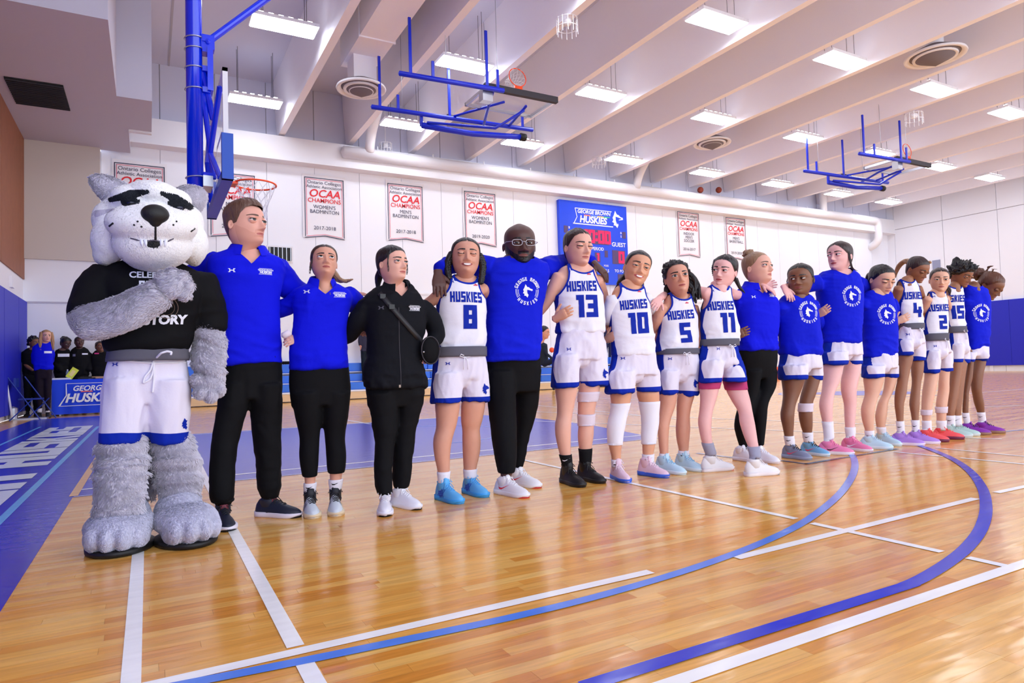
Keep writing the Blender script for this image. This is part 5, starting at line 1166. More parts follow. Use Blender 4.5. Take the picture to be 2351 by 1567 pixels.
    # --- socks and shoes
    for li, (ft, g_) in enumerate(zip(feet, gs)):
        s, ank = make_shoe(g_, ft['yaw'], Lsh, ft['cols'], root, base, high=ft.get('high', 0), lift=ft.get('lift', 0), side_mark=ft.get('mark'))
        if 'sock' in ft:
            rows, Ys = legY[li]; ry = [r[0] for r in rows]; y0, y1 = ft['sock'][0], rows[-1][0]; rr = [(q, np.interp(q, ry, [r[1] for r in rows]), np.interp(q, ry, [r[2] for r in rows])) for q in np.linspace(y0, y1, 5)]
            RB, _ = rows_loft(rr, [np.interp(q[0], ry, Ys) for q in rr], 1.0, .005, 2.1, 22); e0 = RB[-1]-RB[-1].mean(0); mid = (RB[-1].mean(0)+ank)/2; rs_ = np.linalg.norm(e0, axis=1).mean(); q_ = min(1, .033/rs_); RB += [e0*(1+q_)/2+mid, e0*q_+ank+np.array([0, 0, .025]), e0*q_*.75+ank-np.array([0, 0, .03])]
            V2, F2 = loft(RB[::-1]); V2 = wrinkle(V2, to_tris(F2), .0018, (10, 10, 60), seed); sk_ = obj('sock', V2, F2, ft['sock'][1], root, base=base)
            if len(ft['sock']) > 2:
                bvs = BVHTree.FromPolygons([tuple(v) for v in V2], [tuple(f_) for f_ in F2]); c_ = RB[1].mean(0)-np.array([0, 0, .02]); h_ = bvs.ray_cast(Vector(CAM), Vector(_n(c_-CAM)))
                if h_[0] is not None:
                    vr = _n([c_[1], -c_[0], 0]); vd = _n([c_[0], c_[1], 0]); v3, t3 = wrap2d(xf(SWOOSH, .6), bvs, np.array(h_[0]), vr, upv, vd, .002, .03)
                    if len(t3): obj('mark', v3, t3, ft['sock'][2], sk_, base=base)
    TW[0] = 0.0; sp['_root'] = root; sp['_base'] = base; return root
# ================================================================= THE LINE OF PEOPLE
def shm(n, up, sole, **k): d = dict(upper=mat('shoe_'+n, up, .55, bump=.15, bscale=300), sole=mat('sole_'+n, sole, .5)); d.update(k); return d
C_W = mat('lace_white', (238, 236, 244), .7); C_K = mat('lace_black', (18, 18, 26), .7); M_SWR = mat('mark_red', (226, 40, 52), .5)
SK = dict(fair=skin('fair', (228, 168, 150)), tan=skin('tan', (216, 156, 132)), olive=skin('olive', (224, 172, 146)), light=skin('light', (232, 176, 156)), deep=skin('deep', (84, 52, 46)), brown=skin('brown', (128, 82, 58)), pink=skin('pink', (238, 182, 178)), caramel=skin('caramel', (150, 98, 70)), honey=skin('honey', (222, 162, 130)))
def D(name, c, vf, s, m, **k): return dict(name=name, c=c, vf=vf, s=s, m=m, **k)
HUSK = block('HUSKIES', 1, .68, .75, fat=.1)
def jersey_decals(t, num, n, hs=.068, ns=.15, rot=0, ua=None, patch=None):
    d = [D('team_name', t, HUSK, hs, M_NUM, rot=rot), D('number', n, block(num, 1, .95, .75, fat=.13), ns, M_NUM, rot=rot*.6)]
    if ua: d.append(D('maker_mark', ua, LOGO_UA, .018, M_NUM))
    if patch: d.append(D('league_patch', patch, poly2d([(-1, -.4), (.2, .4), (.5, 0), (1, .1), (1, -.4)]), .018, M_REDP))
    return d
PP = []
# 1 tall man, blue polo
PP.append(dict(label='person in a royal blue polo shirt looking right, standing beside the grey costumed figure', skin=SK['fair'], seed=11, top='polo', topm=M_POLO, rib=False, deep=1.0, ease=.006,
 feet=[dict(toe=(524, 1221), yaw=8, cols=shm('navy', (22, 28, 50), (228, 220, 236), out=mat('outsole_black', (14, 14, 18)), lace=C_K, tongue=mat('tongue_red', (120, 40, 60))), sock=(1146, M_SOCKB)), dict(toe=(683, 1187), yaw=72, cols=shm('navy', (22, 28, 50), (228, 220, 236), out=mat('outsole_black', (14, 14, 18)), lace=C_K, tongue=mat('tongue_red', (120, 40, 60))), sock=(1134, M_SOCKB))], shoeL=.30,
 torso=[(572, 540, 600), (586, 505, 634), (600, 482, 650), (630, 480, 650), (680, 486, 642), (719, 492, 640), (783, 497, 642), (834, 500, 646)], neckline=dict(r=.072, d=.03, v=.075), wrk=.005,
 head=dict(c=(561, 515), h=106, yaw=46, pitch=4, wide=.97, nose=1.15, lip=(190, 110, 104), hair=H_BR, browm=H_BR, thick=.02, top=.075, line=([0, 30, 50, 66, 80, 100, 130, 180], [.80, .80, .76, .66, .47, .44, .2, .14]), beard=mat('stubble', (218, 157, 139), .8), eyes=.5, gaze=(.2, .05), fade=True, neck=1.06),
 arms=[dict(j=[(503, 608, .03, .062), (440, 640, .20, .055), (340, 650, .26, .045), (262, 618, .16, .036)], sleeve=.5), dict(j=[(630, 612, .03, .066), (660, 655, .10, .066), (720, 700, .19, .05), (800, 678, .14, .032)], sleeve=.55)],
 hands=[dict(w=(262, 618, .12), t=(222, 606, -.02), back=(-.5, -.5, .8), curl=.6, side=-1), dict(w=(800, 677, .12), t=(836, 670, .02), back=(.2, -.6, 1), curl=.35, side=-1)],
 legs=[[(880, 503, 573), (932, 499, 569), (1000, 488, 548), (1060, 484, 541), (1140, 484, 538), (1152, 494, 532)], [(880, 572, 648), (932, 574, 647), (1000, 583, 645), (1060, 589, 645), (1110, 592, 645), (1142, 603, 637)]], legshrink=.86,
 bottom='pants', botm=M_BLK, hips=[(815, 502, 644), (835, 506, 648), (880, 503, 648), (915, 501, 648)], pw=.006,
 decals=[D('maker_mark', (532, 620), LOGO_UA, .026, M_PRINT), D('team_tag', (610, 623), TEAMTAG, .036, M_PRINT)], collar=dict(r=.076, h=.04, m=M_POLO)))
# 2 woman blue quarter zip
PP.append(dict(label='person in a royal blue quarter-zip top and black cropped leggings, head tilted up', skin=SK['tan'], seed=12, top='zip', topm=M_POLO, rib=False, ease=.005,
 feet=[dict(toe=(720, 1192), yaw=6, high=.02, cols=shm('pale_grey', (206, 214, 226), (222, 202, 170), tongue=mat('tongue_black', (24, 26, 38)), collar=mat('tongue_black', (24, 26, 38)), lace=C_K), sock=(1108, M_SOCKW, M_BLK), mark=(STRIPE3, mat('grey_mesh', (120, 130, 150), .7), (.45, .045))), dict(toe=(770, 1187), yaw=14, high=.02, cols=shm('pale_grey', (206, 214, 226), (222, 202, 170), tongue=mat('tongue_black', (24, 26, 38)), collar=mat('tongue_black', (24, 26, 38)), lace=C_K), sock=(1100, M_SOCKW, M_BLK), mark=(STRIPE3, mat('grey_mesh', (120, 130, 150), .7), (.45, .045)))], shoeL=.27,
 torso=[(649, 714, 766), (657, 694, 784), (668, 680, 800), (690, 674, 806), (719, 676, 800), (750, 674, 795), (783, 671, 796), (820, 667, 798), (846, 668, 799)], neckline=dict(r=.066, d=.03, v=.05),
 head=dict(c=(744, 602), h=80, yaw=8, pitch=12, roll=2, hair=H_DBR, eyes=.62, gaze=(-.1, .35), lip=(168, 84, 80), browm=H_BLK, nosew=1.15, neck=.95, thick=.03, part=1,
  locks=[dict(p=[(-.28, -.3, .35), (-.45, -.3, .1), (-.62, -.25, .04), (-.8, -.2, .1)], r=(.11, .07), m=H_BL, n=9, wob=.012), dict(p=[(.30, .1, .62), (.38, .05, .35), (.40, .0, .12)], r=(.035, .012), n=5)]),
 arms=[dict(j=[(692, 676, .02, .045), (662, 705, .12, .045), (600, 720, .2, .04)], sleeve=1), dict(j=[(795, 678, .02, .047), (825, 705, .12, .045), (866, 745, .2, .035), (868, 762, .14, .025)], sleeve=.8)],
 hands=[dict(w=(866, 764, .12), t=(832, 757, .04), back=(-.3, -.6, .8), curl=.5, side=1)],
 legs=[[(900, 668, 738), (952, 678, 737), (1003, 689, 733), (1040, 688, 731), (1070, 692, 729), (1096, 697, 727), (1118, 699, 725)], [(900, 737, 804), (952, 741, 799), (1003, 747, 791), (1040, 750, 794), (1065, 752, 792), (1088, 755, 788), (1108, 756, 785)]],
 bottom='pants', botname='leggings', botm=M_BLK, hips=[(830, 670, 798), (850, 666, 801), (890, 666, 805), (930, 671, 803)], pw=.0012, loose=.003,
 pantlegs=[[(900, 668, 738), (952, 678, 738), (1003, 689, 733), (1040, 688, 731), (1065, 690, 730), (1094, 695, 728)], [(900, 737, 804), (952, 741, 799), (1003, 747, 791), (1040, 750, 794), (1065, 751, 793), (1085, 753, 790)]],
 decals=[D('maker_mark', (704, 669), LOGO_UA, .024, M_PRINT), D('team_tag', (780, 676), TEAMTAG, .034, M_PRINT), D('zip', (745, 672), rect2d(-.002, -.035, .002, .035), 1, M_GREY)], collar=dict(r=.070, h=.045, m=M_POLO)))
# 3 trainer black jacket
PP.append(dict(label='person in a black zip jacket with a low ponytail and white shoes, beside player 8', skin=SK['light'], seed=13, top='jacket', topname='jacket', topm=M_NBLK, rib=False, ease=.006, wrk=.007,
 feet=[dict(toe=(884, 1187), yaw=6, cols=shm('white', (236, 234, 246), (234, 232, 244), lace=C_W, out=mat('outsole_black', (14, 14, 18)))), dict(toe=(956, 1170), yaw=48, cols=shm('white', (236, 234, 246), (234, 232, 244), lace=C_W, out=mat('outsole_black', (14, 14, 18))))], shoeL=.26,
 torso=[(655, 884, 940), (668, 862, 955), (684, 842, 968), (710, 838, 972), (751, 842, 974), (796, 846, 966), (843, 838, 970), (887, 838, 976)], neckline=dict(r=.064, d=.02, v=.06),
 head=dict(c=(900, 606), h=82, yaw=42, pitch=3, hair=H_BLK, eyes=.4, gaze=(.2, .2), smile=.15, lip=(186, 104, 98), browm=H_BLK, nosew=1.1, neck=.95, thick=.035, line=([0, 30, 55, 72, 85, 100, 130, 180], [.82, .80, .72, .60, .55, .5, .2, .12]),
  locks=[dict(p=[(-.05, -.5, .42), (-.1, -.72, .28), (-.1, -.78, .05), (-.08, -.7, -.22)], r=(.12, .05), n=9), dict(p=[(.30, .2, .75), (.36, .22, .5), (.35, .2, .22)], r=(.03, .008), n=4), dict(p=[(-.30, .2, .75), (-.35, .24, .5), (-.33, .2, .2)], r=(.03, .008), n=4)]),
 arms=[dict(j=[(852, 700, .01, .05), (822, 735, .05, .053), (800, 770, .14, .048), (745, 785, .2, .036)], sleeve=1), dict(j=[(962, 702, .0, .052), (992, 735, .0, .048), (1006, 768, .0, .044), (985, 796, -.03, .034)], sleeve=1)],
 hands=[dict(w=(688, 776, .1), t=(655, 778, .02), back=(-.2, -1, .4), curl=1.0, side=1, s=.78,  **{'from': (745, 785, .2)})],
 legs=[[(900, 842, 910), (927, 849, 911), (978, 857, 911), (1015, 861, 906), (1080, 860, 901), (1134, 867, 900)], [(900, 908, 973), (927, 910, 968), (978, 910, 956), (1015, 907, 950), (1080, 903, 944), (1118, 906, 935)]], legshrink=.86,
 bottom='pants', botm=M_BLK, hips=[(860, 842, 972), (885, 841, 974), (910, 844, 973), (930, 847, 970)], pw=.005,
 decals=[D('maker_mark', (875, 706), LOGO_UA, .024, M_GREY), D('team_tag', (952, 707), TEAMTAG, .034, M_PRINT), D('zip', (917, 800), rect2d(-.002, -.22, .002, .25), 1, M_DK2 if 'M_DK2' in globals() else m_dark), D('zip_pull', (918, 886), rect2d(-.006, -.008, .006, .008), 1, m_steel)], collar=dict(r=.074, h=.05, m=M_NBLK)))
# 4 player 8
PP.append(dict(label='player 8 in a white jersey, smiling with eyes shut and two braids', skin=SK['tan'], seed=14, top='tank', armpit=690, strap=.098,
 feet=[dict(toe=(1062, 1157), yaw=26, high=.015, cols=shm('sky_blue', (92, 178, 240), (58, 160, 232)), sock=(1082, M_SOCKW), mark=(WEB, mat('mark_royal', (30, 66, 190)), (.42, .05))), dict(toe=(1119, 1142), yaw=34, high=.015, cols=shm('sky_blue', (92, 178, 240), (58, 160, 232)), sock=(1076, M_SOCKW), mark=(WEB, mat('mark_royal', (30, 66, 190)), (.42, .05)))], shoeL=.275,
 torso=[(632, 1044, 1092), (641, 1027, 1100), (652, 1014, 1108), (668, 1008, 1112), (690, 1004, 1115), (720, 1006, 1116), (750, 1009, 1114), (780, 1007, 1115), (799, 1007, 1112)], neckline=dict(r=.082, d=.06),
 head=dict(c=(1069, 590), h=88, yaw=6, roll=3, pitch=4, hair=H_BLK, eyes=.05, smile=1, lip=(180, 84, 88), browm=H_BLK, nosew=1.2, wide=1.04, neck=.95, thick=.02, part=1,
  locks=[dict(p=[(-.34, -.05, .6), (-.47, -.05, .35), (-.44, .05, .05), (-.40, .1, -.2)], r=(.10, .07), braid=True), dict(p=[(.34, -.05, .6), (.46, -.05, .35), (.46, .05, .1), (.42, .12, -.12)], r=(.10, .07), braid=True)]),
 arms=[dict(j=[(1021, 662, .0, .046), (1000, 684, .02, .040), (975, 702, .1, .036), (930, 715, .2, .03)]), dict(j=[(1106, 662, .02, .046), (1125, 690, .15, .04), (1160, 720, .25, .03)])],
 legs=[[(890, 996, 1060), (927, 998, 1057), (965, 1001, 1051), (985, 1000, 1046), (1008, 994, 1039), (1041, 996, 1034), (1080, 1004, 1033), (1105, 1007, 1030)], [(890, 1058, 1118), (927, 1058, 1115), (965, 1058, 1108), (985, 1061, 1102), (1010, 1061, 1104), (1041, 1062, 1102), (1072, 1064, 1095), (1095, 1066, 1093)]],
 bottom='shorts', shorts=dict(waist=[(805, 1003, 1113), (820, 1001, 1113), (850, 996, 1118), (870, 993, 1120)], legs=[[(855, 994, 1062), (890, 991, 1060), (924, 989, 1057)], [(855, 1058, 1119), (890, 1058, 1121), (921, 1058, 1122)]], grey=[(796, 1005, 1111), (803, 1004, 1112), (814, 1003, 1112), (819, 1003, 1112)], tie=(1066, 817), ua=(1028, 834), emb=(1116, 892)),
 decals=jersey_decals((1072, 681), '8', (1080, 727), rot=-.02, ua=(1038, 646), patch=(1091, 653))))
# 5 man with glasses
PP.append(dict(label='bald bearded person in glasses and a royal blue tee, arms over both neighbours', skin=SK['deep'], seed=15, top='tee', topm=M_TEE, rib=True, deep=1.05, ease=.006, wrk=.006, group=None,
 feet=[dict(toe=(1200, 1143), yaw=42, cols=shm('white_runner', (238, 236, 244), (240, 238, 246), lace=C_W, out=mat('outsole_red', (210, 50, 60))), mark=(SWOOSH, M_SWR, (.36, .052))), dict(toe=(1230, 1120), yaw=46, cols=shm('white_runner', (238, 236, 244), (240, 238, 246), lace=C_W, out=mat('outsole_red', (210, 50, 60))), mark=(SWOOSH, M_SWR, (.36, .052)))], shoeL=.30,
 torso=[(590, 1160, 1222), (600, 1130, 1244), (612, 1116, 1256), (635, 1111, 1257), (665, 1112, 1252), (705, 1114, 1244), (750, 1113, 1242), (800, 1111, 1241), (828, 1109, 1240)], neckline=dict(r=.086, d=.035),
 head=dict(c=(1193, 562), h=96, yaw=12, pitch=-3, wide=1.06, jaw=.7, eyes=.3, gaze=(.1, -.1), lip=(120, 66, 62), browm=H_BLK, nosew=1.5, nose=1.0, neck=1.25, beard=H_BLK),
 arms=[dict(j=[(1128, 618, .03, .078), (1085, 606, .10, .066), (1040, 606, .08, .052), (1010, 620, -.0, .042)], sleeve=1), dict(j=[(1244, 620, .03, .075), (1290, 606, .12, .064), (1335, 600, .12, .05), (1362, 604, .03, .042)], sleeve=1)],
 hands=[dict(w=(1006, 628, -.05), t=(1010, 672, -.13), back=(-.3, -1, .5), curl=.35, side=1, s=1.12), dict(w=(1366, 606, -.02), t=(1398, 632, -.10), back=(.2, -1, .8), curl=.6, side=-1, s=1.1)],
 legs=[[(850, 1118, 1183), (930, 1122, 1184), (1003, 1130, 1185), (1059, 1139, 1184), (1085, 1146, 1180)], [(850, 1180, 1241), (930, 1184, 1234), (1003, 1184, 1214), (1050, 1181, 1205), (1072, 1182, 1200)]], legshrink=.86,
 bottom='pants', botm=M_BLK, hips=[(815, 1114, 1239), (840, 1117, 1241), (880, 1119, 1240), (900, 1120, 1239)], pw=.004,
 decals=[D('round_logo', (1211, 668), CLOGO, .082, M_PRINT), D('logo_detail', (1213, 668), EMB_CUT, .075, M_TEE, off=.005)], glasses=True))
# 6 player 13
PP.append(dict(label='tall player 13 in a white jersey, eyes lowered, taped knee and black socks', skin=SK['light'], seed=16, top='tank', armpit=682, strap=.1,
 feet=[dict(toe=(1340, 1119), yaw=24, high=.03, cols=shm('black', (20, 20, 24), (18, 18, 20)), sock=(1043, M_SOCKB, M_PRINT)), dict(toe=(1385, 1110), yaw=30, high=.03, cols=shm('black', (20, 20, 24), (18, 18, 20)), sock=(1029, M_SOCKB))], shoeL=.29,
 torso=[(606, 1303, 1352), (616, 1283, 1366), (630, 1275, 1373), (650, 1270, 1380), (682, 1272, 1383), (705, 1277, 1384), (735, 1281, 1385), (762, 1280, 1385)], neckline=dict(r=.085, d=.075, v=.0),
 head=dict(c=(1326, 567), h=84, yaw=32, pitch=-6, hair=H_DBR, eyes=.12, gaze=(0, -.6), lip=(190, 110, 110), browm=H_DBR, nose=1.15, neck=.98, thick=.02, wide=.96, part=1),
 arms=[dict(j=[(1286, 632, .0, .055), (1270, 665, .03, .05), (1250, 700, .10, .042), (1215, 740, .2, .035)]), dict(j=[(1371, 640, .02, .052), (1385, 680, .12, .045), (1395, 730, .2, .035)])],
 legs=[[(860, 1270, 1330), (889, 1273, 1327), (924, 1278, 1320), (954, 1278, 1314), (970, 1274, 1312), (1000, 1275, 1311), (1040, 1284, 1311), (1068, 1292, 1314)], [(860, 1328, 1380), (889, 1328, 1378), (924, 1327, 1370), (944, 1326, 1366), (973, 1328, 1364), (1000, 1326, 1363), (1028, 1329, 1359), (1058, 1332, 1357)]],
 bottom='shorts', shorts=dict(waist=[(758, 1282, 1383), (775, 1280, 1385), (800, 1274, 1389), (825, 1270, 1391)], legs=[[(815, 1271, 1329), (855, 1268, 1328), (888, 1267, 1328)], [(815, 1330, 1391), (855, 1330, 1393), (884, 1330, 1394)]], ua=(1306, 801), emb=(1390, 857)),
 bands=[(1, 899, 921, M_TAPE, 'tape_band', .006), (1, 950, 976, M_TAPE, 'tape_band', .006)],
 decals=jersey_decals((1337, 656), '13', (1349, 702), hs=.072, ns=.155, rot=.03, ua=(1305, 627), patch=(1351, 628))))
# 7 player 10
PP.append(dict(label='player 10 smiling with head tilted, white knee sleeves and white undershirt', skin=SK['honey'], seed=17, top='tank', armpit=700, strap=.1,
 feet=[dict(toe=(1443, 1109), yaw=10, high=.02, cols=shm('pale_pink', (232, 200, 220), (50, 96, 214), lace=mat('lace_pink', (244, 226, 240))), sock=(1054, M_SOCKW, M_BLK)), dict(toe=(1523, 1097), yaw=40, high=.02, cols=shm('pale_pink', (232, 200, 220), (50, 96, 214), lace=mat('lace_pink', (244, 226, 240))), sock=(1042, M_SOCKW, M_BLK))], shoeL=.265,
 torso=[(650, 1424, 1468), (660, 1410, 1480), (674, 1402, 1486), (700, 1396, 1490), (744, 1402, 1496), (787, 1406, 1500), (813, 1408, 1501)], neckline=dict(r=.082, d=.06),
 head=dict(c=(1463, 615), h=80, yaw=16, roll=16, pitch=2, hair=H_BLK, eyes=.25, smile=1, lip=(196, 96, 96), browm=H_DBR, nosew=1.15, neck=.95, thick=.02,
  locks=[dict(p=[(-.2, -.45, .35), (-.35, -.45, .05), (-.45, -.35, -.22)], r=(.12, .03), m=H_DBR, n=8), dict(p=[(.15, -.45, .3), (.32, -.4, .0), (.30, -.3, -.2)], r=(.12, .04), m=H_DBR, n=8, wob=.01)]),
 arms=[dict(j=[(1409, 684, .0, .048), (1398, 720, .05, .045), (1388, 752, .16, .038), (1330, 748, .22, .034), (1290, 738, .18, .03), (1273, 731, .05, .025)], cover=M_JW, clen=.34), dict(j=[(1482, 684, .02, .045), (1500, 720, .12, .042), (1510, 760, .2, .035)], cover=M_JW, clen=.5)],
 hands=[dict(w=(1276, 730, .03), t=(1301, 716, -.05), back=(-.6, -1, .1), curl=.45, side=1)],
 legs=[[(870, 1396, 1456), (903, 1400, 1451), (929, 1403, 1446), (949, 1401, 1440), (973, 1395, 1435), (998, 1395, 1430), (1020, 1397, 1428), (1047, 1403, 1426), (1072, 1406, 1426)], [(870, 1460, 1514), (903, 1461, 1514), (922, 1467, 1514), (949, 1472, 1512), (973, 1474, 1511), (998, 1473, 1507), (1018, 1474, 1505), (1040, 1475, 1501), (1065, 1478, 1500)]],
 bottom='shorts', shorts=dict(waist=[(808, 1409, 1500), (820, 1407, 1502), (845, 1400, 1507), (860, 1396, 1511)], legs=[[(850, 1396, 1458), (875, 1392, 1457), (902, 1389, 1455)], [(850, 1458, 1511), (875, 1460, 1513), (897, 1460, 1514)]], ua=(1430, 822)),
 bands=[(0, 925, 1020, M_JW, 'knee_sleeve', .005), (1, 921, 1018, M_JW, 'knee_sleeve', .005)],
 decals=jersey_decals((1457, 698), '10', (1467, 741), rot=.07, ua=(1421, 668), patch=(1467, 668))))
# 8 player 5
PP.append(dict(label='player 5 in a white jersey with wavy black hair, standing between players 10 and 11', skin=SK['tan'], seed=18, top='tank', armpit=730, strap=.09,
 feet=[dict(toe=(1571, 1090), yaw=40, high=.015, cols=shm('ice_blue', (190, 222, 242), (214, 232, 246), lace=mat('lace_ice', (150, 200, 236))), sock=(1040, M_SOCKW, M_BLK)), dict(toe=(1611, 1083), yaw=36, high=.015, cols=shm('ice_blue', (190, 222, 242), (214, 232, 246), lace=mat('lace_ice', (150, 200, 236))), sock=(1034, M_SOCKW, M_BLK))], shoeL=.265,
 torso=[(672, 1538, 1578), (684, 1526, 1588), (700, 1518, 1596), (730, 1511, 1600), (758, 1514, 1601), (787, 1509, 1601), (804, 1508, 1600)], neckline=dict(r=.078, d=.06),
 head=dict(c=(1554, 637), h=76, yaw=14, roll=-8, hair=H_BLK, eyes=.62, lip=(176, 92, 88), browm=H_BLK, nosew=1.1, neck=.9, thick=.05, curly=.015, wide=.97,
  locks=[dict(p=[(-.25, -.35, .7), (-.52, -.3, .5), (-.62, -.2, .15), (-.52, -.1, -.25)], r=(.16, .09), n=10, wob=.016), dict(p=[(-.3, -.3, .4), (-.45, -.2, .1), (-.42, -.1, -.35)], r=(.13, .05), n=9, wob=.016), dict(p=[(.25, -.35, .3), (.36, -.3, .0), (.34, -.1, -.15)], r=(.1, .04), n=7, wob=.012)]),
 arms=[dict(j=[(1523, 702, .0, .045), (1506, 735, .03, .042), (1497, 762, .14, .036), (1450, 775, .22, .032), (1412, 780, .18, .028), (1391, 779, .07, .025)]), dict(j=[(1592, 704, .0, .042), (1603, 740, .03, .038), (1604, 775, .12, .03)])],
 hands=[dict(w=(1392, 779, .05), t=(1412, 770, -.03), back=(-.6, -1, .1), curl=.45, side=1)],
 legs=[[(870, 1513, 1560), (904, 1513, 1556), (931, 1514, 1551), (957, 1512, 1542), (978, 1509, 1537), (1010, 1511, 1535), (1037, 1514, 1535), (1058, 1516, 1534)], [(870, 1556, 1600), (904, 1555, 1596), (931, 1553, 1588), (956, 1553, 1584), (983, 1551, 1585), (1008, 1553, 1583), (1032, 1558, 1581), (1052, 1560, 1580)]],
 bottom='shorts', shorts=dict(waist=[(803, 1510, 1600), (820, 1509, 1601), (845, 1511, 1603), (860, 1511, 1603)], legs=[[(850, 1511, 1559), (880, 1513, 1558), (904, 1513, 1557)], [(850, 1557, 1603), (880, 1557, 1604), (907, 1558, 1603)]], grey=[(800, 1512, 1600), (804, 1511, 1600), (810, 1511, 1600), (813, 1511, 1600)], tie=(1574, 812), ua=(1538, 823), emb=(1598, 880)),
 decals=jersey_decals((1565, 722), '5', (1574, 763), rot=.06, ua=(1538, 693), patch=(1576, 694))))
# 9 player 11
PP.append(dict(label='player 11 in a white jersey with pink tights under the shorts', skin=SK['pink'], seed=19, top='tank', armpit=712, strap=.09,
 feet=[dict(toe=(1678, 1077), yaw=52, high=.01, cols=shm('cream', (232, 230, 236), (236, 228, 232), out=mat('outsole_pink', (236, 150, 160)), lace=C_W), sock=(1016, M_SOCKG)), dict(toe=(1780, 1087), yaw=50, high=.01, cols=shm('cream', (232, 230, 236), (236, 228, 232), out=mat('outsole_ice', (160, 190, 220)), lace=C_W), sock=(1024, M_SOCKG))], shoeL=.28,
 torso=[(652, 1632, 1668), (662, 1622, 1678), (680, 1616, 1682), (707, 1610, 1687), (740, 1610, 1691), (765, 1612, 1695), (783, 1615, 1696)], neckline=dict(r=.078, d=.06),
 head=dict(c=(1664, 622), h=72, yaw=-20, roll=10, pitch=-5, hair=H_BLK, eyes=.4, gaze=(.4, -.3), lip=(180, 76, 84), browm=H_BLK, neck=.9, thick=.035, part=1, wide=.97,
  locks=[dict(p=[(.30, .0, .85), (.42, -.1, .55), (.36, -.3, .2), (.2, -.4, -.05)], r=(.08, .05), braid=True), dict(p=[(-.3, -.2, .3), (-.45, -.3, 0), (-.62, -.3, -.15)], r=(.07, .02), n=5)]),
 arms=[dict(j=[(1628, 675, .0, .05), (1600, 668, .12, .046), (1565, 668, .30, .04), (1528, 676, .26, .034), (1515, 684, .12, .028)]), dict(j=[(1674, 672, .03, .045), (1700, 680, .18, .04), (1750, 660, .15, .03)])],
 hands=[dict(w=(1513, 686, .08), t=(1497, 713, -.02), back=(-.3, -1, .4), curl=.5, side=1, s=.9), dict(w=(1752, 654, .04), t=(1781, 668, -.05), back=(.2, -1, .8), curl=.5, side=-1, s=.9)],
 legs=[[(860, 1605, 1660), (889, 1605, 1652), (914, 1607, 1646), (944, 1605, 1637), (968, 1602, 1634), (998, 1607, 1634), (1018, 1612, 1637), (1040, 1620, 1644)], [(860, 1658, 1712), (889, 1664, 1715), (919, 1679, 1723), (944, 1694, 1728), (968, 1697, 1733), (998, 1706, 1738), (1023, 1716, 1742), (1045, 1722, 1746)]],
 bottom='shorts', shorts=dict(waist=[(775, 1616, 1693), (790, 1612, 1690), (815, 1604, 1698), (835, 1603, 1704)], legs=[[(828, 1603, 1658), (855, 1604, 1656), (877, 1604, 1654)], [(828, 1655, 1704), (855, 1658, 1709), (876, 1659, 1713)]], grey=[(778, 1614, 1692), (783, 1613, 1692), (790, 1612, 1692), (794, 1612, 1692)], ua=(1649, 800), tie=(1678, 794)),
 bands=[(0, 862, 892, M_PINKT, 'tights', .004), (1, 862, 894, M_PINKT, 'tights', .004)],
 decals=jersey_decals((1657, 701), '11', (1672, 740), rot=.02, ua=(1635, 667))))
# 10 blonde coach
PP.append(dict(label='person with a dark blonde top bun in a royal blue polo and black leggings', skin=SK['light'], seed=20, top='polo', topm=M_POLO, rib=False, ease=.004,
 feet=[dict(toe=(1722, 1062), yaw=30, cols=shm('white', (236, 234, 246), (234, 232, 244))), dict(toe=(1772, 1064), yaw=35, cols=shm('white', (236, 234, 246), (234, 232, 244)))], shoeL=.26,
 torso=[(655, 1710, 1756), (664, 1696, 1766), (680, 1686, 1776), (701, 1684, 1786), (730, 1689, 1788), (758, 1692, 1786), (785, 1691, 1784), (804, 1690, 1785)], neckline=dict(r=.064, d=.02, v=.06),
 head=dict(c=(1738, 615), h=72, yaw=56, pitch=4, hair=H_BL, eyes=.5, gaze=(0, .1), lip=(196, 120, 116), browm=H_BR, neck=.95, thick=.022, line=([0, 30, 55, 72, 85, 100, 130, 180], [.86, .84, .76, .62, .54, .48, .2, .14]),
  buns=[dict(c=(-.05, -.3, 1.02), r=(.19, .19, .15), n=.35, f=4)], locks=[dict(p=[(.0, -.2, .95), (-.05, -.32, 1.08), (-.08, -.45, .98)], r=(.05, .03), n=5)]),
 arms=[dict(j=[(1697, 690, .02, .05), (1692, 735, .08, .046), (1680, 770, .18, .035)], sleeve=1), dict(j=[(1768, 690, .02, .05), (1784, 730, .08, .045), (1800, 770, .2, .035)], sleeve=1)],
 legs=[[(850, 1706, 1748), (900, 1704, 1742), (950, 1690, 1728), (985, 1687, 1724), (1030, 1700, 1718)], [(850, 1738, 1784), (887, 1738, 1781), (924, 1730, 1764), (967, 1732, 1759), (1023, 1740, 1753)]],
 bottom='pants', botname='leggings', botm=M_BLK, hips=[(795, 1694, 1783), (816, 1693, 1784), (845, 1702, 1782), (868, 1712, 1776)], pw=.0012,
 decals=[D('maker_mark', (1730, 681), LOGO_UA, .024, M_PRINT), D('team_tag', (1772, 677), TEAMTAG, .03, M_PRINT)], collar=dict(r=.068, h=.04, m=M_POLO)))
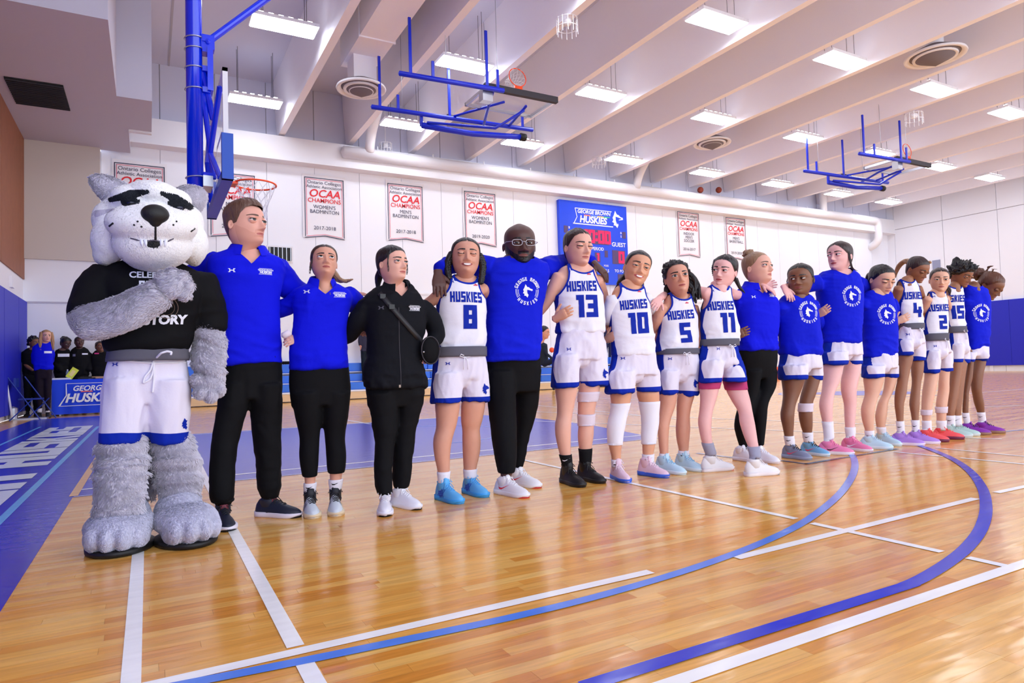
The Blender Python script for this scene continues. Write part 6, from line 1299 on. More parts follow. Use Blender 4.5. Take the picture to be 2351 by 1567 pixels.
# 11
PP.append(dict(label='person in a royal blue team tee with a white band below one knee', skin=SK['brown'], seed=21, top='tee', topm=M_TEE, ease=.006,
 feet=[dict(toe=(1863, 1056), yaw=30, cols=shm('multi_blue', (132, 140, 170), (150, 160, 190), lace=C_K), sock=(1000, M_SOCKW, M_BLK), mark=(SWOOSH, mat('mark_pink', (230, 70, 110)), (.4, .05))), dict(toe=(1904, 1048), yaw=26, cols=shm('multi_sky', (120, 180, 224), (210, 226, 240), lace=C_K), sock=(992, M_SOCKW, M_BLK), mark=(SWOOSH, mat('mark_pink', (230, 70, 110)), (.4, .05)))], shoeL=.26,
 torso=[(674, 1812, 1852), (684, 1796, 1864), (698, 1787, 1870), (722, 1785, 1878), (758, 1788, 1882), (787, 1791, 1884), (814, 1791, 1883)], neckline=dict(r=.074, d=.035), group=None,
 head=dict(c=(1838, 640), h=70, yaw=-12, pitch=-3, hair=H_BLK, eyes=.35, gaze=(.5, 0), smile=.2, lip=(140, 74, 72), browm=H_BLK, nosew=1.35, wide=1.08, jaw=.75, thick=.02, part=1, locks=[dict(p=[(-.33, .0, .7), (-.42, .0, .5), (-.40, .02, .3)], r=(.02, .01), n=3), dict(p=[(.33, .0, .7), (.42, .0, .5), (.40, .02, .3)], r=(.02, .01), n=3)]),
 arms=[dict(j=[(1797, 700, .02, .05), (1788, 735, .10, .046), (1765, 765, .2, .038), (1722, 774, .22, .033), (1692, 774, .14, .028), (1682, 772, .05, .024)], sleeve=.5), dict(j=[(1862, 700, .02, .05), (1878, 735, .1, .045), (1890, 770, .2, .035)], sleeve=1)],
 hands=[dict(w=(1683, 772, .03), t=(1708, 762, -.05), back=(-.6, -1, .1), curl=.45, side=1)],
 legs=[[(850, 1792, 1852), (870, 1793, 1849), (901, 1797, 1838), (927, 1795, 1828), (952, 1791, 1824), (978, 1796, 1823), (998, 1800, 1822), (1020, 1804, 1824)], [(850, 1848, 1886), (870, 1848, 1884), (901, 1839, 1875), (927, 1834, 1866), (952, 1833, 1866), (978, 1838, 1866), (990, 1842, 1865), (1012, 1846, 1866)]],
 bottom='shorts', shorts=dict(waist=[(810, 1794, 1882), (822, 1793, 1883), (835, 1791, 1885), (845, 1790, 1886)], legs=[[(838, 1790, 1852), (855, 1789, 1852), (869, 1789, 1852)], [(838, 1850, 1886), (855, 1851, 1887), (871, 1852, 1887)]]),
 bands=[(1, 925, 944, M_TAPE, 'tape_band', .006)],
 decals=[D('round_logo', (1857, 716), CLOGO, .082, M_PRINT), D('logo_detail', (1859, 716), EMB_CUT, .075, M_TEE, off=.005)]))
# 12
PP.append(dict(label='tall pale person in a royal blue team tee and pink shoes', skin=SK['pink'], seed=22, top='tee', topm=M_TEE, ease=.006, deep=1.1,
 feet=[dict(toe=(1954, 1044), yaw=32, cols=shm('pink', (240, 130, 178), (240, 232, 238)), sock=(967, M_SOCKW), mark=(SWOOSH, mat('mark_plum', (90, 40, 60)), (.4, .05))), dict(toe=(1997, 1038), yaw=30, cols=shm('pink', (240, 130, 178), (240, 232, 238)), sock=(980, M_SOCKW), mark=(SWOOSH, C_W, (.4, .05)))], shoeL=.28,
 torso=[(618, 1904, 1952), (628, 1884, 1966), (642, 1876, 1972), (672, 1876, 1979), (715, 1881, 1978), (758, 1885, 1976), (786, 1884, 1977)], neckline=dict(r=.076, d=.04, v=.03),
 head=dict(c=(1928, 588), h=66, yaw=-28, pitch=2, hair=H_DBR, eyes=.5, gaze=(.6, 0), lip=(196, 104, 112), browm=H_DBR, neck=1.0, thick=.03, wide=1.02, jaw=.8, part=1, line=([0, 30, 55, 72, 85, 100, 130, 180], [.86, .80, .66, .55, .5, .45, .12, .06]),
  buns=[dict(c=(.35, -.45, .08), r=(.17, .17, .16), n=.2)], locks=[dict(p=[(-.33, .05, .6), (-.38, .02, .3), (-.42, .0, .0), (-.62, .05, -.1)], r=(.05, .012), n=4)]),
 arms=[dict(j=[(1884, 648, .02, .056), (1850, 655, .10, .05), (1822, 656, .10, .04), (1802, 659, .03, .030)], sleeve=.8), dict(j=[(1966, 648, .02, .055), (1990, 665, .12, .048), (2020, 670, .2, .04), (2040, 668, .08, .032)], sleeve=.7)],
 hands=[dict(w=(1800, 659, -.03), t=(1819, 685, -.11), back=(-.3, -1, .5), curl=.4, side=1, s=.95), dict(w=(2040, 667, .02), t=(2060, 688, -.08), back=(.2, -1, .6), curl=.4, side=-1, s=.9)],
 legs=[[(820, 1887, 1942), (850, 1889, 1935), (875, 1888, 1929), (901, 1885, 1917), (927, 1880, 1913), (952, 1884, 1912), (975, 1889, 1912), (1003, 1893, 1914)], [(820, 1940, 1979), (850, 1935, 1977), (875, 1930, 1971), (901, 1931, 1967), (927, 1937, 1967), (952, 1938, 1965), (979, 1940, 1963), (1000, 1943, 1963)]],
 bottom='shorts', shorts=dict(waist=[(780, 1886, 1977), (795, 1884, 1978), (808, 1884, 1979), (815, 1884, 1980)], legs=[[(808, 1884, 1945), (822, 1885, 1945), (836, 1885, 1944)], [(808, 1943, 1980), (822, 1944, 1981), (836, 1945, 1981)]]),
 decals=[D('round_logo', (1957, 679), CLOGO, .082, M_PRINT), D('logo_detail', (1959, 679), EMB_CUT, .075, M_TEE, off=.005)]))
# 13
PP.append(dict(label='person in a royal blue team tee with black ponytail and ice blue shoes', skin=SK['olive'], seed=23, top='tee', topm=M_TEE, ease=.006, deep=1.05,
 feet=[dict(toe=(2046, 1031), yaw=30, cols=shm('ice_blue', (190, 222, 242), (214, 232, 246)), sock=(988, M_SOCKW)), dict(toe=(2068, 1024), yaw=24, cols=shm('ice_blue', (190, 222, 242), (214, 232, 246)), sock=(980, M_SOCKW))], shoeL=.26,
 torso=[(667, 1996, 2034), (676, 1984, 2046), (690, 1979, 2052), (715, 1978, 2057), (758, 1982, 2059), (790, 1983, 2059), (818, 1983, 2059)], neckline=dict(r=.07, d=.035, v=.02),
 head=dict(c=(2024, 641), h=64, yaw=38, pitch=-22, hair=H_BLK, eyes=.12, lip=(180, 100, 96), browm=H_BLK, nosew=1.1, neck=.95, thick=.03, wide=1.02,
  locks=[dict(p=[(-.02, -.5, .55), (-.05, -.72, .55), (-.05, -.8, .25), (-.03, -.72, -.05)], r=(.14, .07), n=9), dict(p=[(-.33, .02, .66), (-.1, .0, 1.06), (.33, .02, .66)], r=(.045, .045), m=M_BLK, n=1, name='headband')]),
 arms=[dict(j=[(1990, 694, .02, .048), (1978, 722, .14, .043), (1930, 732, .24, .036), (1892, 728, .2, .03), (1875, 725, .06, .025)], sleeve=.55), dict(j=[(2046, 694, .02, .048), (2056, 730, .08, .044), (2070, 760, .2, .035)], sleeve=1)],
 hands=[dict(w=(1875, 724, .03), t=(1893, 713, -.05), back=(-.6, -1, .1), curl=.45, side=1)],
 legs=[[(850, 1980, 2034), (868, 1981, 2031), (901, 1985, 2021), (919, 1981, 2014), (939, 1976, 2009), (965, 1979, 2007), (985, 1985, 2006), (1003, 1988, 2006)], [(850, 2030, 2062), (868, 2031, 2061), (901, 2026, 2050), (922, 2016, 2040), (952, 2009, 2037), (975, 2011, 2033), (996, 2016, 2034)]],
 bottom='shorts', shorts=dict(waist=[(812, 1984, 2058), (825, 1982, 2060), (836, 1981, 2061), (845, 1980, 2061)], legs=[[(838, 1980, 2032), (852, 1979, 2032), (866, 1979, 2031)], [(838, 2029, 2061), (852, 2030, 2061), (866, 2031, 2062)]]),
 decals=[D('round_logo', (2037, 721), CLOGO, .082, M_PRINT), D('logo_detail', (2039, 721), EMB_CUT, .075, M_TEE, off=.005)]))
# 14 player 4
PP.append(dict(label='player 4 in a white jersey with head bowed and streaked brown ponytail', skin=SK['caramel'], seed=24, top='tank', armpit=690, strap=.085, deep=.95,
 feet=[dict(toe=(2114, 1023), yaw=30, cols=shm('lilac', (176, 130, 222), (236, 220, 240)), sock=(966, M_SOCKW, M_BLK)), dict(toe=(2154, 1019), yaw=34, cols=shm('lilac', (176, 130, 222), (236, 220, 240)), sock=(964, M_SOCKW, M_BLK))], shoeL=.275,
 torso=[(641, 2064, 2098), (650, 2060, 2106), (662, 2060, 2111), (690, 2062, 2116), (715, 2065, 2118), (730, 2068, 2119), (746, 2070, 2119)], neckline=dict(r=.072, d=.05),
 head=dict(c=(2106, 617), h=54, yaw=52, pitch=-32, hair=H_DBR, eyes=.12, lip=(160, 90, 84), browm=H_DBR, neck=.95, thick=.03, wide=.98,
  locks=[dict(p=[(-.02, -.45, .6), (-.05, -.72, .62), (-.08, -.95, .35), (-.1, -.98, -.05), (-.1, -.9, -.3)], r=(.15, .05), m=H_LB, n=9), dict(p=[(-.2, .2, .9), (-.37, -.1, .75), (-.25, -.42, .6)], r=(.09, .06), m=H_LB, n=6)]),
 arms=[dict(j=[(2064, 660, .0, .045), (2055, 690, .08, .04), (2040, 730, .18, .03)]), dict(j=[(2108, 662, .0, .042), (2118, 690, .1, .038), (2130, 730, .2, .03)])],
 legs=[[(820, 2060, 2098), (850, 2061, 2090), (875, 2059, 2085), (901, 2054, 2082), (927, 2053, 2076), (950, 2056, 2075), (975, 2059, 2075), (1000, 2062, 2076)], [(820, 2092, 2122), (850, 2091, 2121), (875, 2093, 2116), (901, 2090, 2113), (927, 2087, 2112), (950, 2091, 2110), (975, 2094, 2110), (998, 2096, 2110)]],
 bottom='shorts', shorts=dict(waist=[(745, 2070, 2117), (758, 2067, 2118), (775, 2062, 2122), (788, 2060, 2124)], legs=[[(780, 2060, 2096), (797, 2061, 2095), (815, 2063, 2095)], [(780, 2092, 2125), (805, 2093, 2126), (828, 2093, 2125)]], grey=[(742, 2071, 2118), (746, 2070, 2118), (753, 2070, 2118), (756, 2070, 2117)], ua=(2085, 767), tie=(2112, 756)),
 decals=jersey_decals((2096, 678), '4', (2107, 711), hs=.07, ns=.135, ua=(2073, 650))))
# 15 player 2
PP.append(dict(label='player 2 in a white jersey facing the camera, tape around both shins', skin=SK['olive'], seed=25, top='tank', armpit=702, strap=.085, deep=.95,
 feet=[dict(toe=(2171, 1014), yaw=28, cols=shm('coral', (244, 84, 92), (110, 30, 70), lace=mat('lace_coral', (255, 110, 90))), sock=(965, M_SOCKW)), dict(toe=(2212, 1008), yaw=32, cols=shm('coral', (244, 84, 92), (110, 30, 70), lace=mat('lace_coral', (255, 110, 90))), sock=(965, M_SOCKW))], shoeL=.26,
 torso=[(668, 2134, 2168), (677, 2129, 2172), (690, 2127, 2174), (706, 2128, 2175), (728, 2125, 2176), (757, 2124, 2176), (769, 2125, 2175)], neckline=dict(r=.072, d=.05),
 head=dict(c=(2157, 642), h=54, yaw=10, roll=3, pitch=-4, hair=H_DBR, eyes=.5, lip=(180, 88, 88), browm=H_DBR, neck=.95, thick=.02, part=1, locks=[dict(p=[(-.2, -.4, .4), (-.42, -.35, .1), (-.45, -.3, -.15)], r=(.09, .04), n=6)]),
 arms=[dict(j=[(2132, 684, .0, .043), (2119, 708, .08, .04), (2095, 732, .2, .033), (2070, 742, .18, .028), (2057, 740, .06, .024)]), dict(j=[(2170, 684, .0, .04), (2180, 715, .1, .036)])],
 hands=[dict(w=(2056, 739, .03), t=(2082, 728, -.05), back=(-.6, -1, .1), curl=.5, side=1)],
 legs=[[(840, 2120, 2158), (858, 2122, 2156), (878, 2120, 2152), (897, 2117, 2149), (925, 2115, 2142), (945, 2115, 2139), (964, 2117, 2137), (990, 2120, 2138)], [(840, 2156, 2184), (858, 2156, 2181), (878, 2154, 2180), (897, 2153, 2180), (925, 2148, 2176), (945, 2149, 2174), (964, 2150, 2172), (988, 2153, 2172)]],
 bottom='shorts', shorts=dict(waist=[(768, 2127, 2174), (780, 2127, 2178), (795, 2125, 2182), (810, 2123, 2185)], legs=[[(805, 2123, 2158), (830, 2121, 2157), (855, 2120, 2156)], [(805, 2155, 2185), (830, 2156, 2188), (852, 2156, 2189)]], grey=[(765, 2126, 2175), (770, 2126, 2174), (778, 2126, 2174), (782, 2127, 2174)], ua=(2147, 794), tie=(2170, 779)),
 bands=[(0, 940, 952, M_TAPE, 'tape_band', .006), (1, 933, 947, M_TAPE, 'tape_band', .006)],
 decals=jersey_decals((2158, 706), '2', (2166, 739), hs=.068, ns=.135, ua=(2144, 680))))
# 16 player 15
PP.append(dict(label='player 15 in a white jersey with short dark twisted hair, head bowed', skin=SK['caramel'], seed=26, top='tank', armpit=700, strap=.085, deep=.95,
 feet=[dict(toe=(2224, 1003), yaw=30, cols=shm('mint', (178, 206, 204), (206, 214, 216)), sock=(953, M_SOCKW, M_BLK)), dict(toe=(2250, 1000), yaw=32, cols=shm('mint', (178, 206, 204), (206, 214, 216)), sock=(953, M_SOCKW, M_BLK))], shoeL=.27,
 torso=[(656, 2176, 2206), (664, 2172, 2210), (680, 2171, 2212), (700, 2174, 2212), (714, 2175, 2213), (735, 2176, 2214), (750, 2178, 2215)], neckline=dict(r=.07, d=.045),
 head=dict(c=(2207, 629), h=52, yaw=52, pitch=-28, hair=H_BLK, eyes=.15, lip=(130, 70, 70), browm=H_BLK, neck=.95, thick=.09, curly=.05, nosew=1.2, line=([0, 30, 55, 72, 85, 100, 130, 180], [.74, .74, .66, .52, .5, .42, .2, .14])),
 arms=[dict(j=[(2176, 680, .02, .042), (2172, 710, .1, .04), (2160, 740, .2, .03)]), dict(j=[(2210, 680, .02, .042), (2222, 710, .1, .038)])],
 legs=[[(820, 2180, 2212), (850, 2180, 2210), (883, 2176, 2204), (911, 2172, 2200), (940, 2170, 2194), (953, 2171, 2192), (980, 2174, 2192)], [(820, 2192, 2224), (850, 2190, 2219), (877, 2187, 2215), (911, 2184, 2211), (935, 2182, 2208), (953, 2183, 2207), (978, 2187, 2207)]],
 bottom='shorts', shorts=dict(waist=[(750, 2179, 2213), (765, 2179, 2217), (785, 2181, 2221), (800, 2182, 2223)], legs=[[(790, 2180, 2212), (812, 2181, 2211), (831, 2182, 2209)], [(790, 2194, 2223), (812, 2195, 2225), (832, 2196, 2225)]], grey=[(749, 2178, 2215), (753, 2178, 2215), (760, 2178, 2216), (764, 2179, 2216)], tie=(2213, 760)),
 decals=jersey_decals((2192, 685), '15', (2200, 716), hs=.07, ns=.135)))
# 17
PP.append(dict(label='person in a royal blue team tee with curly auburn bun and purple shoes', skin=SK['brown'], seed=27, top='tee', topm=M_TEE, ease=.006,
 feet=[dict(toe=(2278, 998), yaw=28, cols=shm('purple', (132, 30, 168), (150, 110, 90), lace=C_K), sock=(947, M_SOCKW, M_BLK)), dict(toe=(2306, 994), yaw=32, cols=shm('purple', (132, 30, 168), (150, 110, 90), lace=C_K), sock=(946, M_SOCKW, M_BLK))], shoeL=.275,
 torso=[(655, 2216, 2250), (664, 2211, 2262), (680, 2210, 2269), (700, 2212, 2272), (742, 2215, 2272), (779, 2221, 2269), (800, 2224, 2266)], neckline=dict(r=.068, d=.035),
 head=dict(c=(2274, 654), h=56, yaw=62, pitch=-40, hair=H_AUB, eyes=.12, lip=(120, 64, 60), browm=H_AUB, neck=1.0, thick=.045, nosew=1.2, wide=1.0,
  buns=[dict(c=(-.0, -.68, .62), r=(.22, .24, .24), n=.5, f=5)], locks=[dict(p=[(0, -.5, .8), (-.1, -.55, 1.05), (.05, -.45, 1.15)], r=(.05, .02), n=4, wob=.02), dict(p=[(0, -.3, .95), (.05, -.3, 1.1), (.15, -.2, 1.12)], r=(.03, .01), n=3, wob=.02)]),
 arms=[dict(j=[(2222, 688, .02, .05), (2214, 720, .08, .046), (2206, 760, .18, .035)], sleeve=1), dict(j=[(2258, 690, .02, .048), (2254, 725, .03, .044), (2236, 750, .08, .035)], sleeve=1)],
 legs=[[(815, 2222, 2240), (835, 2221, 2236), (869, 2215, 2233), (897, 2212, 2226), (920, 2210, 2225), (945, 2209, 2224), (970, 2214, 2226)], [(810, 2236, 2268), (835, 2232, 2264), (855, 2228, 2259), (888, 2229, 2255), (905, 2232, 2256), (925, 2236, 2260), (946, 2243, 2261), (968, 2248, 2263)]],
 bottom='shorts', shorts=dict(waist=[(795, 2225, 2267), (803, 2224, 2268), (810, 2224, 2269), (816, 2224, 2269)], legs=[[(808, 2223, 2242), (820, 2222, 2240), (830, 2222, 2238)], [(808, 2234, 2269), (818, 2235, 2268), (828, 2236, 2267)]], band=.025),
 decals=[D('round_logo', (2255, 718), CLOGO, .082, M_PRINT), D('logo_detail', (2257, 718), EMB_CUT, .075, M_TEE, off=.005)]))

for i_, t_ in zip(range(1, 18), (0, 4, 6, 10, 12, 12, 14, 16, 18, 14, 24, 26, 26, 24, 26, 26, 18)): PP[i_-1]['twist'] = t_
for i_, t_ in enumerate((4.1, 4.05, 3.95, 3.98, 4.03, 3.96, 3.89, 3.92, 3.78, 3.9, 3.8, 3.84, 3.78, 3.74, 3.72, 3.76, 3.72)): PP[i_]['Y'] = t_

def add_collar(sp):
    c = dict(sp['collar']); base = sp['_base']; n = 28; c['r'] = max(c['r'], .235*sp['_H']*sp['head'].get('neck', 1)*1.25+.008); z0 = atY((sp['torso'][0][1]+sp['torso'][0][2])/2, sp['torso'][0][0], sp['_Y']); V = []; F = []
    for i in range(n):
        a = math.radians(-155+310*i/(n-1)); fr = .5-.5*math.cos(a)          # 0 back .. 1 front
        sx, cy = math.sin(a), math.cos(a)
        for (rr, zz) in ((c['r']*.93, .0-.035*fr), (c['r']*.96, c['h']-.035*fr), (c['r']*1.04, c['h']-.004-.037*fr), (c['r']*1.30+.014*fr, -.002-.06*fr)):
            V.append(z0+np.array([rr*sx, rr*cy*.95, zz+.006]))
    F = [(i*4+j, i*4+j+1, (i+1)*4+j+1, (i+1)*4+j) for i in range(n-1) for j in range(3)]
    o = obj('collar', V, F, c['m'], sp['_g'], base=base)
def add_glasses(sp):
    W = sp['_Wh']; mb = MB(); H = sp['_H']
    for s in (-1, 1):
        P = [(s*.16+.115*math.copysign(abs(math.cos(t))**.6, math.cos(t)), .49-.04*abs(s*.16+.115*math.cos(t))*2, .49+.068*math.copysign(abs(math.sin(t))**.6, math.sin(t))) for t in np.linspace(0, 2*PI, 29)]
        mb.tube(W(P), .0024, 6, cap=False); mb.tube(W([(s*.275, .455, .52), (s*.38, .25, .53), (s*.385, -.02, .52), (s*.37, -.1, .44)]), .0024, 6)
    mb.tube(W([(-.045, .49, .5), (0, .50, .51), (.045, .49, .5)]), .0024, 6)
    mbobj('glasses', mb, m_steel, sp['_root'], smooth=True, base=sp['_base'])
# ================================================================= PERSON IN A FURRY COSTUME
M_FURG = mat('fur_grey', (204, 199, 214), .9, var=.28, vscale=22, sheen=.4, bump=.5, bscale=60); M_FURW = mat('fur_white', (252, 251, 255), .9, var=.06, vscale=20, sheen=.4, bump=.4, bscale=70)
M_NOSE = mat('costume_black', (14, 14, 16), .55, bump=.3, bscale=200); M_MASK = mat('costume_mask', (18, 24, 34), .9, bump=.4, bscale=150); M_PAW = mat('fur_paw', (200, 200, 222), .9, var=.12, vscale=14, sheen=.4, bump=.4, bscale=60)
def fur(V, T, n, ln, wd, seed, flow=(0, 0, -1), lift=.45, labs=None):
    rg = np.random.default_rng(seed); A = V[T[:, 0]]; B = V[T[:, 1]]; Cc = V[T[:, 2]]; cr = np.cross(B-A, Cc-A); ar = np.linalg.norm(cr, axis=1); N = cr/(ar[:, None]+1e-12)
    ix = rg.choice(len(T), n, p=ar/ar.sum()); r1 = np.sqrt(rg.random(n)); r2 = rg.random(n)
    P = A[ix]*(1-r1)[:, None]+B[ix]*(r1*(1-r2))[:, None]+Cc[ix]*(r1*r2)[:, None]; Nn = N[ix]
    fl = np.array(flow, float)+.9*np.stack([noise3(P, 9, seed), noise3(P, 9, seed+1), noise3(P, 9, seed+2)], 1)+rg.normal(0, .35, (n, 3))
    Dn = fl-Nn*(fl*Nn).sum(1)[:, None]; Dn /= np.linalg.norm(Dn, axis=1)[:, None]+1e-9
    L = ln*(.6+.8*rg.random(n))[:, None]; d = Dn*math.cos(lift)+Nn*math.sin(lift); S = np.cross(Nn, Dn)*wd/2
    V2 = np.stack([P-S, P+S, P+d*L*.6+S*.5+Nn*.001, P+d*L-Nn*L*.12], 1).reshape(-1, 3); k = np.arange(n)*4
    return V2, np.vstack([np.stack([k, k+1, k+2], 1), np.stack([k, k+2, k+3], 1)]), ix
def furobj(name, V, T, m, parent, base, n, ln, wd, seed, lab=None, mats=None, **kw):
    V2, T2, ix = fur(V, T, n, ln, wd, seed, **kw); F = np.vstack([T, T2+len(V)]); mi = None
    if lab is not None: l2 = lab[ix]; mi = np.concatenate([lab, l2, l2])
    return obj(name, np.vstack([V, V2]), F, mats or m, parent, mi, base=base)
def costume():
    Y = 3.92; base = np.array([atY(340, 900, Y)[0], Y, 0.]); root = empty('person', base, 'person in a grey and white furry dog costume, one paw on the chest', 'person')
    A = lambda px, py, dy=0: atY(px, py, Y+dy)
    s0 = scale_at(A(340, 700))
    # head
    def el(px, py, dy, rx, ry, rz, rot=None): return ellipsoid(A(px, py, dy), (rx/s0, ry/s0, rz/s0), rot, 18, 26)
    hd = [el(346, 508, -.0, 102, 104, 88), el(350, 516, -.27, 90, 66, 46), el(352, 560, -.20, 80, 72, 56), el(252, 552, -.05, 37, 55, 50), el(442, 560, -.05, 34, 52, 48), el(240, 585, -.03, 23, 40, 24), el(446, 586, -.03, 19, 38, 26), el(248, 505, -.0, 32, 60, 40), el(440, 515, -.0, 26, 60, 40), el(300, 455, -.15, 40, 44, 28), el(396, 462, -.15, 40, 44, 28), el(350, 590, -.16, 56, 58, 32), el(350, 452, -.1, 60, 80, 32)]
    V, T = remesh(hd, .010, 8); c0 = A(346, 500)
    # mask and grey cap
    q = (V-CAM)@RM; px = PCX+PF*q[:, 0]/q[:, 2]; py = PCY+PF*q[:, 1]/q[:, 2]
    fx, fz = px, py; fr = V[:, 1] < Y-.04
    def seg(ax_, az, bx, bz, r0, r1):
        t = np.clip(((fx-ax_)*(bx-ax_)+(fz-az)*(bz-az))/((bx-ax_)**2+(bz-az)**2), 0, 1); return (r0+(r1-r0)*t)-np.hypot(fx-ax_-t*(bx-ax_), fz-az-t*(bz-az))
    mask = np.maximum.reduce([seg(254, 458, 300, 446, 6, 11), seg(300, 446, 338, 440, 11, 5), seg(288, 462, 316, 462, 11, 6), seg(372, 443, 404, 456, 5, 10), seg(404, 456, 436, 474, 10, 8), seg(392, 466, 418, 474, 8, 8)]); mask = np.where(fr, mask, -5)
    grey = np.where(V[:, 1] > Y+.03, 5., -5.); grey = np.maximum(grey, seg(222, 490, 262, 480, 10, 4)-2)
    mouth = np.where(fr, 1-((fx-352)/17)**2-((fz-559)/10)**2, -1)*10
    V, T, lab = pattern(V, T, [(grey/s0, 1, [0]), (mask/s0, 2, [0, 1]), (mouth/s0, 3, [0])])
    furobj('costume_head', V, T, None, root, base, 31000, .0075, .004, 5, lab=lab, mats=[M_FURW, M_FURG, M_MASK, M_NOSE], flow=(0, .3, -1), lift=.25)
    bv = BVHTree.FromPolygons([tuple(v) for v in V], [tuple(int(i) for i in t) for t in T])
    def on(px, py, back=0.0):
        h_ = bv.ray_cast(Vector(CAM), Vector(_n(ray(px, py)))); return np.array(h_[0])+_n(ray(px, py))*back if h_[0] is not None else A(px, py, -.3)
    p = on(356, 492, .01); V2, T2 = remesh([ellipsoid(p, (27/s0, 20/s0, 21/s0), n=16, m=22), ellipsoid(p+np.array([0, .01, -14/s0]), (15/s0, 16/s0, 14/s0), n=12, m=16)], .005, 5); obj('nose', V2, T2, M_NOSE, root, base=base)
    P = [on(357, y, .002) for y in (512, 522, 532, 542, 550)]; V2, F2 = tube(P, .0055, 8); obj('muzzle_line', V2, F2, M_NOSE, root, base=base)
    P = [on(x, y, .002) for x, y in ((300, 546), (316, 551), (335, 553), (352, 551), (370, 554), (386, 553), (398, 547))]; V2, F2 = tube(P, .0045, 8); obj('lip_line', V2, F2, mat('lip_line', (90, 84, 100), .8), root, base=base)
    for x in (325, 334, 371, 381):
        P = [on(x, 551, .004), on(x+(1 if x < 350 else -1), 560, -.006), on(x+(2 if x < 350 else -2), 567, -.006)]; V2, F2 = tube(P, [.009, .006, .0015], 10); obj('fang', V2, F2, M_PRINT, root, base=base)
    for x, y in ((316, 508), (308, 516), (398, 516), (405, 508), (325, 520)): V2, F2 = ellipsoid(on(x, y), (.005, .004, .005), None, 6, 8); obj('whisker_dot', V2, F2, M_NOSE, root, base=base)
    for x, y in ((256, 516), (443, 528)): V2, F2 = tube([on(x-5, y+3), on(x+4, y-4)], .005, 6); obj('mouth_corner', V2, F2, M_NOSE, root, base=base)
    for x in (302, 410): V2, F2 = ellipsoid(on(x, 466 if x < 350 else 476, .006), (.022, .012, .014), None, 10, 14); obj('eye', V2, F2, mat('costume_eye', (30, 32, 60), .15), root, base=base)
    # ears
    for tip, b0, b1, lean in (((213, 404), (250, 466), (304, 436), -1), ((468, 438), (402, 440), (446, 490), 1)):
        t0 = A(*tip, -.02); a0 = A(*b0, -.03); a1 = A(*b1, -.03); mid = (a0+a1)/2; ax_ = (a1-a0); out = []; inn = []
        for i, u in enumerate(np.linspace(0, 1, 11)):
            wv = math.cos(u*PI/2*.96)**.55*.56+.02; c = mid+(t0-mid)*u+np.array([0, -.02*math.sin(u*PI), 0]); out.append(ering(c, np.linalg.norm(ax_)*wv*.98, .028*(1-u*.5), 20, 2.2, u=_n(ax_), v=(0, 1, 0)))
        V2, F2 = loft(out); T2 = to_tris(F2); furobj('ear', V2, T2, M_FURG, root, base, 5000, .014, .004, 8+lean, lift=.5)
        inn = [r*.74+(r.mean(0)+np.array([0, -.020, 0]))*.26+np.array([0, -.006, 0]) for r in out[1:-1]]; V2, F2 = loft(inn); furobj('ear_lining', V2, to_tris(F2), M_FURG, root, base, 1800, .010, .004, 12+lean, lift=.5)
    # arms, legs, tail, paws
    def limb(name, P, R, m, n, ln, seed, fold=.012, flow=(0, 0, -1), fl=(3, 3, 22)):
        P = [A(*p) for p in P]; t = np.linspace(0, 1, len(P)); tt = np.linspace(0, 1, 24); Q = np.stack([np.interp(tt, t, np.array(P)[:, i]) for i in range(3)], 1)
        for _ in range(3): Q[1:-1] = (Q[:-2]+2*Q[1:-1]+Q[2:])/4
        V, T = remesh([tube(Q, np.interp(tt, t, R)/s0, 22)], .010, 4); V = wrinkle(V, T, fold, fl, seed); return V, T
    V, T = limb('l', [(214, 700, -.03), (206, 722, -.05), (215, 744, -.14), (290, 718, -.24), (372, 672, -.30)], [36, 39, 38, 36, 31], M_FURG, 0, 0, 31, .006, fl=(7, 7, 7))
    pw = [el(395, 655, -.32, 30, 26, 28), el(376, 636, -.33, 15, 16, 13), el(396, 630, -.34, 15, 16, 13), el(418, 636, -.34, 15, 16, 13), el(430, 656, -.33, 14, 16, 15), el(424, 676, -.32, 14, 16, 12)]
    V1, T1 = remesh(pw, .007, 3); V = np.vstack([V, V1]); T = np.vstack([T, T1+len(V)-len(V1)]); furobj('arm', V, T, M_FURG, root, base, 18000, .019, .0032, 32, flow=(-1.2, -.2, -.7))
    V, T = limb('r', [(477, 735, .0), (478, 765, .02), (479, 810, .0), (480, 870, -.04)], [30, 36, 37, 31], M_FURG, 0, 0, 33, .012)
    pw = [el(478, 878, -.05, 34, 28, 30), el(455, 872, -.07, 16, 18, 14), el(462, 900, -.08, 16, 18, 16), el(484, 906, -.08, 16, 18, 17), el(502, 894, -.07, 13, 17, 16)]
    V1, T1 = remesh(pw, .007, 3); V = np.vstack([V, V1]); T = np.vstack([T, T1+len(V)-len(V1)]); furobj('arm', V, T, M_FURG, root, base, 18000, .018, .0032, 34, flow=(0, 0, -1))
    for k, (P, R, paw, gz, yaw) in enumerate(((((283, 1008, .02), (281, 1035, .0), (279, 1090, -.05), (276, 1150, -.10), (272, 1195, -.14)), (40, 48, 49, 48, 45), (266, 1238), (264, 1279), -6), (((392, 1008, .02), (400, 1035, .0), (410, 1090, -.0), (413, 1140, -.02), (414, 1178, -.04)), (38, 45, 45, 42, 41), (446, 1222), (452, 1257), 14))):
        V, T = limb('leg', P, R, M_FURG, 0, 0, 40+k, .016); furobj('leg', V, T, M_FURG, root, base, 18000, .022, .0034, 42+k, flow=(.1, 0, -1))
        g = ground(*gz); a = math.radians(yaw); d = np.array([math.sin(a), -math.cos(a), 0]); r = np.array([math.cos(a), math.sin(a), 0]); c = g-d*.17; L = []
        Rm = np.stack([r, -d, np.array([0, 0, 1.])], 1)
        wd = (70 if k == 0 else 66)/s0
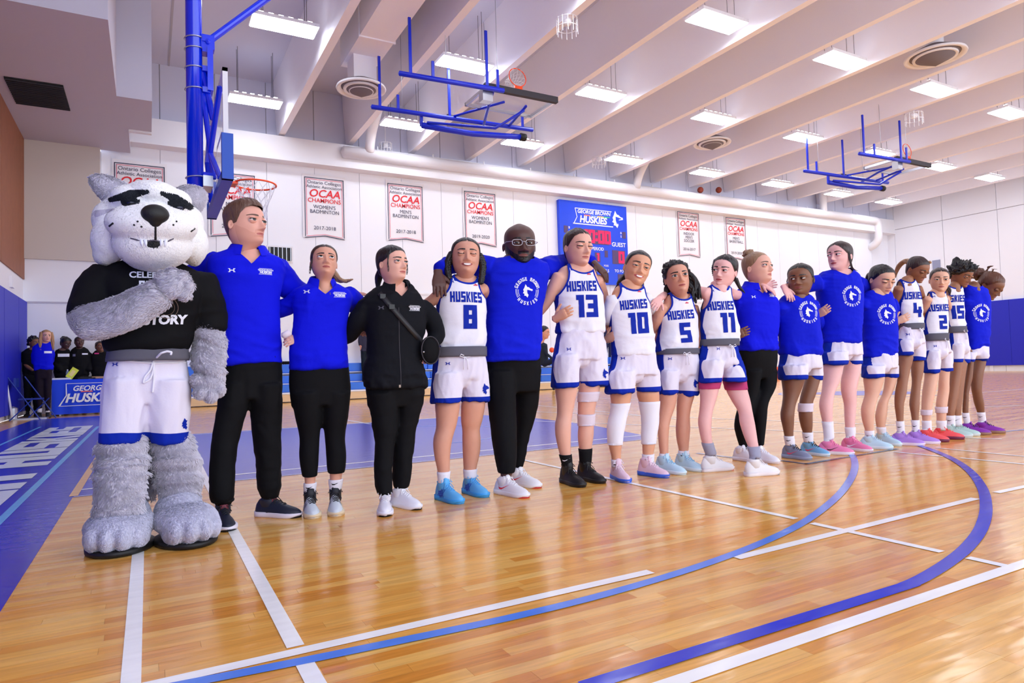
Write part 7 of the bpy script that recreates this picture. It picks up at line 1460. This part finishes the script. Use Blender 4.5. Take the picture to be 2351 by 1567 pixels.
        L += [ellipsoid(c+d*.0+np.array([0, 0, .115]), (wd*.98, .20, .085), Rm, 16, 24), ellipsoid(c-d*.10+np.array([0, 0, .13]), (wd*.78, .14, .12), Rm, 16, 24)]
        for i, off in enumerate((-.74, -.26, .26, .74)): L.append(ellipsoid(c+d*(.125 if i in (1, 2) else .09)+r*off*wd*.78+np.array([0, 0, .085]), (wd*.30, .10, .068), Rm, 14, 18))
        V, T = remesh(L, .009, 4); V[:, 2] = np.maximum(V[:, 2], .03); furobj('foot', V, T, M_PAW, root, base, 16000, .012, .0035, 50+k, flow=(0, -.4, -1), lift=.3)
        oy = [np.array([math.cos(t)*wd*1.0, math.sin(t)*.215, 0]) for t in np.linspace(0, 2*PI, 30)[:-1]]; rg = [[c+Rm@o*f_+np.array([0, 0, z]) for o in oy] for f_, z in ((.90, .002), (.94, .008), (.95, .026), (.9, .03))]
        V2, F2 = loft(rg); obj('sole', V2, F2, M_NOSE, root, base=base)
    V, T = limb('tail', ((345, 930, .16), (343, 1000, .2), (342, 1060, .2), (343, 1110, .18), (342, 1140, .16)), (22, 28, 30, 24, 8), M_FURG, 0, 0, 60, .008); furobj('tail', V, T, M_FURG, root, base, 9000, .04, .004, 61)
    # under-body, shirt
    rows = densify([(604, 290, 408), (614, 262, 434), (630, 240, 460), (665, 228, 470), (710, 236, 462), (760, 240, 448), (796, 242, 440), (806, 250, 432)], 3); n = len(rows)
    RT, inf = rows_loft(rows, [Y]*n, [float(np.interp(i/(n-1), [0, .2, .5, .8, 1], [.7, .6, .78, .84, .74])) for i in range(n)], .004, 2.3, 36)
    sl = [tube([A(256, 640, .0), A(226, 670, -.02), A(212, 705, -.05), A(208, 728, -.08)], np.array([46, 46, 44, 43])/s0, 20), tube([A(448, 645, 0), A(470, 690, .01), A(476, 730, .02), A(477, 756, .02)], np.array([44, 43, 42, 41])/s0, 20)]
    V, T = remesh([loft(RT[::-1])]+sl, .0095, 4); V = wrinkle(V, T, .010, (4, 4, 2.5), 71); V = wrinkle(V, T, .006, (3, 3, 9), 72); sh = obj('shirt', V, T, M_BLK, root, base=base)
    bs = BVHTree.FromPolygons([tuple(v) for v in V], [tuple(int(i) for i in t) for t in T])
    for c, vf, s_, nm, rt in (((357, 632), text2d('CELEBRATE', 1, .03), .045, 'shirt_text', 0), ((357, 656), block('BLACK', 1, .9, .4), .05, 'shirt_text', 0), ((363, 735), text2d('HISTORY', 1, .05, .1), .062, 'shirt_text', .04)):
        h_ = bs.ray_cast(Vector(CAM), Vector(_n(ray(*c)))); 
        if h_[0] is None: continue
        v3, t3 = wrap2d(xf(vf, s_), bs, np.array(h_[0]), (math.cos(rt), 0, math.sin(rt)), (0, 0, 1), (0, 1, 0), .004, .02)
        if len(t3): obj(nm, v3, t3, M_PRINT, sh, base=base)
    h_ = bs.ray_cast(Vector(CAM), Vector(_n(ray(382, 706)))); ringp = join2d([(np.array([(r_*math.cos(t), r_*math.sin(t)) for r_ in (r0, r1) for t in np.linspace(0, 2*PI, 33)[:-1]]), [(i, (i+1) % 32, 32+(i+1) % 32, 32+i) for i in range(32)]) for r0, r1 in ((.052, .055), (.036, .038))])
    v3, t3 = wrap2d(ringp, bs, np.array(h_[0]), (1, 0, 0), (0, 0, 1), (0, 1, 0), .004, .02); obj('shirt_seal', v3, t3, mat('seal_tan', (120, 100, 92), .8), sh, base=base)
    # shorts
    gar = []; wr = densify([(822, 252, 430), (840, 246, 433), (880, 238, 438), (905, 234, 439), (925, 236, 436)], 2); RW, iW = rows_loft(wr, [Y]*len(wr), [float(q) for q in np.linspace(.72, .40, len(wr))], .0, 2.2, 34); gar.append(loft(RW[::-1]))
    hems = []
    for li, lg in enumerate(([(870, 240, 342), (905, 235, 340), (960, 229, 338), (1014, 224, 334)], [(870, 334, 438), (905, 337, 439), (960, 341, 437), (1016, 345, 433)])):
        rw = densify(lg, 3); RL, iL = rows_loft(rw, [Y]*len(rw), [float(q) for q in np.linspace(1.3, 1.1, len(rw))], 0, 2.2, 26); gar.append(loft(RL[::-1])); hems.append(iL[-1])
    V, T = remesh(gar, .0095, 5); V = wrinkle(V, T, .009, (8, 8, 1.8), 81); V = wrinkle(V, T, .003, (14, 14, 5), 82)
    hz = np.interp(V[:, 0], [hems[0][0][0], hems[1][0][0]], [hems[0][0][2], hems[1][0][2]]); V, T, lab = pattern(V, T, [(hz+.055-V[:, 2], 1, [0])]); so = obj('shorts', V, T, [M_SW, M_TRIM], root, lab, base=base)
    sb_ = BVHTree.FromPolygons([tuple(v) for v in V], [tuple(int(i) for i in t) for t in T])
    RG, _ = rows_loft([(803, 256, 428), (808, 255, 428), (822, 253, 430), (828, 252, 430)], [Y]*4, .80, .016, 2.3, 36); V2, F2 = loft(RG[::-1]); V2 = wrinkle(V2, to_tris(F2), .003, (25, 25, 3), 5); obj('waistband', V2, F2, M_GREY, so, base=base)
    for c, vf, s_, nm in (((428, 972), poly2d(emblem(1)), .05, 'emblem'), ((264, 836), LOGO_UA, .02, 'maker_mark')):
        h_ = sb_.ray_cast(Vector(CAM), Vector(_n(ray(*c))))
        if h_[0] is not None:
            v3, t3 = wrap2d(xf(vf, s_), sb_, np.array(h_[0]), (1, 0, 0), (0, 0, 1), (0, 1, 0), .003, .02)
            if len(t3): obj(nm, v3, t3, M_NUM, so, base=base)
    def sp_(px, py, back=-.006):
        h_ = sb_.ray_cast(Vector(CAM), Vector(_n(ray(px, py)))); return np.array(h_[0])+_n(ray(px, py))*back if h_[0] is not None else A(px, py, -.2)
    mb = MB()
    for P in (((352, 828), (345, 850), (332, 865), (328, 880), (345, 870), (352, 850), (354, 830)), ((353, 830), (354, 860), (352, 885), (350, 900)), ((354, 826), (370, 810), (384, 806), (394, 808), (392, 814)), ((256, 829), (300, 829), (352, 833), (400, 832), (428, 831))):
        Q = np.array([sp_(*p) for p in P]); t = np.linspace(0, 1, len(Q)); tt = np.linspace(0, 1, 20); Q = np.stack([np.interp(tt, t, Q[:, i]) for i in range(3)], 1); mb.tube(Q, .0055, 7)
    mbobj('drawstring', mb, M_JW, so, smooth=True, base=base)
    return root
# ================================================================= THINGS HELD OR WORN, BACKGROUND PEOPLE
def projpx(p): q = RM.T@(np.asarray(p, float)-CAM); return PCX+PF*q[0]/q[2], PCY+PF*q[1]/q[2]
ONLY = None
for i_, sp in enumerate(PP):
    if ONLY is not None and i_+1 not in ONLY: continue
    figure(sp)
    if sp.get('collar'): add_collar(sp)
    if sp.get('glasses'): add_glasses(sp)
if ONLY is None or 0 in ONLY: costume()
# crossbody bag of the person in the black jacket
if ONLY is None or 3 in ONLY:
    P3 = PP[2]; Y3 = P3['_Y']; c = atY(986, 804, Y3-.12); bag = empty('crossbody_bag', c, 'round black crossbody bag hanging at the hip of the person in the black jacket', 'bag')
    V, F = ellipsoid(c, (.062, .035, .088), None, 14, 20); V, T = evaluated(V, F, [('SUBSURF', dict(levels=1))]); obj('bag_body', V, T, M_BLK, bag, base=c)
    V, F = tube([c+np.array([.060*math.cos(t), -.02, .085*math.sin(t)]) for t in np.linspace(0, 2*PI, 25)], .004, 6); obj('bag_piping', V, F, m_dark, bag, base=c)
    V, F = ellipsoid(c+np.array([-.05, -.03, -.01]), (.006, .004, .006), None, 6, 8); obj('snap', V, F, m_steel, bag, base=c)
    bv = P3['_bv']; P = []
    for t in np.linspace(0, 1, 16):
        x = 871+(975-871)*t; y = 672+(792-672)*t; h_ = bv.ray_cast(Vector(CAM), Vector(_n(ray(x, y)))); P.append(np.array(h_[0])-_n(ray(x, y))*.008 if h_[0] is not None else atY(x, y, Y3-.1))
    P = np.array(P); u = _n(np.cross(P[-1]-P[0], [0, 1, 0]))*.016; V = np.vstack([P-u, P+u, P-u+np.array([0, .004, 0]), P+u+np.array([0, .004, 0])]); n = len(P); F = [(i, i+1, n+i+1, n+i) for i in range(n-1)]+[(2*n+i, 3*n+i, 3*n+i+1, 2*n+i+1) for i in range(n-1)]+[(i, 2*n+i, 2*n+i+1, i+1) for i in range(n-1)]+[(n+i, n+i+1, 3*n+i+1, 3*n+i) for i in range(n-1)]
    st = obj('strap', V, F, mat('strap_black', (24, 24, 30), .5), bag, base=c)
    for k in (1, 4): mbobj('buckle', MB().box(P[k]-np.array([0, .006, 0]), (.034, .010, .028)), mat('buckle_plastic', (22, 22, 28), .4), st, base=c)
    c = atY(652, 771, Y3-.0); V, F = tube([c+np.array([-.006, 0, -.0]), c+np.array([.03, 0, .02])], .019, 20); o = obj('tape_roll', V, F, M_TAPE, base=c); o.location = tuple(c); tag(o, 'small white tape roll held in the hand behind the quarter-zip person', 'tape')
    V, F = tube([c+np.array([-.0085, 0, -.001]), c+np.array([-.0065, 0, 0])], .008, 12); obj('core', V, F, m_dark, o, base=c)

# ---- people far behind
def bgfig(label, px0, Yb, top, topm, botm, hair, sk, torso, head, legs=None, decals=(), **k):
    xm = (torso[-1][1]+torso[-1][2])/2; X = atY(xm, torso[-1][0], Yb)[0]; f = []
    for dx, yw in ((-.12, -5), (.12, 15)): f.append(dict(toe=projpx((X+dx, Yb-.16, k.get('fz', 0))), yaw=yw, cols=shm(k.get('shoe', 'black'), (20, 20, 24), (30, 30, 34)), sock=k.get('sock', (projpx((X+dx, Yb, .22+k.get('fz', 0)))[1], M_SOCKB))))
    yh = torso[-1][0]; w = (torso[-1][2]-torso[-1][1]); ya = projpx((X, Yb, .12+k.get('fz', 0)))[1]; yk = yh+(ya-yh)*.5
    if legs is None:
        legs = [[(yh, xm-w*.48, xm), (yk, xm-w*.42, xm-w*.04), (ya-2, xm-w*.34, xm-w*.1)], [(yh, xm, xm+w*.48), (yk, xm+w*.04, xm+w*.42), (ya-2, xm+w*.1, xm+w*.34)]]
    sp = dict(label=label, fz=k.get('fz', 0), skin=sk, seed=k.get('seed', 40), top=top, topm=topm, rib=False, vox=.02, feet=f, torso=torso, Y=Yb, head=dict(dict(hair=hair, browm=H_BLK, thick=.04), **head), arms=k.get('arms', []), hands=k.get('hands', []), legs=legs, legshrink=.85, bottom='pants', botm=botm, hips=[(yh-8, torso[-1][1]+1, torso[-1][2]-1), (yh, torso[-1][1]+1, torso[-1][2]-1), (yh+(yk-yh)*.25, torso[-1][1]+1, torso[-1][2]-1), (yh+(yk-yh)*.4, torso[-1][1]+2, torso[-1][2]-2)], decals=list(decals), wrk=.008, pw=.006, group=k.get('group'))
    figure(sp); return sp
if ONLY is None or 50 in ONLY:
    M_BLKT = cloth('black_hoodie', (12, 12, 16)); M_DP = cloth('dark_plum_trousers', (30, 20, 34))
    bgfig('person with long fair hair in a blue top standing in front of the table', 0, 18.5, 'tee', M_POLO, M_DP, None, SK['light'],
      [(783, 100, 112), (788, 86, 117), (795, 78, 120), (812, 75, 121), (830, 77, 121), (849, 79, 121)], dict(c=(106, 771), h=27, yaw=12, hair=H_LB, eyes=.6, thick=.04, locks=[dict(p=[(s*.33, .05, .8), (s*.42, .1, .4), (s*.45, .15, -.1), (s*.42, .2, -.7)], r=(.14, .12), n=7, wob=.01) for s in (-1, 1)]), arms=[dict(j=[(83, 797, .02, .05), (77, 815, .1, .045), (80, 835, .25, .04)], sleeve=1), dict(j=[(116, 797, .02, .05), (121, 812, .1, .045), (118, 830, .25, .04)], sleeve=1)],
      decals=[D('name_patch', (110, 808), rect2d(-.5, -.18, .5, .18), .14, M_PRINT)], shoe='black', seed=41, sock=(936, M_SOCKW))
    bgfig('person in a black tee half hidden behind the fair-haired person in blue', 0, 19.6, 'tee', M_BLKT, M_BLKT, None, SK['brown'],
      [(798, 68, 82), (803, 58, 90), (812, 51, 94), (840, 52, 94), (862, 52, 94)], dict(c=(77, 785), h=24, yaw=40, pitch=-8, hair=H_BLK, thick=.08, curly=.03), arms=[dict(j=[(58, 808, .0, .06), (54, 830, .0, .045), (62, 842, -.12, .04), (76, 850, -.2, .035)], sleeve=.35)], seed=42)
    bgfig('person in a black hoodie with a white chest print, bending behind the table', 0, 20.0, 'tee', M_BLKT, M_BLKT, None, SK['deep'],
      [(800, 134, 156), (806, 126, 162), (818, 122, 164), (845, 124, 162), (864, 126, 160)], dict(c=(151, 787), h=25, yaw=35, pitch=-22, hair=H_BLK, thick=.06, buns=[dict(c=(-.1, -.45, .72), r=(.33, .33, .28), n=.2)]), decals=[D('chest_print', (146, 815), rect2d(-.5, -.16, .5, .16), .24, M_PRINT)], arms=[dict(j=[(128, 812, .02, .07), (128, 835, -.02, .06), (140, 850, -.25, .05)], sleeve=1)], seed=43)
    bgfig('person in a black zip jacket with a small white chest mark behind the table', 0, 20.0, 'tee', M_BLKT, M_BLKT, None, SK['deep'],
      [(796, 174, 192), (802, 166, 200), (812, 160, 206), (840, 162, 206), (862, 164, 204)], dict(c=(182, 785), h=25, yaw=8, hair=H_BLK, eyes=.5, thick=.04), decals=[D('chest_print', (195, 812), rect2d(-.5, -.16, .5, .16), .12, M_PRINT), D('chest_badge', (170, 815), rect2d(-.3, -.3, .3, .3), .1, mat('badge', (120, 120, 150)))], arms=[dict(j=[(166, 812, .02, .07), (160, 832, .0, .06), (166, 850, -.1, .05)], sleeve=1), dict(j=[(202, 812, .02, .07), (208, 832, .0, .06), (204, 850, -.1, .05)], sleeve=1)], seed=44)
    bgfig('person in a black jacket with a pink mark, partly behind the costumed arm', 0, 20.0, 'tee', M_BLKT, M_BLKT, None, SK['brown'],
      [(804, 222, 240), (810, 214, 248), (820, 209, 254), (845, 210, 252), (864, 212, 250)], dict(c=(229, 795), h=23, yaw=20, hair=H_DBR, thick=.05, locks=[dict(p=[(-.3, .1, .7), (-.4, .1, .3), (-.42, .1, -.1)], r=(.1, .06))]), decals=[D('pink_mark', (222, 811), rect2d(-.5, -.16, .5, .16), .1, mat('pink_mark', (220, 60, 140)))], seed=45)
    bgfig('person in a dark padded jacket standing on the bleachers behind the crossbody bag wearer', 0, 20.35, 'tee', cloth('padded_navy', (52, 52, 74)), cloth('dark_teal_trousers', (22, 32, 44)), None, SK['tan'],
      [(757, 832, 848), (761, 829, 851), (768, 827, 853), (785, 827, 853), (806, 828, 852)], dict(c=(840, 747), h=18, yaw=10, hair=H_DBR), arms=[dict(j=[(830, 764, .0, .06), (827, 780, -.0, .055), (828, 796, -.04, .04)], sleeve=.9)], hands=[dict(w=(829, 796, -.04), t=(830, 808, -.04), curl=.5)], seed=46, fz=.53)
    bgfig('person in a mauve top standing on the bleachers, glimpsed between players 13 and 10', 0, 20.4, 'tee', cloth('mauve_top', (196, 160, 196)), cloth('navy_skirt', (40, 44, 84)), None, SK['tan'],
      [(717, 1390, 1403), (720, 1387, 1406), (726, 1385, 1407), (736, 1386, 1407), (744, 1386, 1406)], dict(c=(1396, 709), h=15, yaw=10, hair=H_DBR), seed=47, fz=.80)
    # seated spectator on the bleachers
    def seated(px, py, label):
        Yb = 19.7; base = atY(px, 845, Yb); base[2] = 0; r = empty('person', base, label, 'person'); s_ = scale_at(atY(px, 800, Yb)); A = lambda x, y, dy=0: atY(x, y, Yb+dy)
        hp_ = A(px+2, 835, .1); sh_ = A(px, 790, .0); V, T = remesh([tube([hp_, (hp_+sh_)/2+np.array([0, .04, 0]), sh_], [.17, .18, .15], 16), tube([sh_+np.array([-.05, 0, .0]), A(px+8, 812, -.15), A(px+20, 822, -.35)], [.07, .055, .045], 10), tube([hp_, A(px+24, 828, -.45), A(px+26, 830, -.5), A(px+22, 868, -.55), np.array([A(px+22, 872, -.55)[0], Yb-.6, .03])], [.11, .085, .08, .06, .05], 12)], .02, 4)
        obj('clothes', V, T, cloth('charcoal_track', (36, 44, 60)), r, base=base)
        Rh, Oc = headframe(px+2, py, Yb-.02, 70, -12, 0); H = 27/s_; O = Oc-Rh@(np.array([0, -.02, .5])*H); bp = []; hm = dict(hair=H_BLK, thick=.04, eyes=.3, browm=H_BLK); make_head(hm, (Rh, O), H, SK['tan'], r, base, bp); hair_cap(hm, (Rh, O), H, H_BLK, r, base, 3); finish_body(bp, r, base)
        V, F = ellipsoid(A(px+20, 803, -.38), (.09, .09, .09), None, 12, 18); o = obj('orange_ball', V, F, mat('orange_ball', (236, 84, 40), .6), base=A(px+20, 803, -.38)); o.location = tuple(A(px+20, 803, -.38)); tag(o, 'small orange ball in the lap of the seated spectator', 'ball')
    seated(1247, 762, 'seated spectator in dark clothes looking right, between the bald person and player 13')
    e0 = ground(1786, 868); V, F = tube([(0, 0, 0), (0, 0, .35), (0, 0, .5)], [.16, .06, .03], 16); o = obj('traffic_cone', V, F, mat('orange_ball', (236, 84, 40), .6)); o.location = tuple(e0); tag(o, 'small orange cone on the far floor behind the blonde person', 'cone'); mbobj('cone_base', MB().box((0, 0, .015), (.4, .4, .03)), mat('orange_ball', (0, 0, 0)), o)
    p = atY(840, 858, 20.1); p[2] = .665; bb = empty('tote_bag', p, 'black bag with a white mark left on the bleacher seats', 'bag'); mbobj('bag_body', MB().box((0, 0, .0), (.2, .12, .26)), M_BLK, bb); mbobj('bag_print', MB().box((.02, -.063, 0), (.1, .004, .05)), M_PRINT, bb); V, F = tube([(-.05, 0, .12), (-.04, 0, .24), (.04, 0, .24), (.05, 0, .12)], .008, 6); obj('bag_handle', V, F, M_BLK, bb)
    p = atY(657, 829, 20.5); kb = [ellipsoid((dx*.06, 0, .0), (.055, .06, .05), None, 10, 12) for dx in (-2, -1, 0, 1, 2)]; V, T = remesh(kb, .01, 2); o = obj('folded_jacket', V, T, M_BLK); o.location = (p[0], 20.55, 1.17); tag(o, 'small dark folded jacket on the top bleacher seat beside the quarter-zip person', 'jacket')
